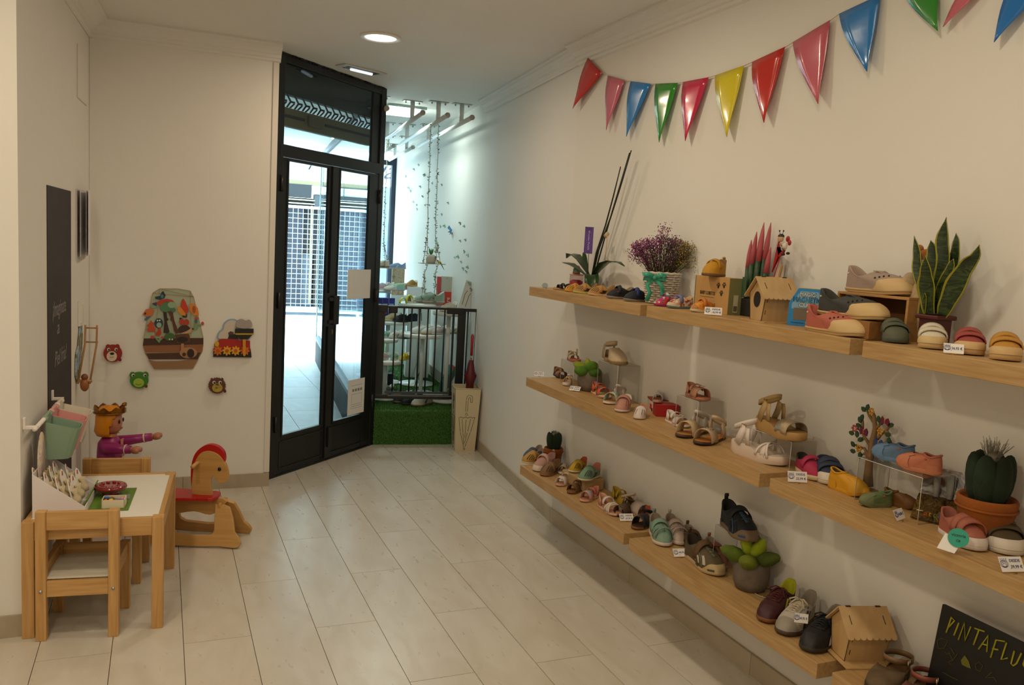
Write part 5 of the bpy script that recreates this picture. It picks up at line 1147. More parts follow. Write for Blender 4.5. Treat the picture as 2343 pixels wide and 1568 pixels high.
# patterned baby shoes
P,yw,L=TP(1553,1.985,1498,1.865); m=mat('#b5365c',.6,kind='patches',col2=('#b5265c','#d9cfc8','#4a5f8e','#c9433a','#6a8f9a'),scale=95); closed_strap('kids_shoe','small floral baby shoe with magenta sole on the top shelf',GT_,P,yw,L,'#a01a58','#b5365c',m=m,ins='#8c5a5a',W=L*.46)
P,yw,L=TP(1584,1.985,1528,1.865); m=mat('#c9a89a',.6,kind='patches',col2=('#c9a08a','#d9cfc0','#a84a3a','#b98a5a'),scale=110); s=closed_strap('kids_shoe','baby shoe with lilac centre panel and teal sole on the top shelf',GT_,P,yw,L,'#5c7a78','#c9a89a',strap='#7078a0',m=m,cap='#c9b99a',ins='#c9a07a',W=L*.46)
mb=MB(); mb.ribbon([(x*L,0,s.topz(x)+.004) for x in (.42,.5,.6,.7,.78)],Vector((0,1,0)),L*.17,.002); mb.build('centre_panel',mat('#757da6',.6),s.t)
for x in (.5,.6,.7): mb=MB(); mb.cbox((x*L,0,s.topz(x)+.0066),(.008,.006,.001)); mb.build('embroidery',mat('#c98a2c',.6),s.t)
P,yw,L=TP(1640,1.985,1581,1.865); m=mat('#c9531c',.6,kind='dye',col2=('#5f9a90','#c9531c','#d9a02c','#c2402c','#6f9a5a','#d9692c'),scale=28); s=closed_strap('kids_shoe','orange and green tie-dye baby shoe in front of the cardboard box',GT_,P,yw,L,'#cfc0a0','#c9531c',m=m,strap='#c9802c',ins='#b9a07a',W=L*.46,tabc='#5f9aa8')
price(1631,712,ZTOP,'DESDE|18,99 €','price card DESDE 18,99 at the tie-dye baby shoe',wx=1.85,tilt=.5,w=.062,h=.030,ang=.0)
# cardboard box with paws
a=onx(1663,1.955,ZTOP); b=onx(1586,1.965,ZTOP); c=onx(1692,2.02,ZTOP); H=.138
bx=thing('shoe_box','kraft cardboard box with paw prints and BABY LOBITOS lettering','box',(0,0,0)); KR=mat('#bd9257',.75); 
U=(a-b).normalized(); wd=(a-b).length; V3=Vector((U.y*-1,U.x,0)); V3=Vector((-U.y,U.x,0)); 
dp=.06; mb=MB(); q=[(0,0),(wd,0),(wd,dp),(0,dp)]; mb.prism(q,H,b,U,V3); bo=mb.build('carton',KR,bx,bevel=.001)
GRN=mat('#78784c',.7); nrm=-V3
mb=MB(); mb.prism([(0.001,.001),(dp-.001,.001),(dp-.001,H-.001),(.001,H-.001)],.0008,a+U*.0002,V3,Vector((0,0,1))); mb.build('green_side',GRN,bx)
mb=MB(); mb.prism([(0,0),(.005,0),(.005,H),(0,H)],.0008,b-V3*.0,U,Vector((0,0,1)),z0=.0001); mb.build('green_side',GRN,bx)
mb=MB(); mb.prism([(.008,.01),(.028,.01),(.028,.075),(.008,.075)],.0006,a+U*.001+V3*.015,V3,Vector((0,0,1))); mb.build('white_label',mat('#b9b49a',.7),bx)
mb=MB()
for k in range(9): mb.box((0,0,0),(0,0,0)) if False else mb.prism([(.010+k*.0018,.014),(.0108+k*.0018,.014),(.0108+k*.0018,.034),(.010+k*.0018,.034)],.0006,a+U*.0018+V3*.015,V3,Vector((0,0,1)))
mb.build('barcode',mat('#2a2722',.8),bx)
mb=MB(); text(mb,'MUSTANG',a+U*.0017+V3*.033+Vector((0,0,.058)),(0,0,1),-V3,.006); 
BKI=mat('#241a10',.8)
F0=b-V3*.0008
mb=MB(); text(mb,'BABY LOBITOS',F0+U*wd*.40+Vector((0,0,.073)),U,(0,0,1),.020,wmax=wd*.44); mb.build('lettering',BKI,bx)
mb=MB(); mb.prism([(wd*.18,.058),(wd*.60,.058),(wd*.60,.0588),(wd*.18,.0588)],.0004,F0,U,Vector((0,0,1))); mb.build('underline',BKI,bx)
for (x,z) in ((.70,.102),(.86,.105),(.80,.074)):
    mb=MB(); c0=F0+U*wd*x+Vector((0,0,z)); mb.prism([(px_*.9,pz) for px_,pz in circ(0,0,.0058,10,.0068)],.0005,c0,U,Vector((0,0,1)))
    for k,(dx_,dz_) in enumerate([(-.009,.006),(-.003,.0115),(.004,.0115),(.009,.006)]): mb.prism(circ(dx_,dz_,.0022,8,.0038),.0005,c0,U,Vector((0,0,1)))
    mb.build('paw_print',BKI,bx)
s=closed_strap('kids_shoe','mustard suede baby boot with heel tab on top of the cardboard box',GT_,b+U*wd*.42+V3*.062+Vector((0,0,H+.001)),math.atan2(-V3.y,-V3.x)+.35,.115,'#6e4f2c','#c08a12',slots=0,W=.072,hk=1.45,ins='#7a5a34',tabc='#b9860f')
# cylindrical plant with pink tips
q=onx(1722,2.045,ZTOP); t=thing('cylinder_snake_plant','spiky green plant with pink painted tips in a black square pot behind the birdhouse','plant',q)
MB().prism([(-.03,-.045),(.03,-.045),(.034,.055),(-.034,.055)],.065,(0,0,0)).build('pot',mat('#1d1b1b',.6),t,bevel=.003)
rnd=random.Random(4)
for i,(dy,dx,h,ln) in enumerate([(.045,0,.235,.0),(.018,-.01,.265,-.012),(.004,.0,.30,-.022),(-.012,-.008,.285,-.018),(-.024,.006,.30,-.025),(-.048,0,.21,-.02),(.0,.012,.2,-.01)]):
    b0=Vector((dx,dy,.05)); tp=Vector((dx,dy+ln,.05+h)); mb=MB(); k=[b0.lerp(tp,f)+Vector((0,.006*math.sin(f*3),0)) for f in (0,.3,.55)]; mb.tube(k,[.010,.011,.0105],8); s_=mb.build('leaf',mat('#1c3a1c',.5,kind='snake',col2='#27492a',scale=8),t)
    mb=MB(); k=[b0.lerp(tp,f)+Vector((0,.006*math.sin(f*3),0)) for f in (.55,.75,.9,1)]; mb.tube(k,[.0106,.0096,.006,.001],8); mb.build('pink_tip',mat('#b5565e',.5),s_)
mb=MB(); mb.prism([(-.012,0),(.012,0),(.012,.075),(-.012,.075)],.001,(-.035,.02,.07),(0,-1,0),(0,0,1)); mb.build('plant_label',mat('#3c5a40',.5),t)
# ladybird pick
lp=onx(1752,2.03,ZTOP); t=thing('ladybird_stick','red heart stick with a little ladybird figure standing behind the birdhouse','ornament',lp)
RE=mat('#9c0f14',.4); BKm=mat('#120d0c',.4)
MB().tube([(0,.0,.0),(0,-.02,.14),(0,-.045,.225)],.0022,6).build('stick',RE,t)
yv=Vector((0,-1,0))
MB().prism([(0,.17),(.03,.235),(.062,.262),(.05,.235),(.03,.225),(.028,.25),(.022,.285),(.016,.26)],.006,(0,-.015,0),(0,-1,0),(0,0,1)).build('heart_frame',RE,t)
MB().ball((-.004,-.045,.292),(.008,.014,.014),12,8).build('head',mat('#c9a07a',.5),t)
MB().ball((-.003,-.045,.299),(.009,.0145,.009),12,6).build('hood',BKm,t)
for dy in (-.006,.006): mb=MB(); mb.tube([(-.003,-.045+dy,.305),(-.003,-.045+dy*1.6,.315)],.001,5); mb.ball((-.003,-.045+dy*1.7,.318),.0032,6,5); mb.build('antenna',BKm,t)
MB().ball((-.003,-.066,.262),(.008,.013,.017),10,7,M=Matrix.Rotation(.7,3,'X').to_4x4()).build('body',mat('#d5c9bd',.5),t)
for k in range(3): MB().tube([(-.011,-.056-k*.006,.272-k*.006),(-.013,-.062-k*.006,.262-k*.006),(-.010,-.069-k*.005,.254-k*.005)],.0012,5).build('stripe',BKm,t)
for (dy,dz,r) in ((-.078,.290,.010),(-.088,.277,.009)): MB().ball((.0,dy,dz),(.004,r,r*1.1),10,6).build('wing',RE,t)
for (dy,dz) in ((-.068,.236),(-.092,.24)): MB().ball((-.006,dy,dz),(.006,.008,.005),8,6).build('shoe',BKm,t)
MB().tube([(-.008,-.05,.275),(-.012,-.06,.262),(-.010,-.075,.256)],.003,6).build('arm',mat('#c9a07a',.5),t)
cp=onx(1778,2.05,ZTOP); t=thing('clear_card','clear plastic bag with a little wooden spatula leaning behind the birdhouse','packet',cp)
mb=MB(); mb.prism([(-.06,0),(.02,-.01),(.035,.21),(-.03,.245),(-.055,.14)],.0012,(0,0,.0),(0,-1,0),(0,0,1)); mb.build('clear_bag',mat('#efefef',.12,kind='glass'),t); mb=MB(); mb.prism([(-.05,.02),(.012,.01),(.016,.20),(-.022,.228)],.0006,(-.003,0,0),(0,-1,0),(0,0,1)); mb.build('white_insert',mat('#c4b9ab',.8),t)
mb=MB(); mb.prism([(-.035,.05),(-.027,.047),(.010,.195),(.003,.20)],.002,(-.006,0,0),(0,-1,0),(0,0,1)); mb.build('spatula',mat('#c49a5a',.6),t)
# birdhouses
PLY=mat('#c9a878',.55,kind='woodz',col2='#bb9663',scale=10); PLY2=mat('#c3a06e',.55,kind='woodz',col2='#b58f5c',scale=10); BURN=mat('#3a2412',.8)
def birdhouse(label,P,yaw,w=.105,dpt=.115,hw=.095,hp=.150,hole=True):
    """front gable faces -x local, ridge along x"""
    t=thing('birdhouse',label,'birdhouse',P,yaw)
    MB().box((-dpt*.62,-w*.72,0),(dpt*.62,w*.72,.0035)).build('base_plate',PLY2,t)
    e=w/2; b=.34*w
    gab=[(-b,.0035),(b,.0035),(e,hw),(0,hp),(-e,hw)]
    mb=MB(); mb.prism(gab,.0035,(-dpt/2,0,0),(0,1,0),(0,0,1)); fr=mb.build('front_board',PLY2,t); mb=MB(); mb.prism(gab,.0035,(dpt/2-.0035,0,0),(0,1,0),(0,0,1)); mb.build('rear_board',PLY2,t)
    mb=MB(); ed=[(-dpt/2-.0006,y,z) for y,z in gab]; mb.tube(ed,.0009,4,closed=True); mb.build('burnt_edge',BURN,fr)
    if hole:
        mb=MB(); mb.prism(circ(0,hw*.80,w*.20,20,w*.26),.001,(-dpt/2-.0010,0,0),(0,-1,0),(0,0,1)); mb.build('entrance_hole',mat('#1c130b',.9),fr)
    for sy in (-1,1):
        mb=MB(); mb.add([(-dpt/2,sy*b,.0035),(dpt/2,sy*b,.0035),(dpt/2,sy*e,hw),(-dpt/2,sy*e,hw),(-dpt/2,sy*(b-.003),.0035),(dpt/2,sy*(b-.003),.0035),(dpt/2,sy*(e-.003),hw),(-dpt/2,sy*(e-.003),hw)],[(0,1,2,3),(4,7,6,5),(0,4,5,1),(1,5,6,2),(2,6,7,3),(3,7,4,0)]); sb=mb.build('side_board',PLY,t)
        for xx in (-dpt*.42,dpt*.42):
            for f0 in (.25,.70): mb=MB(); mb.tube([(xx,sy*(lerp(b,e,f0)+.0006),lerp(.0035,hw,f0)),(xx,sy*(lerp(b,e,f0+.16)+.0006),lerp(.0035,hw,f0+.16))],.0012,4); mb.build('slot',BURN,sb)
        # scalloped roof board
        d=Vector((0,sy*(e+.016),hw-.016*(hp-hw)/e+.003)); r=Vector((0,0,hp+.004)); V=(d-r); Lr=V.length; V=V.normalized(); x0=-dpt/2-.014; x1=dpt/2+.012; ns=8; st=(x1-x0)/ns
        pts=[(x0,0),(x1,0)]
        for k in range(ns): 
            for j in range(5): a=PI*j/4; pts.append((x1-st*k-st/2+st/2*math.cos(a),Lr-st*.35+st*.45*math.sin(a)))
        mb=MB(); mb.prism(pts,.0035*(1 if sy<0 else 1),r,(1,0,0),V,z0=-.0017); rf=mb.build('roof_board',PLY,t)
        nn=Vector((1,0,0)).cross(V); nn=nn if nn.z>0 else -nn
        for xx in (x0+.024,x1-.024): mb=MB(); mb.tube([Vector((xx,0,0))+r+V*Lr*.28+nn*.0022,Vector((xx,0,0))+r+V*Lr*.55+nn*.0022],.0012,4); mb.build('slot',BURN,rf)
    for xx in (x0+.03,x1-.03): mb=MB(); mb.cbox((xx,0,hp+.005),(.016,.006,.003)); mb.build('ridge_tab',BURN,t)
    return t
hc=onx(1762,1.962,ZTOP); birdhouse('plywood birdhouse with round hole and scalloped roof on the top shelf',hc,math.radians(-8))
# magic cube box
mc=onx(1848,1.995,ZTOP); mcb=thing('toy_box','blue MAGIC MAGNETIC CUBE toy box with window on the top shelf','box',mc,math.radians(-58))
w_,h_,d_=.125,.125,.045
MB().prism([(-w_/2,0),(w_/2,0),(w_/2,h_*.72),(w_*.30,h_),(-w_*.28,h_),(-w_/2,h_*.60)],d_,(0,d_/2,0),(1,0,0),(0,0,1)).build('carton',mat('#2585c9',.3),mcb,bevel=.001)
mb=MB(); mb.prism([(-w_*.28,0),(w_*.30,0),(w_*.30,.001),(-w_*.28,.001)],d_,(0,d_/2,h_),(1,0,0),(0,0,1)); mb.build('green_top',mat('#8ea02c',.5),mcb)
mb=MB(); mb.prism([(-w_*.42,h_*.45),(w_*.4,h_*.45),(w_*.35,h_*.8),(w_*.24,h_*.93),(-w_*.22,h_*.93),(-w_*.42,h_*.58)],.0006,(0,-d_/2,0),(1,0,0),(0,0,1)); mb.build('pale_panel',mat('#7fa9c4',.4),mcb)
mb=MB(); mb.prism([(-w_*.36,.02),(w_*.28,.02),(w_*.28,h_*.48),(-w_*.36,h_*.48)],.0012,(0,-d_/2,0),(1,0,0),(0,0,1)); mb.build('window',mat('#6e5f4e',.15,coat=.6),mcb)
mb=MB(); mb.prism([(w_*.05,.02),(w_*.34,.025),(w_*.40,h_*.35),(w_*.30,h_*.52),(w_*.12,h_*.5)],.0018,(0,-d_/2,0),(1,0,0),(0,0,1)); mb.build('cube_picture',mat('#c95a1c',.4,kind='patches',col2=('#c9401c','#d98a1c','#b5302c'),scale=30),mcb)
ty=-d_/2-.0012
for s_,z_,sz,cc,wm in (('MAGIC',h_*.84,.018,'#e9e2cf',.05),('MAGNETIC',h_*.70,.020,'#2f96cf',.085),('CUBE',h_*.555,.020,'#ece6d6',.05)):
    mb=MB(); text(mb,s_,(-w_*.02,ty-.0002,z_),(1,0,0),(0,0,1),sz*1.2,th=.001,wmax=wm*1.08); mb.build('lettering_shadow',mat('#14486e' if cc[1]!='2' else '#0e2c47',.6),mcb)
    mb=MB(); text(mb,s_,(-w_*.02,ty-.0018,z_),(1,0,0),(0,0,1),sz,wmax=wm); mb.build('lettering',mat(cc,.5),mcb)
mb=MB(); text(mb,'Rompecabezas 3D Magnético',(-w_*.05,ty,.011),(1,0,0),(0,0,1),.006,wmax=.085); mb.build('small_print',mat('#0c1c2c',.6),mcb)
# wooden crate with two trainers, small block, pink one on the shelf
cr=thing('wooden_crate','open pine crate stood on its side carrying the beige canvas shoe','crate',(0,0,0)); CW=mat('#b98a50',.5,kind='wood',col2='#a87a42',scale=20)
y0=onx(2084,2.0,ZTOP).y; y1=onx(1938,2.03,ZTOP).y; x0,x1=1.975,2.085; hh=.128
MB().box((x0,y0,hh-.008),(x1,y1,hh)).build('top_board',CW,cr,bevel=.001); MB().box((x0,y0,0),(x1,y1,.008)).build('bottom_board',CW,cr); MB().box((x1-.004,y0,.008),(x1,y1,hh-.008)).build('back_board',mat('#7d5226',.6),cr)
MB().box((x0,y1-.008,.008),(x1,y1,hh-.008)).build('end_board',CW,cr); e=MB().box((x0,y0,.008),(x1,y0+.008,hh-.008)).build('end_board',CW,cr)
MB().prism([(-.018,.055),(.0,.05),(.018,.062),(.014,.078),(.0,.09),(-.016,.08)],.001,(x0+.05,y0+.0086,0),(1,0,0),(0,0,1)).build('bird_cut_out',mat('#6b4218',.7),e)
cr.location=(0,0,ZTOP)
sb=thing('wooden_block_box','small dark pine box under the grey canvas shoe','box',(1.925,onx(1962,1.925,ZTOP).y,ZTOP)); MB().box((-.035,-.075,0),(.03,.075,.052)).build('carton',mat('#9a6a34',.55,kind='wood',col2='#85592a',scale=20),sb,bevel=.002); MB().box((-.036,-.01,.004),(-.035,-.009,.05)).build('joint',BURN,sb)
def canvas(label,P,yaw,L,up,z=0):
    s=Shoe('canvas_shoe',label,'canvas slip-on shoes on the top shelf',P,yaw,L,L*.37); s.sole('#c4a370',.016,heel=.013,edge='#a88653'); s.setup(toe=.14,front=.225,side=.165,heel=.29,o0=-.015,o1=.52,ow=.66); s.upper(up,mat(up,.8,kind='fabric',scale=30) if False else up)
    s.toecap('#cdae7a',t0=.50,u1=.56,off=.0022); s.eyelets('#14101a',n=4,t0=.74,t1=.93,u=.70,r=.0030)
    for sd in (1,-1): c=s.surf(.10,sd,.62,.002); MB().ball(c,(.003,.002,.003),8,6).build('rivet',mat('#ddd3c6',.5),s.t)
    mb=MB(); mb.ribbon([s.surf(.02,1,.1,.002),s.surf(.0,1,.1,.002),s.surf(.02,-1,.1,.002)],Vector((0,0,1)),.010,.0012); mb.build('heel_patch',mat('#cdae7a',.6),s.t)
    s.tongue(up,x0=.44,x1=.58); return s
P,yw,L=TP(1838,1.90,1981,1.895); canvas('salmon pink canvas slip-on shoe with cream toe cap, on the top shelf itself',P,yw,L,'#b5604e')
P=onx(1873,1.915,ZTOP+.053); Q=onx(2029,1.94,ZTOP+.053); canvas('dark grey canvas slip-on shoe with cream toe cap on the small dark box',P,math.atan2((Q-P).y,(Q-P).x),(Q-P).length,'#3a3a36')
P=onx(1937,2.02,ZTOP+.1285); Q=onx(2090,2.03,ZTOP+.1285); canvas('pale beige canvas slip-on shoe with cream toe cap on top of the crate',P,math.atan2((Q-P).y,(Q-P).x),(Q-P).length,'#a58f80')
# four velcro trainers on the near segment
def velcro(label,P,yaw,L,up,cap,sole,gp='velcro canvas shoes on the top shelf',strap=None,pull=False):
    s=Shoe('velcro_shoe',label,gp,P,yaw,L,L*.54); s.sole(sole,.016,edge=None); s.setup(toe=.18,front=.33,side=.28,heel=.36,o0=.02,o1=.46,ow=.70); s.upper(up,up)
    if cap: s.toecap(cap,t0=.58,u1=.40,off=.003)
    s.vstrap(0,strap or up,.58,w=.15,u0=.30,up=.020,dx=.05); s.vstrap(1,strap or up,.74,w=.15,u0=.35,up=.006,dx=.05); return s
for hx,hw,tx,tw,lb,up,cap,sole in [(2027,1.97,2072,1.865,'all grey green velcro toddler shoe on the top shelf beside the crate','#575a48',None,'#4b5145'),(2122,1.98,2140,1.865,'white velcro toddler shoe with cream toe in front of the snake plant','#d8d0ba','#c9ad7a','#c4a774'),(2205,1.985,2228,1.865,'rose pink velcro toddler shoe with cream toe on the top shelf','#a04640','#c9a672','#c4a06c'),(2287,1.985,2310,1.865,'mustard velcro toddler shoe with cream toe at the right end of the top shelf','#c08a34','#c9a672','#c4a06c')]:
    P,yw,L=TP(hx,hw,tx,tw); velcro(lb,P,yw,.135,up,cap,sole)
price(2181,800,ZTOP,'36,95 €','price card 36,95 between the white and rose velcro shoes',wx=1.848,tilt=.6,w=.046,h=.028,ang=.1)
# snake plant
sp_=onx(2134,2.0,ZTOP); t=thing('snake_plant','variegated snake plant with yellow edged leaves in a dark red pot','plant',sp_)
MB().prism([(-.030,-.030),(.030,-.030),(.030,.030),(-.030,.030)],.078,(0,0,0)).build('pot',mat('#4a1210',.5),t,bevel=.004); MB().prism([(-.038,-.038),(.038,-.038),(.038,.038),(-.038,.038)],.012,(0,0,.074)).build('pot_rim',mat('#4f1412',.5),t,bevel=.003)
MB().lathe([(0,.086),(.03,.088),(0,.094)],10).build('soil',mat('#1f1510',.9,bump=1,scale=60),t)
SG=mat('#3d5022',.4,kind='snake',col2='#1b2b13',scale=7); SY=mat('#8f8a1e',.45)
def tow(px_,py_,depthx): return onpl(px_,py_,(depthx,0,0),(1,0,0))-sp_
def sleaf(pts,ws,dx,tw=0):
    """pts are photo points up the leaf, real depth dx off the pot"""
    P=[tow(a,b,sp_.x+dx*(i/(len(pts)-1))) for i,(a,b) in enumerate(pts)]
    # refine
    Q=[];W=[]
    for i in range(len(P)-1):
        for j in range(4):
            f=j/4; p0=P[max(i-1,0)];p1=P[i];p2=P[i+1];p3=P[min(i+2,len(P)-1)]
            Q.append(.5*((2*p1)+(-p0+p2)*f+(2*p0-5*p1+4*p2-p3)*f*f+(-p0+3*p1-3*p2+p3)*f**3)); W.append(lerp(ws[i],ws[i+1],f*f*(3-2*f)))
    Q.append(P[-1]);W.append(ws[-1])
    for nm,k0,k1,m,off in (('leaf',-.84,.84,SG,0),):
        mb=MB(); vs=[]
        for i,q in enumerate(Q):
            tt=(Q[min(i+1,len(Q)-1)]-Q[max(i-1,0)]).normalized(); an=tw*(i/len(Q)); sdv=Vector((math.sin(an)*.5,-math.cos(an),0)); sdv=(sdv-tt*sdv.dot(tt)).normalized(); up=tt.cross(sdv)
            for k in (-1,-.84,-.4,0,.4,.84,1): vs.append(q+sdv*W[i]*k-up*(abs(k)**2*W[i]*.35))
        fs=[];mi=[]
        for i in range(len(Q)-1):
            for k in range(6): fs.append((i*7+k,i*7+k+1,(i+1)*7+k+1,(i+1)*7+k)); mi.append(1 if k in (0,5) else 0)
        mb.add(vs,fs,0,True); mb.mi=mi; o=mb.build('leaf',[SG,SY],t); sd=o.modifiers.new('t','SOLIDIFY'); sd.thickness=.002
s1=.055/58
def wpx(l): return [a*s1*1.08 for a in l]
sleaf([(2135,738),(2128,705),(2125,655),(2122,620),(2118,585)],wpx([8,22,30,20,1]),-.05)
sleaf([(2150,738),(2168,700),(2190,655),(2215,610),(2235,585),(2241,560)],wpx([8,24,31,22,13,1]),-.03,.3)
sleaf([(2140,738),(2150,650),(2162,600),(2160,550),(2166,497)],wpx([8,18,22,22,1]),-.0)
sleaf([(2132,738),(2118,680),(2102,620),(2100,580),(2092,540)],wpx([8,15,17,13,1]),.01,.2)
sleaf([(2140,738),(2172,650),(2186,600),(2190,560),(2188,534)],wpx([8,16,18,13,1]),.03,-.2)
sleaf([(2130,738),(2130,640),(2136,595),(2135,570),(2130,550)],wpx([7,14,20,16,1]),.0)
sleaf([(2140,738),(2150,670),(2165,640),(2178,610),(2182,592)],wpx([7,12,16,12,1]),-.02)
sleaf([(2120,738),(2112,725),(2114,700),(2118,680),(2116,670)],wpx([8,12,12,6,1]),-.03)
k=onx(2122,2.06,ZTOP+.0); t=thing('plush_bear','small orange brown plush hidden behind the snake plant leaves','toy',(2.045,onx(2130,2.045,ZTOP+.3).y,ZTOP))
FB=mat('#b06a30',.9,kind='felt',scale=40); FWt=mat('#c9b08a',.9,kind='felt',scale=40)
for nm,c,r,m in (('body',(0,0,.10),(.035,.045,.10),FWt),('head',(0,0,.235),(.032,.042,.036),FB),('ear',(0,.036,.268),(.010,.014,.014),FB),('ear',(0,-.036,.268),(.010,.014,.014),FB),('muzzle',(-.026,.0,.225),(.014,.02,.015),FWt),('arm',(-.01,.05,.17),(.02,.022,.03),FWt),('arm',(-.01,-.05,.17),(.02,.022,.03),FWt)): MB().ball(c,r,14,9).build(nm,m,t)
# ================================================================ middle shelf
GM_='sandals on the middle shelf'
def MP(hp,tp,L=None,z=ZM): return pose(hp,tp,z,L)
S=lambda lb,hp,tp,*a,z=ZM,L=None,gp=GM_,**k: sandal('sandal',lb,gp,*MP(hp,tp,L,z),*a,**k)
C=lambda lb,hp,tp,*a,z=ZM,L=None,gp=GM_,**k: cage('kids_sandal',lb,gp,*MP(hp,tp,L,z),*a,**k)
K=lambda lb,hp,tp,*a,z=ZM,L=None,gp=GM_,**k: closed_strap('kids_shoe',lb,gp,*MP(hp,tp,L,z),*a,**k)
price(1233,862,ZM,'DESDE|37,99 €','price card at the far left end of the middle shelf',tilt=.9,w=.052,h=.03)
s=S('brown leather footbed sandal at the far left end of the middle shelf',(1258,853),(1292,868),'#2a1c12','#6b4324','#7a4a26',toe=(.66,.30,.20),ank='cup',L=.15,W=.062); s.tbar('#7a4a26',z0=.34,z1=.24,w=.3)
P_=RP((1290,818),(1330,829),2.0,.135,1.98); riser(2.015,P_[0].y-.06,ZM,.15,.11,P_[0].z-ZM-.001,'small clear riser under the beige sandal with pink sole')
s=sandal('sandal','beige buckled toddler sandal with pink sole on the small clear riser',GM_,*P_,'#a3563f','#b5604e','#b09a78',toe=(.55,.22,.20),ank='cup',W=.058); s.buckle(x=.3,y=.5,z=.34)
S('small white sandal with rainbow toe straps on the middle shelf',(1322,868),(1293,884),'#dccfc6','#d9b9ac','#dccfd0',toe=(.60,.26,.26),toecol=mat('#c9a13a',.5,kind='dye',col2=('#d9c9a0','#b5a83a','#d9862c','#8fae6a','#c97ba0'),scale=45),ank='sling',L=.12,th=.014)
price(1314,896,ZM,'DESDE|42,99 €','price card beside the orange patterned sandal on the middle shelf',tilt=.9,w=.054,h=.03,ang=-.3)
m=mat('#d9602c',.6,kind='patches',col2=('#d95a26','#c94a20','#d9602c','#6f6a8a','#d97a3a','#a8605a'),scale=85)
s=S('orange patterned strap sandal with cream bed on the middle shelf',(1345,893),(1392,914),'#d9c3b0','#d6c294',m,toe=(.68,.16,.22),ank='cup',L=.185,edge='#d9806c'); s.tbar(m,x0=.42,x1=.66,z0=.30,z1=.20,w=.22)
P_=RP((1368,822),(1438,832),2.0,.20,1.975); riser(2.015,P_[0].y-.09,ZM,.19,.12,P_[0].z-ZM-.001,'tall clear riser under the espadrille')
s=Shoe('espadrille','cream closed toe espadrille with jute sole on the tall clear riser',GM_,*P_,W=.078); s.sole('#a5885a',.016,ridge='#7d6238').footbed('#a08256'); s.setup(toe=.15,front=.27,side=.02,heel=.02,o0=.40,o1=.50,ow=.9)
mb=MB(); vs=[];n=14
seq=[(lerp(.42,1,math.sin(PI/2*a/n)),1) for a in range(n+1)]+[(lerp(.42,1,math.sin(PI/2*(1-a/n))),-1) for a in range(1,n+1)]
s.setup(toe=.16,front=.30,side=.30,heel=.2,o0=.30,o1=.50,ow=.62)
for t,sd in seq:
    for b in range(7): vs.append(s.surf(t,sd,b/6))
mb.add(vs,[(a*7+b,(a+1)*7+b,(a+1)*7+b+1,a*7+b+1) for a in range(len(seq)-1) for b in range(6)],0,True); mb.build('toe_upper',mat('#c9b596',.8,kind='fabric',scale=20),s.t)
s.posts('#b39a72',x=.10,z0=.06,z1=.40,w=.10,lean=.06); s.ankle('#b8a07a',z=.42,x0=.04,x1=.46,w=.09,tilt=.05); s.counter('#b39a72',h=.18,t1=.12)
# plush plant pots
FP=mat('#7b6f62',.95,kind='felt',scale=20,col2='#63584c')
def plush(label,P,sc,leaves):
    t=thing('plush_plant',label,'plush plant',P,group='plush potted plants on the shelves')
    MB().lathe([(0,0),(.052*sc,.002),(.064*sc,.03*sc),(.066*sc,.07*sc),(.062*sc,.10*sc),(.058*sc,.112*sc),(.052*sc,.106*sc),(.050*sc,.09*sc),(0,.088*sc)],24).build('pot',FP,t)
    MB().lathe([(0,.086*sc),(.050*sc,.09*sc),(.03*sc,.10*sc),(0,.104*sc)],14).build('soil',mat('#241812',.95,bump=1,scale=50),t)
    for i,(d,l,w_,cc) in enumerate(leaves):
        d=Vector(d).normalized(); mb=MB(); b=Vector((0,0,.10*sc))+d*.012; c=b+d*(l*.55); q=d.to_track_quat('Z','Y').to_matrix().to_4x4()
        prof=[(0.002,0),(w_*.36,l*.12),(w_*.58,l*.35),(w_*.58,l*.6),(w_*.36,l*.85),(.001,l)]
        mb.lathe(prof,12,M=Matrix.Translation(b)@q@Matrix.Scale(.75,4,(0,1,0))); mb.build('leaf',mat(cc,.9,kind='felt',scale=25),t)
    return t
pq=onz(1392,893,ZM); plush('grey plush pot with green plush leaves under the tall clear riser',Vector((2.0,pq.y,ZM)),.95,[((-.5,.9,.35),.10,.05,'#8a9a22'),((-.9,-.2,.1),.09,.06,'#4f7a1a'),((-.2,-.6,.5),.08,.06,'#5c8a1e'),((-.3,.1,1),.06,.04,'#a3ad2a'),((.0,-.9,.1),.07,.06,'#4a7018')])
s=S('white sandal with yellow and teal toe bands, left of the closed pink shoe',(1468,908),(1398,926),'#dccfb9','#b98a5c','#ddd2c8',toe=(.68,.26,.24),toecol=mat('#b9a84a',.5,kind='dye',col2=('#c9b24a','#5f9a94','#d9cfb0','#7d9ab5'),scale=60),ank='loop',L=.185,az=.36)
K('closed pale pink toddler shoe with cut-out flower, white sole, middle shelf',(1455,918),(1418,945),'#d9c9b9','#b98474','#b98474',L=.155,ins='#c9b9b0',W=.068,cap=None,edge='#c9b9a9').slots('#7a4a40',n=2,t0=.84,t1=.92)
C('small white fisherman sandal in front of the red box',(1487,938),(1459,961),'#d5c6b6','#d5c9c4','#d9cfcc',L=.125,ins='#b97a5c',cut='#8a5f48',n=3)
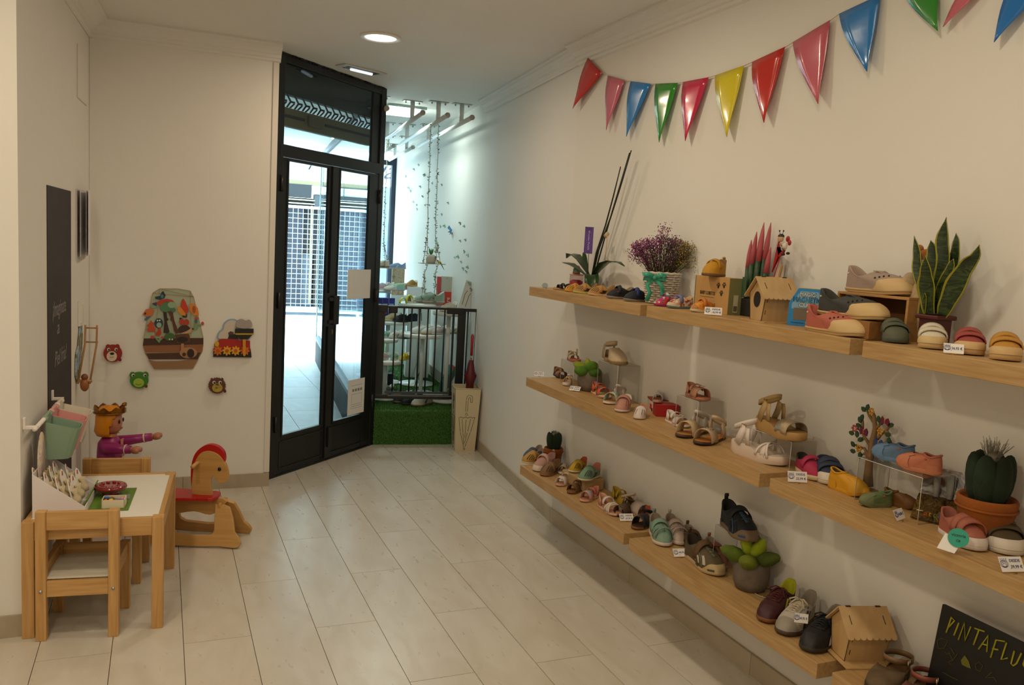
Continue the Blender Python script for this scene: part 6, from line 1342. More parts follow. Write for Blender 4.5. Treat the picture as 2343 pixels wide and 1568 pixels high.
# red shoe box
ra_=onz(1505,946,ZM); rbx=thing('red_box','red and white shoe box lid lying behind the small white sandals','box',(ra_.x+.03,ra_.y+.01,ZM),math.radians(-20))
MB().box((-.05,-.10,0),(.05,.09,.052)).build('carton',mat('#c9bdb2',.6),rbx,bevel=.001); MB().box((-.051,-.101,.001),(.051,-.03,.053)).build('red_sleeve',mat('#a3161a',.5),rbx); MB().box((-.052,-.001,.05),(.052,.091,.056)).build('red_lid_edge',mat('#8c1418',.5),rbx)
MB().box((-.0525,.0,.012),(-.0505,.03,.035)).build('bow_print',mat('#c01818',.5),rbx); MB().box((-.0525,-.02,.006),(-.0505,-.004,.02)).build('black_print',mat('#151212',.5),rbx)
s=sandal('kids_sandal','pearly white and pink toddler sandal standing on the red box',GM_,Vector((ra_.x+.035,ra_.y+.05,ZM+.054)),math.radians(232),.12,'#b58a78','#a8704c','#d5c9cf',toe=(.62,.30,.26),toecol=mat('#cfc0b8',.35,kind='dye',col2=('#c9b0b4','#9fb5b5','#d9cfc4'),scale=40),ank='cup'); s.tbar('#d5ccc0',z0=.34,z1=.26,w=.3)
s=S('white closed heel sandal with cream butterfly on the middle shelf',(1523,962),(1573,981),'#dccdbc','#c08662','#d9cdc4',toe=(.66,.20,.20),ank='cup',L=.155,heelc='#d9cdc4',W=.066)
for dy in(-1,1): s.flower('#cfc2ac',x=.60,z=.26,r=.010,y=.14*dy,c2='#cfc2ac',n=2)
P_=RP((1570,903),(1629,918),2.01,.17,1.985); riser(2.02,P_[0].y-.075,ZM,.15,.12,P_[0].z-ZM-.001,'clear riser under the pink flower sandal')
s=sandal('sandal','dusty pink closed heel sandal with white flower on the clear riser',GM_,*P_,'#a86a50','#b0704f','#a87456',toe=(.66,.30,.24),ank='cup',heelc='#b5785c',W=.07); s.flower('#d5c6b6',x=.60,z=.30,r=.013,y=.05)
price(1556,990,ZM,'29|99','small tilted price card beside the woven toe sandal',tilt=.2,w=.028,h=.034,ang=-.9)
m=mat('#c9b48c',.6,kind='fabric',scale=8)
S('flat sandal with gold and white woven toe band on the middle shelf',(1638,982),(1556,1003),'#4a3524','#b5793c','#d5cbbd',toe=(.70,.24,.24),toecol=m,ank='loop',L=.225,az=.34,W=.078)
s=S('flat sandal with perforated cream toe band and tan bed on the middle shelf',(1688,992),(1604,1020),'#3d2a1c','#b5702f','#c4ac8a',toe=(.70,.24,.22),toecol='#b8a283',ank='loop',L=.23,az=.34,W=.08)
for yy in (-.25,.0,.25):
    for k in range(6): a=k*1.047; MB().ball(((.70+.045*math.cos(a))*s.L,yy*s.W+.007*math.sin(a),(s.th*.8)+.22*s.L*(1-abs(yy)*.35)+.002),(.003,.0022,.001),6,3).build('punched_hole',mat('#4a3524',.8),s.t)
s=S('white platform sandal with crossed toe straps, largest on the middle shelf',(1672,1030),(1798,1070),'#d6c3b3','#d0c0b0','#d9ccc2',toe=(.72,.08,.17),cross=True,ank='loop',th=.030,hl=.046,az=.34,W=.095); s.buckle(x=.30,y=-.33,z=.42); s.posts('#d9ccc2',x=.40,z0=.18,z1=.42,w=.07,lean=-.02)
P_=RP((1722,968),(1844,1021),1.99,.25,1.975); riser(2.01,P_[0].y-.12,ZM,.20,.11,P_[0].z-ZM-.001,'low clear riser under the gold platform sandal')
s=sandal('sandal','gold tan platform sandal with glitter toe band on the low clear riser',GM_,*P_,'#a8834c','#94703c','#a88a58',toe=(.74,.24,.17),toecol=mat('#a8977a',.3,metal=.5,bump=1,scale=300),ank='loop',th=.028,hl=.044,W=.095); s.buckle(x=.30,y=-.33,z=.42); s.posts('#a88a58',x=.40,z0=.18,z1=.42,w=.08,lean=-.02)
# near segment
s=closed_strap('kids_shoe','magenta pink canvas bar shoe with cream sole on the middle shelf','canvas shoes on the middle shelf',*MP((1838,1082),(1876,1104),.155),'#c9b48e','#a8234c','#a8234c',ins='#3d3a33',W=.07,cap=None,hk=.95,th=.016)
s.patch('strap_gap','#35332c',.70,.80,.62,.92,(1,-1))
price(1824,1106,ZM,'DESDE|22,99 €','price card DESDE 22,99 in front of the magenta bar shoe',tilt=.35,w=.062,h=.034,ang=.35)
velcro('navy velcro canvas shoe with white toe on the middle shelf',*MP((1912,1088),(1938,1112),.16),'#28324a','#cfc4b4','#cdc0ae',gp='canvas shoes on the middle shelf')
def sock(label,P,yaw,L,col,sole_c,gp='sock shoes on the middle shelf'):
    s=Shoe('sock_shoe',label,gp,P,yaw,L,L*.38); s.spring=L*.075; s.sole(sole_c,.012); s.setup(toe=.21,front=.34,side=.32,heel=.38,o0=.02,o1=.42,ow=.58)
    s.upper(mat(col,.6),'#4a3a2c'); s.toecap(sole_c,t0=.60,u1=.60,off=.0025)
    s.patch('heel_shell',sole_c,.0,.30,0,.35,(1,-1),off=.002); s.patch('toe_bulge',sole_c,.85,1,.0,.78,(1,-1),off=.003)
    mb=MB(); rim=[s.surf((1-math.cos(PI*i/12))/2,1,1,.001) for i in range(13)]+[s.surf((1+math.cos(PI*i/12))/2,-1,1,.001) for i in range(1,12)]; mb.tube(rim,.0032,6,closed=True); mb.build('knitted_cuff',mat(col,.8),s.t)
    c=s.surf(.5,1,.78,.001); MB().ball(c,(.004,.001,.003),6,4).build('stitched_motif',mat('#b5522c',.7),s.t); return s
sock('yellow rubber sock shoe on the middle shelf',*MP((1922,1122),(1984,1143),.145),'#c98f10','#c99214')
sock('sage green rubber sock shoe on the middle shelf, toe pointing left',*MP((2040,1160),(1966,1158)),'#5c7048','#69704c')
sock('brown ochre knitted sock shoe half behind the green one',*MP((2020,1135),(2098,1153)),'#6b4312','#6e4616')
P_=RP((2082,1056),(2012,1050),2.0,.128,1.97); Q_=RP((2138,1080),(2068,1072),1.995,.128,1.965); zz=P_[0].z; riser(2.0,(onx(2062,2.0,ZM).y),ZM,.23,.13,min(P_[0].z,Q_[0].z)-ZM-.001,'wide clear riser with the blue and salmon sock shoes')
sock('light blue sock shoe on the wide clear riser',*P_,'#55708f','#5a7a9a')
sock('salmon pink sock shoe on the wide clear riser',*Q_,'#b56a4c','#b8704f')
# decorative wooden tree
tb=onx(1988,2.05,ZM); t=thing('wooden_tree','wooden jewellery tree with painted flowers, leaves and butterflies on the middle shelf','ornament',(tb.x,tb.y,ZM)); TP0=Vector((tb.x,tb.y,ZM))
def tq(px,py): v=onpl(px,py,TP0,(1,.15,0))-TP0; return v
TWd=mat('#8f6f4a',.6,kind='woodz',col2='#7d5f3c')
def cz(x,y): return tq(1760+x/3.484,900+y/3.484)
def limb(pts,r,nm='branch'): MB().tube([cz(*p) for p in pts],r,7).build(nm,TWd,t)
limb([(785,740),(790,620),(800,520),(825,380),(845,280),(835,180),(825,150)],[.017,.013,.0115,.010,.008,.006,.004],'trunk')
MB().box((-.03,-.035,0),(.03,.035,.006)).build('foot',TWd,t)
for pts in ([(800,520),(760,440),(710,430),(690,410)],[(815,430),(760,350),(740,300),(700,280)],[(830,470),(870,410),(920,400),(960,390)],[(835,400),(890,330),(930,300),(960,260),(975,240)],[(840,300),(880,250),(920,220),(950,210)],[(835,230),(800,180),(780,140)],[(760,350),(730,380),(740,370)],[(740,300),(745,230),(740,200)],[(930,300),(960,330),(950,330)],[(920,400),(960,440),(960,460)],[(800,520),(760,480),(735,495)],[(830,350),(860,260)]): limb(pts,[.006]+[.0045]*(len(pts)-2)+[.003])
LFm=mat('#274a2c',.5)
def lf(x,y,an):
    c=cz(x,y)+Vector((-.004,0,0)); mb=MB(); q=[(.0,-.010),(.007,-.003),(.006,.006),(0,.012),(-.006,.006),(-.007,-.003)]; ca,sa=math.cos(an),math.sin(an)
    mb.prism([(a*ca-b*sa,a*sa+b*ca) for a,b in q],.004,c,(0,-1,0),(0,0,1)); mb.build('leaf',LFm,t)
for x,y,a in [(765,130,.9),(795,115,-.2),(735,215,.5),(750,195,-.3),(725,258,1.2),(670,318,1.4),(712,330,.1),(735,370,-.9),(680,408,.8),(680,462,1.5),(735,495,.1),(885,210,.3),(905,235,-.8),(980,255,-1.1),(955,330,-1.5),(965,380,.1),(970,400,-.4),(960,450,.5),(945,465,.4),(850,450,1.5)]: lf(x,y,a)
def fl(x,y,cc,r=.0085):
    c=cz(x,y)+Vector((-.008,0,0)); mb=MB()
    for k in range(6): a=k*1.047; mb.ball(c+Vector((0,r*math.cos(a),r*math.sin(a))),(.003,r*.5,r*.5),8,5)
    o=mb.build('flower',mat(cc,.4),t); MB().ball(c+Vector((-.003,0,0)),(.002,.003,.003),6,4).build('flower_eye',mat('#a8701c',.4),o)
for x,y,cc in [(830,145,'#c99012'),(695,280,'#b5485a'),(900,303,'#c99012'),(730,440,'#c99012')]: fl(x,y,cc)
def bf(x,y,cc):
    c=cz(x,y)+Vector((-.007,0,0)); mb=MB(); mb.prism([(0,-.004),(.014,-.012),(.017,.002),(.010,.012),(0,.003),(-.012,.014),(-.017,.0),(-.012,-.012)],.004,c,(0,-1,0),(0,0,1)); o=mb.build('butterfly',mat(cc,.4),t); mb=MB(); mb.tube([c+Vector((-.003,0,-.007)),c+Vector((-.003,0,.008))],.0016,5); mb.build('butterfly_body',mat('#c9951c',.4),o)
bf(770,305,'#6b1a45'); bf(940,225,'#6b1a38'); bf(888,395,'#1c4a85')
# brochure stack
bq=onz(2135,1195,ZM); t=thing('brochure','glossy folding brochure with autumn leaf photo and attipas lettering on the middle shelf','brochure',(bq.x,bq.y,ZM),math.radians(-62))
BM=mat('#3a2c16',.25,kind='dye',col2=('#1d1a10','#4a3a1a','#6e5222','#2a2412','#8a6a30','#33301a'),scale=30)
th_=math.radians(38); V=Vector((0,math.cos(th_),math.sin(th_)))
MB().prism([(-.055,0),(.055,0),(.055,.09),(-.055,.09)],.006,(0,-.02,.003),(1,0,0),V).build('page_block',BM,t)
th2=math.radians(66); V2=Vector((0,math.cos(th2),math.sin(th2))); o2=Vector((0,-.02,.003))+V*.09
MB().prism([(-.055,0),(.055,0),(.055,.085),(-.055,.085)],.004,o2,(1,0,0),V2).build('upright_page',mat('#4a3620',.25,kind='dye',col2=('#2c2414','#8f8f92','#5f4a26','#c0c4c8','#6b1c14'),scale=14),t)
mb=MB(); Wn=Vector((1,0,0)).cross(V); cols_='#c9561c #c99a1c #5f8a3a #3a5fa0 #8a4a8a #c94a2c #d98a2c'.split()
for i,ch in enumerate('attipas'):
    m1=MB(); text(m1,ch,Vector((-.020+i*.0115,-.02,.003))+V*.022+Wn*.0066,(1,0,0),V,.025); m1.build('lettering',mat(cols_[i],.4),t)
MB().ball(Vector((-.036,-.02,.003))+V*.028+Wn*.0066,(.010,.007,.001),10,4).build('logo_foot',mat('#d9c9b0',.4),t)
for dx in (-.012,.022): MB().tube([o2+Vector((dx,-.006,.07)),o2+Vector((dx+.003,-.008,.03)),o2+Vector((dx+.004,-.012,.005))],[.010,.009,.007],8).build('legs_picture',mat('#a8aaa8',.5),t)
price(2060,1192,ZM,'45,00 €','thin price card seen edge-on beside the brochure',tilt=.5,w=.05,h=.03,ang=1.15)
# felt cactus
def cactus(label,P,sc,tuft,grp='felt cactus plants in orange pots'):
    t=thing('felt_cactus',label,'plush plant',P,group=grp); OR=mat('#985314',.95,kind='felt',scale=14,col2='#7c410e'); GRF=mat('#1c3018',.95,kind='felt',scale=22,col2='#0f1d0f')
    MB().lathe([(0,0),(.045*sc,.002),(.052*sc,.03*sc),(.062*sc,.085*sc),(.064*sc,.10*sc),(.060*sc,.106*sc),(.054*sc,.10*sc),(.050*sc,.09*sc),(0,.088*sc)],24).build('pot',OR,t)
    mb=MB(); mb.tube([(.0635*sc*math.cos(a),.0635*sc*math.sin(a),.082*sc) for a in [2*PI*i/24 for i in range(24)]],.003*sc,6,closed=True); mb.build('pot_fold',OR,t)
    for k in range(6):
        a=k*PI/3+.35; M_=Matrix.Rotation(a,4,'Z')@Matrix.Rotation(.12,4,'Y'); MB().ball(Vector((.030*sc*math.cos(a),.030*sc*math.sin(a),.145*sc)),(.021*sc,.026*sc,.062*sc),12,9,M=M_).build('lobe',GRF,t)
    mb=MB(); r2=random.Random(3)
    for i in range(90 if tuft>.5 else 60):
        a=r2.random()*6.28; e=r2.random(); b=Vector((.012*math.cos(a)*e,.012*math.sin(a)*e,.19))*sc; d=Vector((math.cos(a)*.6*e,math.sin(a)*.6*e,1))*(.05*tuft*sc*r2.uniform(.5,1)); mb.tube([b,b+d*.5,b+d+Vector((r2.uniform(-.006,.006),r2.uniform(-.006,.006),0))],.0007,3,cap=False)
    mb.ball((0,0,.195*sc),(.016*sc,.016*sc,.014*sc),8,6); o=mb.build('hair_tuft',mat('#8a8578' ,.95),t); o['kind']='stuff'; return t
cactus('big green felt cactus with wispy tuft in an orange felt pot on the middle shelf',Vector((2.0,onx(2247,2.0,ZM).y,ZM)),1.15,1.0)
s=closed_strap('kids_shoe','dusty pink velcro trainer with white sole and hang tags below the felt cactus','canvas shoes on the middle shelf',*MP((2178,1228),(2245,1266),.17),'#d5c9c0','#a5604c','#a5604c',straps=2,ins='#9a5a48',W=.076,cap='#d5c9c0',th=.014)
hp=onz(2195,1268,ZM)
t=thing('hang_tag','round turquoise victoria hang tag over a white card tied to the pink trainer','tag',(hp.x-.01,hp.y,ZM+.03),math.radians(-55),rot=(math.radians(-28),0,math.radians(-50)))
MB().prism(circ(0,.012,.024,24),.001,(0,0,0),(1,0,0),(0,0,1)).build('round_card',mat('#1f9a82',.5),t); MB().prism([(-.045,-.022),(-.005,-.028),(.012,.012),(-.03,.018)],.001,(0,.003,0),(1,0,0),(0,0,1)).build('white_card',TG,t)
mb=MB(); text(mb,'victoria',(0,-.0006-.0006,.018),(1,0,0),(0,0,1),.011,wmax=.032); mb.build('lettering',mat('#0c2a26',.6),t); mb=MB(); text(mb,'CB',(0,-.0012,.004),(1,0,0),(0,0,1),.008); mb.build('lettering',mat('#0c2a26',.6),t)
velcro('olive brown velcro trainer with white sole at the right edge of the middle shelf',*MP((2272,1240),(2318,1276),.165),'#4a3d24','#cdc2b6','#cdc2b6',gp='canvas shoes on the middle shelf')
price(2318,1312,ZM,'DESDE|39,99 €','price card DESDE 39,99 at the right edge of the middle shelf',tilt=.6,w=.062,h=.036,ang=.75)
# ================================================================ bottom shelf
GB_='small sandals on the bottom shelf'
SL_=lambda lb,hp,tp,*a,z=ZL,L=None,gp=GB_,**k: sandal('sandal',lb,gp,*MP(hp,tp,L,z),*a,**k)
CL_=lambda lb,hp,tp,*a,z=ZL,L=None,gp=GB_,**k: cage('kids_sandal',lb,gp,*MP(hp,tp,L,z),*a,**k)
KL=lambda lb,hp,tp,*a,z=ZL,L=None,gp=GB_,**k: closed_strap('kids_shoe',lb,gp,*MP(hp,tp,L,z),*a,**k)
CL_('green grey bar sandal against the wall left of the small cactus',(1282,1042),(1254,1030),'#b9b0a0','#4f5c48','#4f5c48',L=.14,ins='#8a7a6a',n=2)
CL_('slate blue bar sandal with white toe at the far left of the bottom shelf',(1242,1042),(1200,1054),'#cdc4ba','#474d5c','#3f4658',L=.16,ins='#8a7a6a',n=3)
CL_('navy blue bar sandal behind the slate one on the bottom shelf',(1266,1050),(1236,1052),'#8a8890','#2f3648','#2f3648',L=.13,ins='#8a7a6a',n=2)
CL_('mustard bar sandal with cream toe, nearest the left end of the bottom shelf',(1246,1058),(1196,1068),'#d0bf9a','#b0853a','#b0853a',L=.165,ins='#8a7460',n=4)
KL('pale pink velcro trainer with long cream toe on the bottom shelf',(1288,1058),(1224,1080),'#d5c4b6','#b58c80','#c99c92',L=.19,cap='#d0beb0',ins='#a88078',tabc='#c99c92')
CL_('brown caged toddler sandal on the bottom shelf, left of its price card',(1292,1076),(1240,1093),'#8a6038','#7a5a34','#7a5a34',L=.165,ins='#6b4a2a')
cq=onz(1308,1058,ZL); cactus('small green felt cactus in an orange felt pot on the bottom shelf',Vector((2.03,cq.y-.0,ZL)),.85,.6)
s=SL_('off-white T-strap sandal facing the room below the small cactus',(1318,1066),(1296,1086),'#cfc4b4','#9a8a78','#b5a896',ank='cup',L=.13,toe=(.62,.34,.26)); s.tbar('#cfc4b4',w=.4,z0=.36,z1=.26)
s=SL_('lilac grey T-strap sandal with white bars beside the paper box',(1346,1072),(1330,1092),'#cfc6c4','#6b5a5a','#a39aa0',ank='loop',L=.13,toe=(.62,.34,.24)); s.tbar('#cfc8c6',w=.4,z0=.34,z1=.26)
bxq=onz(1385,1108,ZL); pb=thing('paper_box','small tan cardboard box lid that raises two toddler sandals','box',(1.985,bxq.y,ZL),math.radians(4)); MB().box((-.055,-.105,0),(.07,.11,.062)).build('carton',mat('#a88a5e',.8),pb,bevel=.008)
zb_=ZL+.064
CL_('bright yellow caged toddler sandal on the tan box',(1384,1066),(1344,1080),'#cfc2a0','#b5920c','#b5920c',z=zb_,L=.145,ins='#a8502c',n=5)
CL_('mint green caged toddler sandal on the tan box',(1418,1082),(1363,1099),'#cfbf9f','#6f8f74','#6f8f74',z=zb_,L=.165,ins='#b5705c',n=5)
price(1292,1104,ZL,'DESDE|44,99 €','price card between the brown sandal and the white open sandal',tilt=.7,w=.055,h=.03,ang=.1)
SL_('white and pink open toddler sandal on the bottom shelf',(1322,1104),(1276,1124),'#c99c88','#c08a74','#d0c2b8',ank='cup',heelc='#c08a74',L=.15,toe=(.74,.26,.24),az=.38)
s=SL_('brown T-strap toddler sandal right of the white open sandal',(1348,1118),(1302,1139),'#7a5030','#8a5a30','#64421f',ank='cup',L=.15,toe=(.70,.30,.24),az=.38); s.tbar('#64421f',w=.4)
s=SL_('pink sandal with crossed yellow band on the bottom shelf',(1382,1130),(1331,1151),'#cfa08a','#b5745c','#b5705c',ank='cup',L=.155,toe=(.70,.26,.26),toecol=mat('#b59a5a',.5,kind='dye',col2=('#b59a1c','#c98a7a','#a88ab5','#7da58a'),scale=45),az=.36)
SL_('white braided toddler sandal with pink bed on the bottom shelf',(1366,1152),(1416,1184),'#cfa88f','#c08870','#d0c4b8',ank='cup',heelc='#c08a70',L=.19,toe=(.70,.13,.20),cross=True,az=.36)
SL_('bright yellow two band sandal on the bottom shelf',(1396,1138),(1444,1168),'#b9a06a','#9a8410','#b09208',ank='cup',L=.185,toe=(.68,.26,.26),az=.40)
SL_('white sandal with dusty pink bed against the wall on the bottom shelf',(1432,1134),(1482,1158),'#c4a898','#99604c','#c9b6ac',ank='sling',L=.20,toe=(.70,.30,.24),az=.42)
MB_=thing('paper_label','small white paper label standing behind the yellow sandal','tag',onz(1412,1122,ZL)); MB().prism([(0,0),(.012,.004),(.008,.055),(-.012,.06)],.001,(0,0,0),(.8,-.6,0),(0,0,1)).build('card',TG,MB_)
SL_('dark brown double band sandal with buckle on the bottom shelf',(1500,1160),(1446,1180),'#4a3320','#5a3c22','#4f3a24',ank='sling',L=.165,toe=(.66,.34,.24),az=.38)
s=SL_('navy suede sandal with orange tag at the near end of the far bottom shelf',(1540,1180),(1462,1212),'#7a4c26','#3a2212','#10131c',ank='sling',L=.175,toe=(.64,.34,.26),az=.38)
ot=onz(1480,1192,ZL); o=MB().prism([(0,0),(.022,.006),(.018,.028),(-.004,.022)],.001,(0,0,0),(.8,-.6,0),(.1,.1,1)).build('orange_tag',mat('#b54c12',.6)); o.location=(ot.x-.01,ot.y,ZL+.045); tag(o,'small orange paper tag on the navy suede sandal','tag')
price(1434,1194,ZL,'DESDE|47,99 €','price card DESDE 47,99 near the end of the far bottom shelf',tilt=.7,w=.064,h=.034,ang=.35)
# second segment
Z2=ZL-.004; GK='closed shoes on the bottom shelf'
def trk(label,hp,tp,up,sole,strap=None,L=None,ins='#8a7a6a',band=None,z=Z2,cap=None,vents=3,W=None,lace=None,ventc='#1a1612',lug=None,P3=None):
    P,yw,L=P3 or MP(hp,tp,L,z); s=Shoe('trail_shoe',label,GK,P,yw,L,W or L*.40); s.sole(sole,.015,heel=.019); s.setup(toe=.155,front=.30,side=.22,heel=.34,o0=.01,o1=.48,ow=.70); s.upper(up,ins)
    for sd in (1,-1):
        for k in range(vents): t=.52+.13*k; s.patch('vent',ventc,t,t+.055,.22,.62,(sd,),off=.0014,nt=3,nu=3,slant=.05)
        if band:
            for k in range(2): s.patch('side_band',band,.60+.14*k,.625+.14*k,.12,.72,(sd,),off=.002,nt=2,nu=4,slant=.05)
        if lug:
            for k in (.12,.55,.86): s.patch('sole_lug',lug,k,k+.10,-.0,.10,(sd,),off=.003,nt=3,nu=1)
    if cap: s.toecap(cap,t0=.70,u1=.34,off=.002)
    s.vstrap(0,strap or up,.58,w=.12,u0=.32,up=.020,dx=.03)
    if not lace:
        for tt in (.72,.84): s.vstrap(0,band or up,tt,w=.05,u0=.18,up=.003,dx=.02,name='cross_band')
    mb=MB(); xs=[.50,.56,.64,.72,.80]; mb.ribbon([(x*L,0,s.topz(x)+.002) for x in xs],Vector((0,1,0)),s.W*.14,.0018); mb.build('centre_strip',mat(band or strap or up,.7),s.t)
    if lace:
        mb=MB()
        for x in (.58,.66,.73):
            for sg in (1,-1): mb.tube([s.surf(lerp(.55,.95,(x-.5)/.3)*.98,sg,.60,.003),Vector((x*L,0,s.topz(x)+.005))],.0013,5)
        mb.build('elastic_lace',mat(lace,.6),s.t)
    s.tab(up); return s
trk('mint green velcro shoe with white sole, first on the second bottom shelf',(1492,1214),(1524,1254),'#7d9a88','#d5c4b6',L=.21,band='#728f7e',vents=2,ventc='#7a6860')
trk('pale pink white velcro shoe beside the mint green one',(1538,1212),(1572,1250),'#c4b0a6','#cfbcae',L=.20,band='#b8a59c',vents=2,ventc='#9a857c')
trk('brown velcro shoe leaning at the wall behind the beige trail shoe',(1584,1216),(1622,1262),'#58401f','#4a3318',L=.19,band='#64492a',vents=2)
price(1558,1276,Z2,'49,95 €','price card 49,95 beside the beige trail shoe',tilt=.75,w=.060,h=.034,ang=.45)
trk('beige and olive trail shoe with cream wavy sole on the bottom shelf',(1590,1282),(1650,1322),'#57482e','#b9a277',strap='#5c4326',L=.245,band='#5f6048',lace='#5a5a42',vents=3,ventc='#b9b0a0',ins='#30261a',cap='#b39c70',lug='#4a4a34')
trk('dusty pink trail shoe under the clear riser on the bottom shelf',(1648,1256),(1676,1288),'#9a6252','#a88a64',strap='#9c5c4c',L=.19,band='#a37c58',lace='#a88a5c',vents=3,ventc='#30201a',W=.075)
P_=RP((1668,1202),(1742,1246),2.0,.245,1.96); riser(2.02,P_[0].y-.10,Z2,.17,.11,P_[0].z-Z2-.001,'clear riser under the navy trail shoe')
trk('large navy and blue trail shoe with taupe sole on the clear riser',None,None,'#12161f','#6e5a44',strap='#10131a',P3=P_,band='#2c4560',lace='#3a5570',vents=3,ventc='#07080b',cap='#705c45',ins='#0c0d10',lug='#22406a')
pq=onz(1700,1348,Z2); plush('grey plush pot with lime and olive plush leaves on the second bottom shelf',Vector((pq.x+.03,pq.y,Z2)),1.0,[((-.85,.5,.35),.115,.062,'#5c7014'),((-.25,.25,1),.105,.055,'#a8b818'),((.1,-.35,.9),.095,.055,'#a3b51c'),((-.7,-.55,.25),.10,.06,'#6e7a16'),((.25,-.9,.45),.115,.06,'#4c5a12'),((.3,.2,.9),.09,.05,'#7a851c')])
ad=onz(1735,1368,Z2); t=thing('clear_dish','clear plastic base lying beside the plush plant pot','display stand',(ad.x+.06,ad.y+.02,Z2)); MB().lathe([(0,0),(.05,0),(.052,.003),(0,.004)],24).build('dish_plate',ACR,t); mb=MB(); mb.tube([(.052*math.cos(a),.052*math.sin(a),.003) for a in [i*.2618 for i in range(24)]],.001,5,closed=True); mb.build('edge',ACE,t)
def trainer(label,hp,tp,up,sole,toe,stripe,lace,ins,L=None,z=Z2,lacep=None,P3=None,tick='#'):
    P,yw,L=P3 or MP(hp,tp,L,z); s=Shoe('trainer',label,'lace-up trainers',P,yw,L,L*.385); s.sole(sole,.016,heel=.018); s.setup(toe=.135,front=.28,side=.20,heel=.34,o0=-.01,o1=.44,ow=.64); s.upper(mat(up,.8,kind='fabric',scale=50),ins)
    if toe: s.toecap(toe,t0=.76,u1=.55,off=.0012)
    for k in range(2): s.patch('side_stripe',stripe,.60+.10*k,.655+.10*k,.10,.80,(1,-1),off=.0026,nt=2,nu=4,slant=.05)
    s.patch('heel_tab',ins,.0,.05,.55,.98,(1,-1),off=.002,nt=3,nu=2); s.tongue(lace if lacep is None else lacep,x0=.36,x1=.58); s.laces(lace,x0=.44,x1=.70,rows=5,r=.0024,w=.34,panel=lacep or up); return s
trainer('burgundy lace-up trainer with yellow stripes and gum sole',(1816,1388),(1768,1424),'#3c0d14','#7a4a22','#3a0c16','#b5b00c','#4a0d10','#a8a80c',L=.235)
trainer('white lace-up trainer with black stripes and grey toe on the bottom shelf',(1888,1412),(1838,1448),'#b5aca0','#4a3c2e','#8f877a','#0e0e0f','#b5a88f','#8a8072',L=.235)
trainer('black lace-up trainer with white stripes beside the birdhouse',(1946,1448),(1892,1486),'#0b0b0c','#33291e','#0b0b0c','#b5aca0','#0c0c0d','#8a8072',L=.235)
o=price(1834,1440,Z2,'69,95 €','price card clipped upright on the white trainer',tilt=.1,w=.042,h=.030,ang=.2,base=onpl(1832,1428,(1.885,0,0),(1,0,0))); o.location.z=onpl(1832,1428,(1.885,0,0),(1,0,0)).z
hq=onz(1990,1500,ZL); birdhouse('plain plywood birdhouse with scalloped roof on the bottom shelf',Vector((1.985,1.83,ZL+.001)),math.radians(-16),hole=False,w=.115,dpt=.13,hw=.10,hp=.155)
# mules
def mule(label,P,yaw,L,col,bed,strap):
    s=Shoe('clog',label,'strapped clogs beside the chalk sign',P,yaw,L,L*.42); s.sole('#3a2c1e',.018); s.footbed(bed,.90,.003); s.setup(toe=.13,front=.17,side=.14,heel=.2,o0=.25,o1=.60,ow=.84)
    mb=MB(); vs=[];n=12; seq=[(lerp(.60,1,math.sin(PI/2*a/n)),1) for a in range(n+1)]+[(lerp(.60,1,math.sin(PI/2*(1-a/n))),-1) for a in range(1,n+1)]
    for t_,sd in seq:
        for b in range(7): vs.append(s.surf(t_,sd,b/6))
    mb.add(vs,[(a*7+b,(a+1)*7+b,(a+1)*7+b+1,a*7+b+1) for a in range(len(seq)-1) for b in range(6)],0,True); o=mb.build('closed_toe',mat(col,.8,kind='felt',scale=30),s.t); sd_=o.modifiers.new('t','SOLIDIFY'); sd_.thickness=.003
    s.ankle(strap,z=.26,x0=.02,x1=.52,w=.07,tilt=.04,ry=.80,name='back_strap'); s.buckle(x=.40,y=.40,z=.27,col='#b5a88a'); s.counter(bed,h=.07,t1=.3); return s
mule('taupe suede clog with bronze strap beside the lower birdhouse',*MP((2090,1528),(2022,1590),.235,ZL),'#6b563c','#6e5230','#7a5c3c')
mule('dusty pink clog with pink strap in front of the chalk sign',*MP((2145,1570),(2095,1632),.22,ZL),'#7a4a3c','#5f4632','#8a4a3c')
# chalk sign
t=thing('chalk_sign','leaning black sign with yellow chalk lettering PINTAFLUO at the right edge','sign',(0,0,0)); SP=Vector((1.96,1.36,ZL))
A_=onpl(2156,1382,(2.03,0,0),(1,0,0)); B_=onpl(2105,1568,(1.99,0,0),(1,0,0))
Vv=(A_-B_); Vv=Vector((.035,.0,.30)).normalized(); 
def sg(px,py,off=0):
    n=Vector((-1,0,.117)).normalized(); return onpl(px,py,Vector((2.02,1.5,.60))+n*off,n)
n_=Vector((-1,0,.117)).normalized(); TL_=sg(2156,1382); U_=Vector((0,-1,0)); V_=U_.cross(n_)*-1; V_=V_ if V_.z>0 else -V_
W_,H_=.42,(TL_.z-ZL-.003)/V_.z
MB().prism([(0,0),(W_,0),(W_,-H_),(0,-H_)],.012,TL_,U_,V_,z0=-.012).build('board',mat('#050506',.5),t,bevel=.002)
YC=mat('#a8a018',.7)
def sgp(x,y): q=sg(2090+x/7.92,1370+y/7.92,.0015); return q
strokes=[[(595,620),(690,340)],[(680,340),(750,400),(640,520)],[(735,670),(825,440)],[(815,750),(930,440),(940,770),(1040,510)],[(1110,540),(1290,600)],[(1090,840),(1190,570)],[(1180,920),(1360,670),(1330,970)],[(1240,820),(1345,850)],[(1400,1070),(1500,750),(1660,780)],[(1430,910),(1540,930)],[(1690,800),(1590,1110),(1710,1080)],[(1830,950),(1770,1180),(1810,1220),(1870,1180),(1960,990)],[(2120,1030),(2030,1060),(1990,1200),(2040,1290),(2130,1250),(2160,1120),(2120,1030)]]
for st in strokes: mb=MB(); mb.tube([sgp(*p) for p in st],.0022,6); mb.build('chalk_stroke',YC,t)
YD=mat('#6e6a1c',.8); 
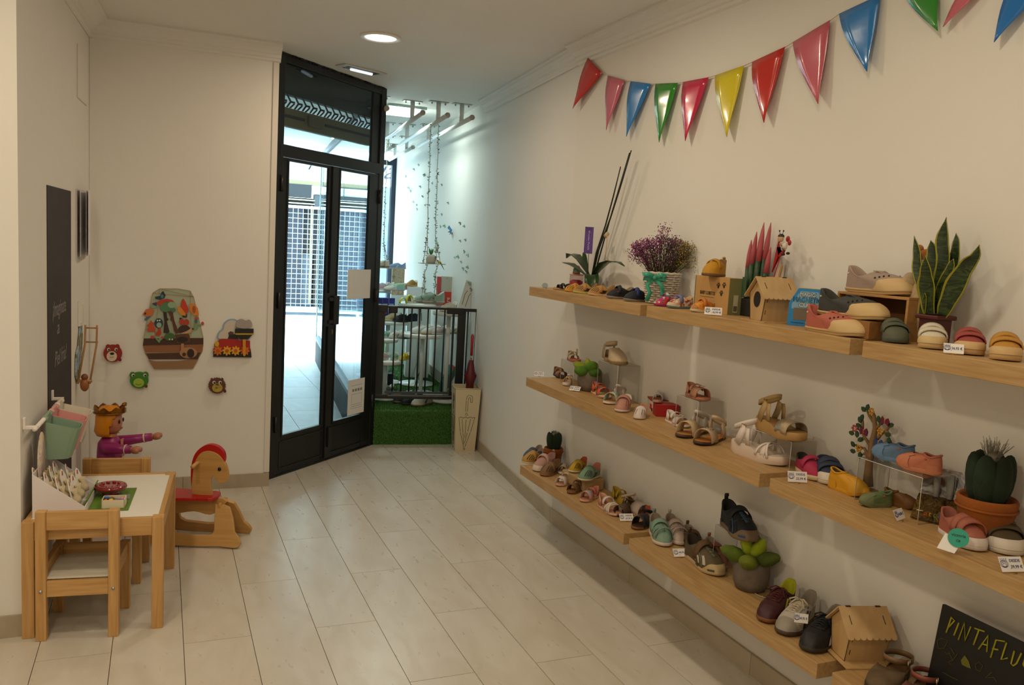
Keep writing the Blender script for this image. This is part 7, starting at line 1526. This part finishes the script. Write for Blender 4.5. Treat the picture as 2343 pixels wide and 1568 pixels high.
MB().prism([((sgp(x,y)-TL_).dot(U_),(sgp(x,y)-TL_).dot(V_)) for x,y in [(860,1120),(930,1030),(1000,1130),(1040,1270),(980,1250),(880,1200)]],.001,TL_,U_,V_,z0=.0008).build('chalk_drawing',YD,t)
for st in ([(570,970),(600,1010),(650,990),(710,1110),(640,1150),(690,1210)],[(670,890),(750,1020)],[(710,1130),(800,1000)],[(1420,1340),(1300,1440),(1460,1430),(1510,1520)],[(1120,1200),(1190,1150),(1260,1220),(1210,1320),(1140,1290),(1120,1200)],[(540,1340),(680,1420),(810,1480)],[(430,760),(520,720),(620,760),(560,900),(450,900),(430,760)]): mb=MB(); mb.tube([sgp(*p) for p in st],.0007,4); mb.build('chalk_drawing',YD,t)
MB().prism(circ(.31,-.245,.045,24),.0015,TL_,U_,V_,z0=.001).build('green_disc',mat('#1f5a26',.5),t); MB().prism([(.275,-.24),(.33,-.215),(.36,-.28),(.30,-.31)],.001,TL_,U_,V_,z0=.003).build('white_card',mat('#a8988c',.6),t)
# lower blue stand with boxed goods under the near bottom shelf
bs=onz(1812,1700,0); b0=Vector((1.86,1.74,0))
t=thing('blue_display_stand','blue cardboard floor stand with white tray of hair clips under the bottom shelves','display stand',(1.90,1.70,0),math.radians(-22))
BLc=mat('#143f78',.5)
MB().prism([(-.09,0),(-.01,0),(.02,.325),(.004,.325)],.006,(0,.115,0),(1,0,0),(0,0,1)).build('side_panel',BLc,t); MB().prism([(-.09,0),(-.01,0),(.02,.325),(.004,.325)],.006,(0,-.20,0),(1,0,0),(0,0,1)).build('side_panel',BLc,t)
MB().box((-.02,-.20,.0),(.10,.112,.20)).build('base',BLc,t); MB().box((.0,-.195,.20),(.12,.108,.205)).build('shelf_board',mat('#c9c2b6',.6),t); MB().box((-.01,-.195,.205),(-.006,.108,.235)).build('front_lip',mat('#d5cdc2',.6),t)
rnd=random.Random(8)
for i in range(10):
    x=.02+.045*(i%2); y=.085-.055*(i//2); o=MB().box((-.017,-.022,0),(.017,.022,.05+.01*(i%3))).build('clip_card',mat('#d0c6b8',.6)); o.location=Matrix.Translation((1.90,1.70,0))@Matrix.Rotation(math.radians(-22),4,'Z')@Vector((x,y,.206)); o.rotation_euler=(0,.25,math.radians(-22)); tag(o,['front','second','third','fourth','rear'][i//2]+' white card of hair clips in the blue floor stand, '+['inner','outer'][i%2]+' row','card','clip cards in the blue floor stand')
    MB().box((-.0185,-.014,.01),(-.017,.014,.03)).build('clip_print',mat(['#8a2a2a','#b59a6a','#5a3a5a'][i%3],.6),o)
# ---------------------------------------------------------------- bunting
def flagp(px,py,off): return onpl(px,py,(2.094-off,0,0),(1,0,0))
bt=thing('bunting','string of coloured triangular pennants along the upper right wall','bunting',(0,0,0))
flags=[('#c4201a',[(1345,132),(1379,167),(1311,249)]),('#cf6880',[(1391,173),(1430,184),(1388,298)]),('#1c80cc',[(1443,186),(1490,192),(1434,313)]),('#288a24',[(1500,192),(1552,190),(1509,326)]),('#c9184c',[(1563,188),(1623,177),(1569,323)]),('#dac800',[(1636,173),(1704,150),(1664,314)]),('#c41a12',[(1721,142),(1798,107),(1749,281)]),('#cc6072',[(1814,97),(1901,46),(1873,238)]),('#1a7cca',[(1920,32),(2016,-12),(1985,164)]),('#2c8a2a',[(2062,-30),(2145,-62),(2147,71)]),('#c96474',[(2222,-42),(2300,-72),(2159,62)]),('#1470c0',[(2330,-60),(2420,-60),(2276,97)])]
pts=[]
for cc,(a,b,c) in flags:
    A=flagp(*a,.012);B=flagp(*b,.012);Cc=flagp(*c,.030); mb=MB(); vs=[]; n=8
    for i in range(n+1):
        f=i/n; l=A.lerp(Cc,f); r=B.lerp(Cc,f); bow=math.sin(f*PI)*.005
        for j in range(5):
            g=j/4; q=l.lerp(r,g); q.x-=bow*(.6+.4*math.sin(g*PI))+.003*math.sin(f*7+g*2); q.y+=.016*math.sin(f*PI)*(1-g); vs.append(q)
    mb.add(vs,[(i*5+j,i*5+j+1,(i+1)*5+j+1,(i+1)*5+j) for i in range(n) for j in range(4)],0,True); o=mb.build('pennant',mat(cc,.22,coat=.35),bt); sd=o.modifiers.new('t','SOLIDIFY'); sd.thickness=.0008
    pts+=[flagp(*a,.010),flagp(*b,.010)]
mb=MB(); mb.tube(pts,.0018,5); mb.build('string',mat('#c9b9a6',.8),bt)
MB().box((0,0,0),(.004,.012,.006)).build('hook',W1,bt).location=flagp(1347,130,.012)
# ================================================================ shop window display
def ony(px,wy,z):
    n=CR*FPX-CF*(px-1171.5); P0=Vector((0,wy,z))-CC; return Vector((-P0.dot(n)/n.x,wy,z))
WHT=mat('#dfe6e2',.4); PZ0=.276
def rtable(label,c,r,z,square=False):
    t=thing('display_table',label,'display table',(c[0],c[1],PZ0),group='white tables in the shop window'); h=z-PZ0
    if square: MB().box((-r,-r*.8,h-.025),(r,r*.8,h)).build('table_top',WHT,t,bevel=.006)
    else: MB().lathe([(0,h-.03),(r-.004,h-.03),(r,h-.026),(r,h-.004),(r-.004,h),(0,h)],36).build('table_top',WHT,t)
    MB().tube([(0,0,.01),(0,0,h-.03)],.017,12).build('pole',WHT,t); MB().lathe([(0,0),(r*.8,0),(r*.8,.012),(0,.016)],30).build('base_disc',WHT,t); return t
rtable('tall white round display table nearest the safety gate and right wall',(2.16,6.46),.135,1.02)
rtable('wide white round display table holding white trainers behind the gate',(2.05,6.80),.175,.80)
rtable('low white round display table with small yellow, mint and pink shoes',(1.69,6.62),.13,.60)
rtable('small white display table with caged sandals left of the wide round one',(1.76,7.02),.13,.73)
rtable('white display table with navy trainers behind the gate bars',(1.90,7.40),.16,.84,True)
rtable('high white display table with slides and yellow hearts seen above the gate',(2.16,7.30),.20,1.02)
rtable('high square white display table with sock shoes by the side window',(1.83,7.78),.15,1.10,True)
GD1='shoes in the shop window'
def DS(lb,px,wy,z,yaw,L,kind,c1,c2,c3='#d8d8d0',**k):
    P=ony(px,wy,z+.001); yw=math.radians(yaw); P=P-Vector((math.cos(yw),math.sin(yw),0))*L*.5
    s=Shoe('window_shoe',lb,GD1,P,yw,L,L*.4); s.n=16; s.sole(c2,.014)
    if kind=='t': s.setup(toe=.15,front=.28,side=.2,heel=.32,o0=0,o1=.46,ow=.64).upper(c1,c3); s.laces(c3,x0=.42,x1=.68,rows=4,bow=False,r=.002,w=.34); s.patch('side_stripe',k.get('st',c3),.52,.58,.1,.7,(1,-1),off=.002,nt=2,nu=3,slant=.06)
    elif kind=='c': s.setup(toe=.17,front=.32,side=.2,heel=.34,o0=.01,o1=.5,ow=.72).upper(c1,c3); s.slots(n=3,t0=.76,t1=.93); s.vstrap(0,c1,.60,w=.13,u0=.3,up=.02)
    elif kind=='s': s.footbed(c3); s.arch('slide_band',c1,.62,.34,.98,.06,.36,th=.004)
    elif kind=='k': s.setup(toe=.2,front=.34,side=.32,heel=.38,o0=.02,o1=.42,ow=.58).upper(c1,c3); s.toecap(c2,t0=.62,u1=.55)
    return s
DS('cream trainer on the tall round table above the gate',1027,6.46,1.02,215,.21,'t','#cfcbb9','#c9c4b4')
DS('white trainer at the left edge of the wide round table',962,6.80,.80,200,.20,'t','#d5dcd6','#cfd5cf',st='#a3aaa8'); DS('pale trainer second from the left on the wide round table',985,6.74,.80,205,.20,'t','#ccd2cc','#b5946c',st='#7d8a88'); DS('greyish pink trainer in the middle of the wide round table',1006,6.74,.80,215,.20,'t','#b5a8a6','#c4c4bc',st='#8f7d80'); DS('white trainer with orange tab at the right of the wide round table',1034,6.80,.80,200,.20,'t','#d5d8d0','#a88f6c',st='#5f8a7a')
DS('small pale pink shoe on the low round table',880,6.62,.60,230,.13,'c','#c4aaa4','#d0ccc4'); DS('small mint shoe on the low round table',903,6.62,.60,235,.13,'c','#8fb89c','#ccd2c8'); DS('small bright yellow shoe on the low round table',926,6.60,.60,225,.14,'c','#c9c013','#c9c86a')
DS('white caged sandal on the small table behind the gate',905,7.02,.73,215,.16,'c','#ccd0ca','#c9c9c0'); DS('grey caged sandal on the small table behind the gate',928,6.98,.73,205,.16,'c','#8f9488','#6b6a60'); DS('mint striped shoe at the left on the small table',884,7.04,.73,225,.14,'c','#7fb0a0','#c4ccc4')
DS('beige velcro trainer on the navy trainers table',899,7.42,.84,200,.20,'t','#a89a6c','#b5a88a'); DS('black navy trainer on the table behind the gate bars',921,7.34,.84,195,.20,'t','#171c28','#22252c','#2a3040'); DS('dark blue trainer at the right of the navy trainers table',948,7.44,.84,215,.20,'t','#28384e','#1f2a3a','#34455a'); DS('cream trainer at the back of the navy trainers table',912,7.52,.84,200,.18,'t','#b8b49c','#b5b09a')
DS('white slide with salmon lining on the high round table',948,7.24,1.02,195,.18,'s','#cfd6cf','#c9ccc4','#b5705a'); DS('upright looking white slide beside the salmon lined one',972,7.28,1.02,200,.18,'s','#d5dad4','#c9ccc4','#b5866c'); DS('red and orange patterned slide above the gate',986,7.18,1.02,205,.18,'s','#b5301c','#c9ccc4','#b5581c'); DS('blue and orange slide above the gate beside the red one',1004,7.20,1.02,215,.18,'s','#3a8a9a','#c9ccc4','#c95a1c')
DS('mint and lilac sock shoe on the high square table',906,7.70,1.10,170,.17,'k','#8fc4ac','#a89ac4'); DS('salmon sock shoe on the high square table',924,7.86,1.10,195,.16,'k','#c9968a','#d0a89a'); DS('pale mauve trainer on the high square table by the window',874,7.80,1.10,215,.17,'t','#a8949a','#b9b4b0'); DS('grey beige trainer on the high square table',888,7.92,1.10,215,.17,'t','#a39c94','#b9b4b0')
DS('cream sneaker at the far left of the high square table',893,7.66,1.10,205,.15,'t','#cfd0c8','#b9b4b0')
# on the grass
DS('white trainer with black stripes on the grass before the gate',966,6.335,PZ0,212,.24,'t','#bfbdb0','#6b5f4c',st='#141414'); DS('black trainer on the grass under the gate',943,6.40,PZ0,208,.23,'t','#15171a','#33302c','#1a1c20'); DS('dark grey trainer on the grass at the left under the gate',925,6.48,PZ0,206,.22,'t','#26282c','#7d7466','#2a2c30')
DS('camouflage grey shoe low at the left behind the gate',884,6.75,PZ0+.02,215,.18,'c','#6f7466','#8a8a7c'); DS('small white shoe low behind the gate',957,6.62,PZ0,250,.13,'c','#c9c9c0','#b5b5ac'); DS('burgundy and yellow trainer low at the right behind the gate',1040,6.62,PZ0,220,.17,'t','#6b1420','#7a4a2a','#b9b01c')
s=DS('green running shoe with orange stripes propped nose down behind the gate',1012,6.60,PZ0+.02,200,.26,'t','#3f6b5c','#cfcfc8','#4fa8a8',st='#d9421c'); s.t.rotation_euler=(0,math.radians(52),math.radians(200)); s.t.location.z=PZ0+.235; s.t.location+=Vector((.03,.03,0)); s.patch('heel_patch','#d9421c',.0,.22,.55,.98,(1,-1),off=.003)
def dbx(nm,label,cat,px,wy,z,w,d,h,m,rz=-12,grp=None): t=thing(nm,label,cat,ony(px,wy,z),math.radians(rz),grp); MB().box((-w/2,-d/2,0),(w/2,d/2,h)).build('carton',m,t,bevel=.001); return t
def front(t,nm,x0,x1,z0,z1,d,m,off=.001): MB().box((x0,-d/2-off,z0),(x1,-d/2-off+.0008,z1)).build(nm,m,t)
t=dbx('shoe_box','white shoe box with COQUEFLEX lettering on the grass behind the gate','box',1006,6.50,PZ0,.15,.10,.055,mat('#b9bab0',.6)); mb=MB(); text(mb,'COQUEFLEX',(0,-.0512,.026),(1,0,0),(0,0,1),.022,wmax=.10); mb.build('lettering',mat('#2a2c28',.7),t)
bxz=7.62
for i,px in enumerate((866,880,894)):
    t=dbx('blue_box',['leftmost','middle','rightmost'][i]+' of three blue boxes with a red dot on the high square table edge','box',px,7.50-.0*i,.99 if False else .842,.06,.05,.20,mat('#1f2f8a',.4),grp='blue product boxes in the shop window'); front(t,'arc_print',-.02,.02,.10,.15,.05,mat('#8fa3c4',.4)); MB().tube([(0,-.0255,.07),(0,-.027,.07)],.016,14).build('red_dot',mat('#c9202a',.4),t); front(t,'white_side',-.030,-.024,0,.20,.05,mat('#d5dde4',.4))
t=dbx('gift_box','white upright box under the mustard shoe by the right wall','box',951,7.75,1.0,.17,.14,.14,mat('#d5dce0',.5)); dbx('plinth_box','white plinth under the upright gift box','box',951,7.75,PZ0,.22,.2,.724,WHT)
DS('mustard velcro shoe on the white upright box',943,7.75,1.141,215,.15,'c','#a87f3a','#b59a5c')
t=dbx('tall_box','tall clear fronted brown box by the street window','box',909,8.6,1.0,.13,.11,.27,mat('#a88a64',.4,kind='dye',scale=20,col2=('#a88a64','#c4b59a','#8f7248'))); dbx('plinth_box','white plinth under the tall brown box','box',909,8.6,PZ0,.2,.2,.724,WHT); DS('pale blue low shoe on top of the tall brown box',908,8.6,1.271,170,.19,'t','#7f9ac4','#b5ada0')
t=dbx('display_card','tall white and red advertising box against the right wall','box',1019,7.12,1.021,.10,.05,.255,mat('#bdbcae',.5)); front(t,'red_print',-.05,.05,0,.12,.05,mat('#c93a26',.5)); MB().box((-.085,-.03,0),(-.052,.03,.25)).build('red_side_box',mat('#c9484a',.5),t)
m1=MB(); text(m1,'re',(.018,-.027,.05),(0,0,1),(-1,0,0),.05); m1.build('lettering',mat('#e9e4dc',.5),t); m1=MB(); text(m1,'ú',(0,-.027,.24),(1,0,0),(0,0,1),.02); m1.build('lettering',mat('#55524c',.5),t)
t=thing('leaning_panel','white printed board leaning back by the right wall above the gate','board',(2.26,6.42,1.02),rot=(0,math.radians(14),math.radians(-30))); MB().box((-.045,-.004,0),(.045,.004,.26)).build('panel',mat('#d5d9d5',.5),t)
mb=MB(); mb.tube([(-.02,-.005,.06),(-.022,-.005,.15),(-.01,-.005,.18)],.002,5); mb.build('line_drawing',mat('#55504c',.7),t); mb=MB(); mb.tube([(.01,-.005,.05),(.012,-.005,.14),(.022,-.005,.17)],.002,5); mb.build('line_drawing',mat('#55504c',.7),t)
for i,(px,wy,h) in enumerate([(922,7.16,.045),(937,7.22,.07)]): t=thing('yellow_slide',['round yellow slide band','taller yellow slide band'][i]+' above the left half of the gate','shoe',ony(px,wy,1.021)); MB().ribbon([(.028*math.cos(a),0,h*math.sin(a)) for a in [i*PI/10 for i in range(11)]],Vector((0,1,0)),.05,.006).build('band',mat('#c4c41c',.5),t)
t=thing('slim_book','green edged glass clip frame leaning behind the gate bars','frame',ony(945,6.95,PZ0),rot=(math.radians(-6),math.radians(16),math.radians(-20))); MB().box((-.004,-.07,0),(.004,.07,.20)).build('green_edge',mat('#2f5a22',.5),t); MB().box((-.05,-.07,.0),(-.046,.07,.24)).build('glass_plate',ACR,t)
t=thing('toucan_toy','little toy bird with teal, yellow and black body low behind the gate','toy',ony(908,6.50,PZ0)); TY_=mat('#8a7a1c',.5); MB().ball((0,0,.055),(.035,.022,.026),10,7).build('body',TY_,t); MB().ball((-.035,0,.075),(.018,.014,.018),10,7).build('head',mat('#3a9aa8',.5),t); MB().tube([(-.05,0,.07),(-.08,0,.05)],[.008,.002],6).build('beak',mat('#17150f',.5),t)
for dx in (-.008,.012): MB().tube([(dx,0,.035),(dx,0,0)],.003,5).build('leg',mat('#2a2a26',.5),t)
dbx('dark_box','dark navy upright box standing low behind the small table','box',890,6.95,PZ0,.035,.10,.16,mat('#1c2436',.5))
# vine swings
VN=mat('#47694c',.8); rnd=random.Random(12)
def vine(a,b,t,sag=0,leafs=24):
    mb=MB(); n=12; P=[Vector(a).lerp(Vector(b),i/n)+Vector((rnd.uniform(-.003,.003),rnd.uniform(-.003,.003),-sag*math.sin(PI*i/n))) for i in range(n+1)]; mb.tube(P,.0030,5); mb.build('vine',mat('#a8a890',.8),t)
    mb=MB(); k=int((Vector(b)-Vector(a)).length*95)
    for i in range(k):
        q=P[0].lerp(P[-1],rnd.random()); d=Vector((rnd.uniform(-1,1),rnd.uniform(-1,1),rnd.uniform(-.2,.8))).normalized(); s_=d.orthogonal().normalized()*.005; mb.add([q,q+d*.008+s_,q+d*.020,q+d*.008-s_],[(0,1,2,3)])
    o=mb.build('vine_leaves',VN,t); o['kind']='stuff'
def swing(label,wy,z,px,pxa,pxb,w,zt):
    t=thing('vine_swing',label,'hanging swing',(0,0,0),group='little vine swings in the shop window'); c=ony(px,wy,z); MB().box(c+Vector((-w/2,-.055,-.005)),c+Vector((w/2,.055,0))).build('board',mat('#a89f88',.6),t)
    for pa,sx in ((pxa,-1),(pxb,1)):
        k=ony(pa,wy,z+.23); top=ony(pa+8,wy,zt); vine(top,k,t)
        for sy in (-1,1): vine(k,c+Vector((sx*w*.10+sy*w*.36 if False else (w*.44 if (sx>0)==(sy>0) else w*.12)*sx,sy*.05,0)),t)
    return c,t
c1,t1=swing('upper vine swing with white bag and toy bird, hanging from the tube rail',6.55,1.40,988,978,996,.20,2.50)
c2,t2=swing('lower vine swing carrying the mint running shoe above the gate',6.62,1.075,983,971,995,.20,1.40)
c3,t3=swing('left vine swing half hidden by the door frame',7.4,1.32,874,862,878,.16,2.45)
s=DS('mint green running shoe on the lower vine swing',982,6.62,1.076,172,.26,'t','#8fb0a4','#b9b4b4','#c9d4cc',st='#6f9488')
DS('beige boot on the left vine swing',872,7.4,1.321,175,.15,'k','#c4bdae','#6f6450')
t=thing('plant_bag','small white bag with a green plant on the upper vine swing','plant',c1+Vector((-.01,0,.001))); MB().lathe([(0,0),(.038,0),(.042,.04),(.032,.07),(0,.068)],12,sm=True).build('bag',mat('#c4c9c0',.7),t)
for i in range(5): a=i*1.26; MB().tube([(0,0,.06),(.012*math.cos(a),.012*math.sin(a),.09),(.02*math.cos(a),.02*math.sin(a),.12)],[.003,.007,.001],5).build('leaf',mat('#3f8a4a',.6),t)
t=thing('toy_bird','yellow and black toy bird on the upper vine swing','toy',c1+Vector((.055,-.02,.001))); MB().ball((0,0,.012),(.016,.010,.011),8,6).build('body',mat('#b9b01c',.5),t); MB().ball((-.012,0,.024),.007,8,6).build('head',mat('#c93a1c',.5),t); MB().tube([(.01,0,.01),(.045,-.005,-.05)],[.006,.001],5).build('tail',mat('#12120f',.5),t)
# butterflies on the wall
BFm=[mat('#9fc4c4',.5),mat('#7fb0a0',.5),mat('#8a8f8c',.5),mat('#5f9ac4',.5)]
PTS=[(932,405),(939,430),(943,438),(951,388),(962,378),(966,428),(974,402),(976,400),(950,462),(957,470),(958,480),(971,450),(977,470),(986,470),(993,420),(1015,424),(1000,500),(1012,520),(1030,465),(1015,492),(1022,518),(1036,530),(1038,535),(1058,512),(1067,518),(1058,552),(1070,550),(1067,578),(1076,585),(1045,590),(1053,588),(1075,612),(1065,616),(1072,623),(1080,650),(1083,665),(1060,600)]
for i,(px,py) in enumerate(PTS):
    p=onpl(px,py,(RB[0],RB[1],0),(1,-.0994,0))+Vector((-.012,0,0)); big=(i==21); sz=(.040 if big else rnd.uniform(.014,.022)); m=BFm[3] if big else BFm[rnd.randrange(3)]
    t=thing('butterfly','the large blue paper butterfly in the middle of the window wall' if big else 'little '+['pale blue','sea green','grey'][BFm.index(m)]+' paper butterfly in the '+('upper cluster towards the street' if py<545 and px<1050 else 'lower right cluster')+' on the window wall','butterfly',p,group='paper butterflies on the window wall',rot=(rnd.uniform(-.6,.6),rnd.uniform(-.3,.3),.1))
    for sg_ in (-1,1):
        mb=MB(); mb.add([(0,0,sz*.4),(-sz*.7,sg_*sz*.9,sz*.9),(-sz*.8,sg_*sz,sz*.1),(-sz*.3,sg_*sz*.3,-sz*.05),(-sz*.5,sg_*sz*.7,-sz*.7),(0,sg_*sz*.1,-sz*.5)],[(0,1,2,3),(3,4,5,0)]); o=mb.build('wing',m,t); sd=o.modifiers.new('t','SOLIDIFY'); sd.thickness=.0006
    MB().tube([(0,0,-sz*.6),(0,0,sz*.6)],.0012,4).build('body',BFm[2],t)
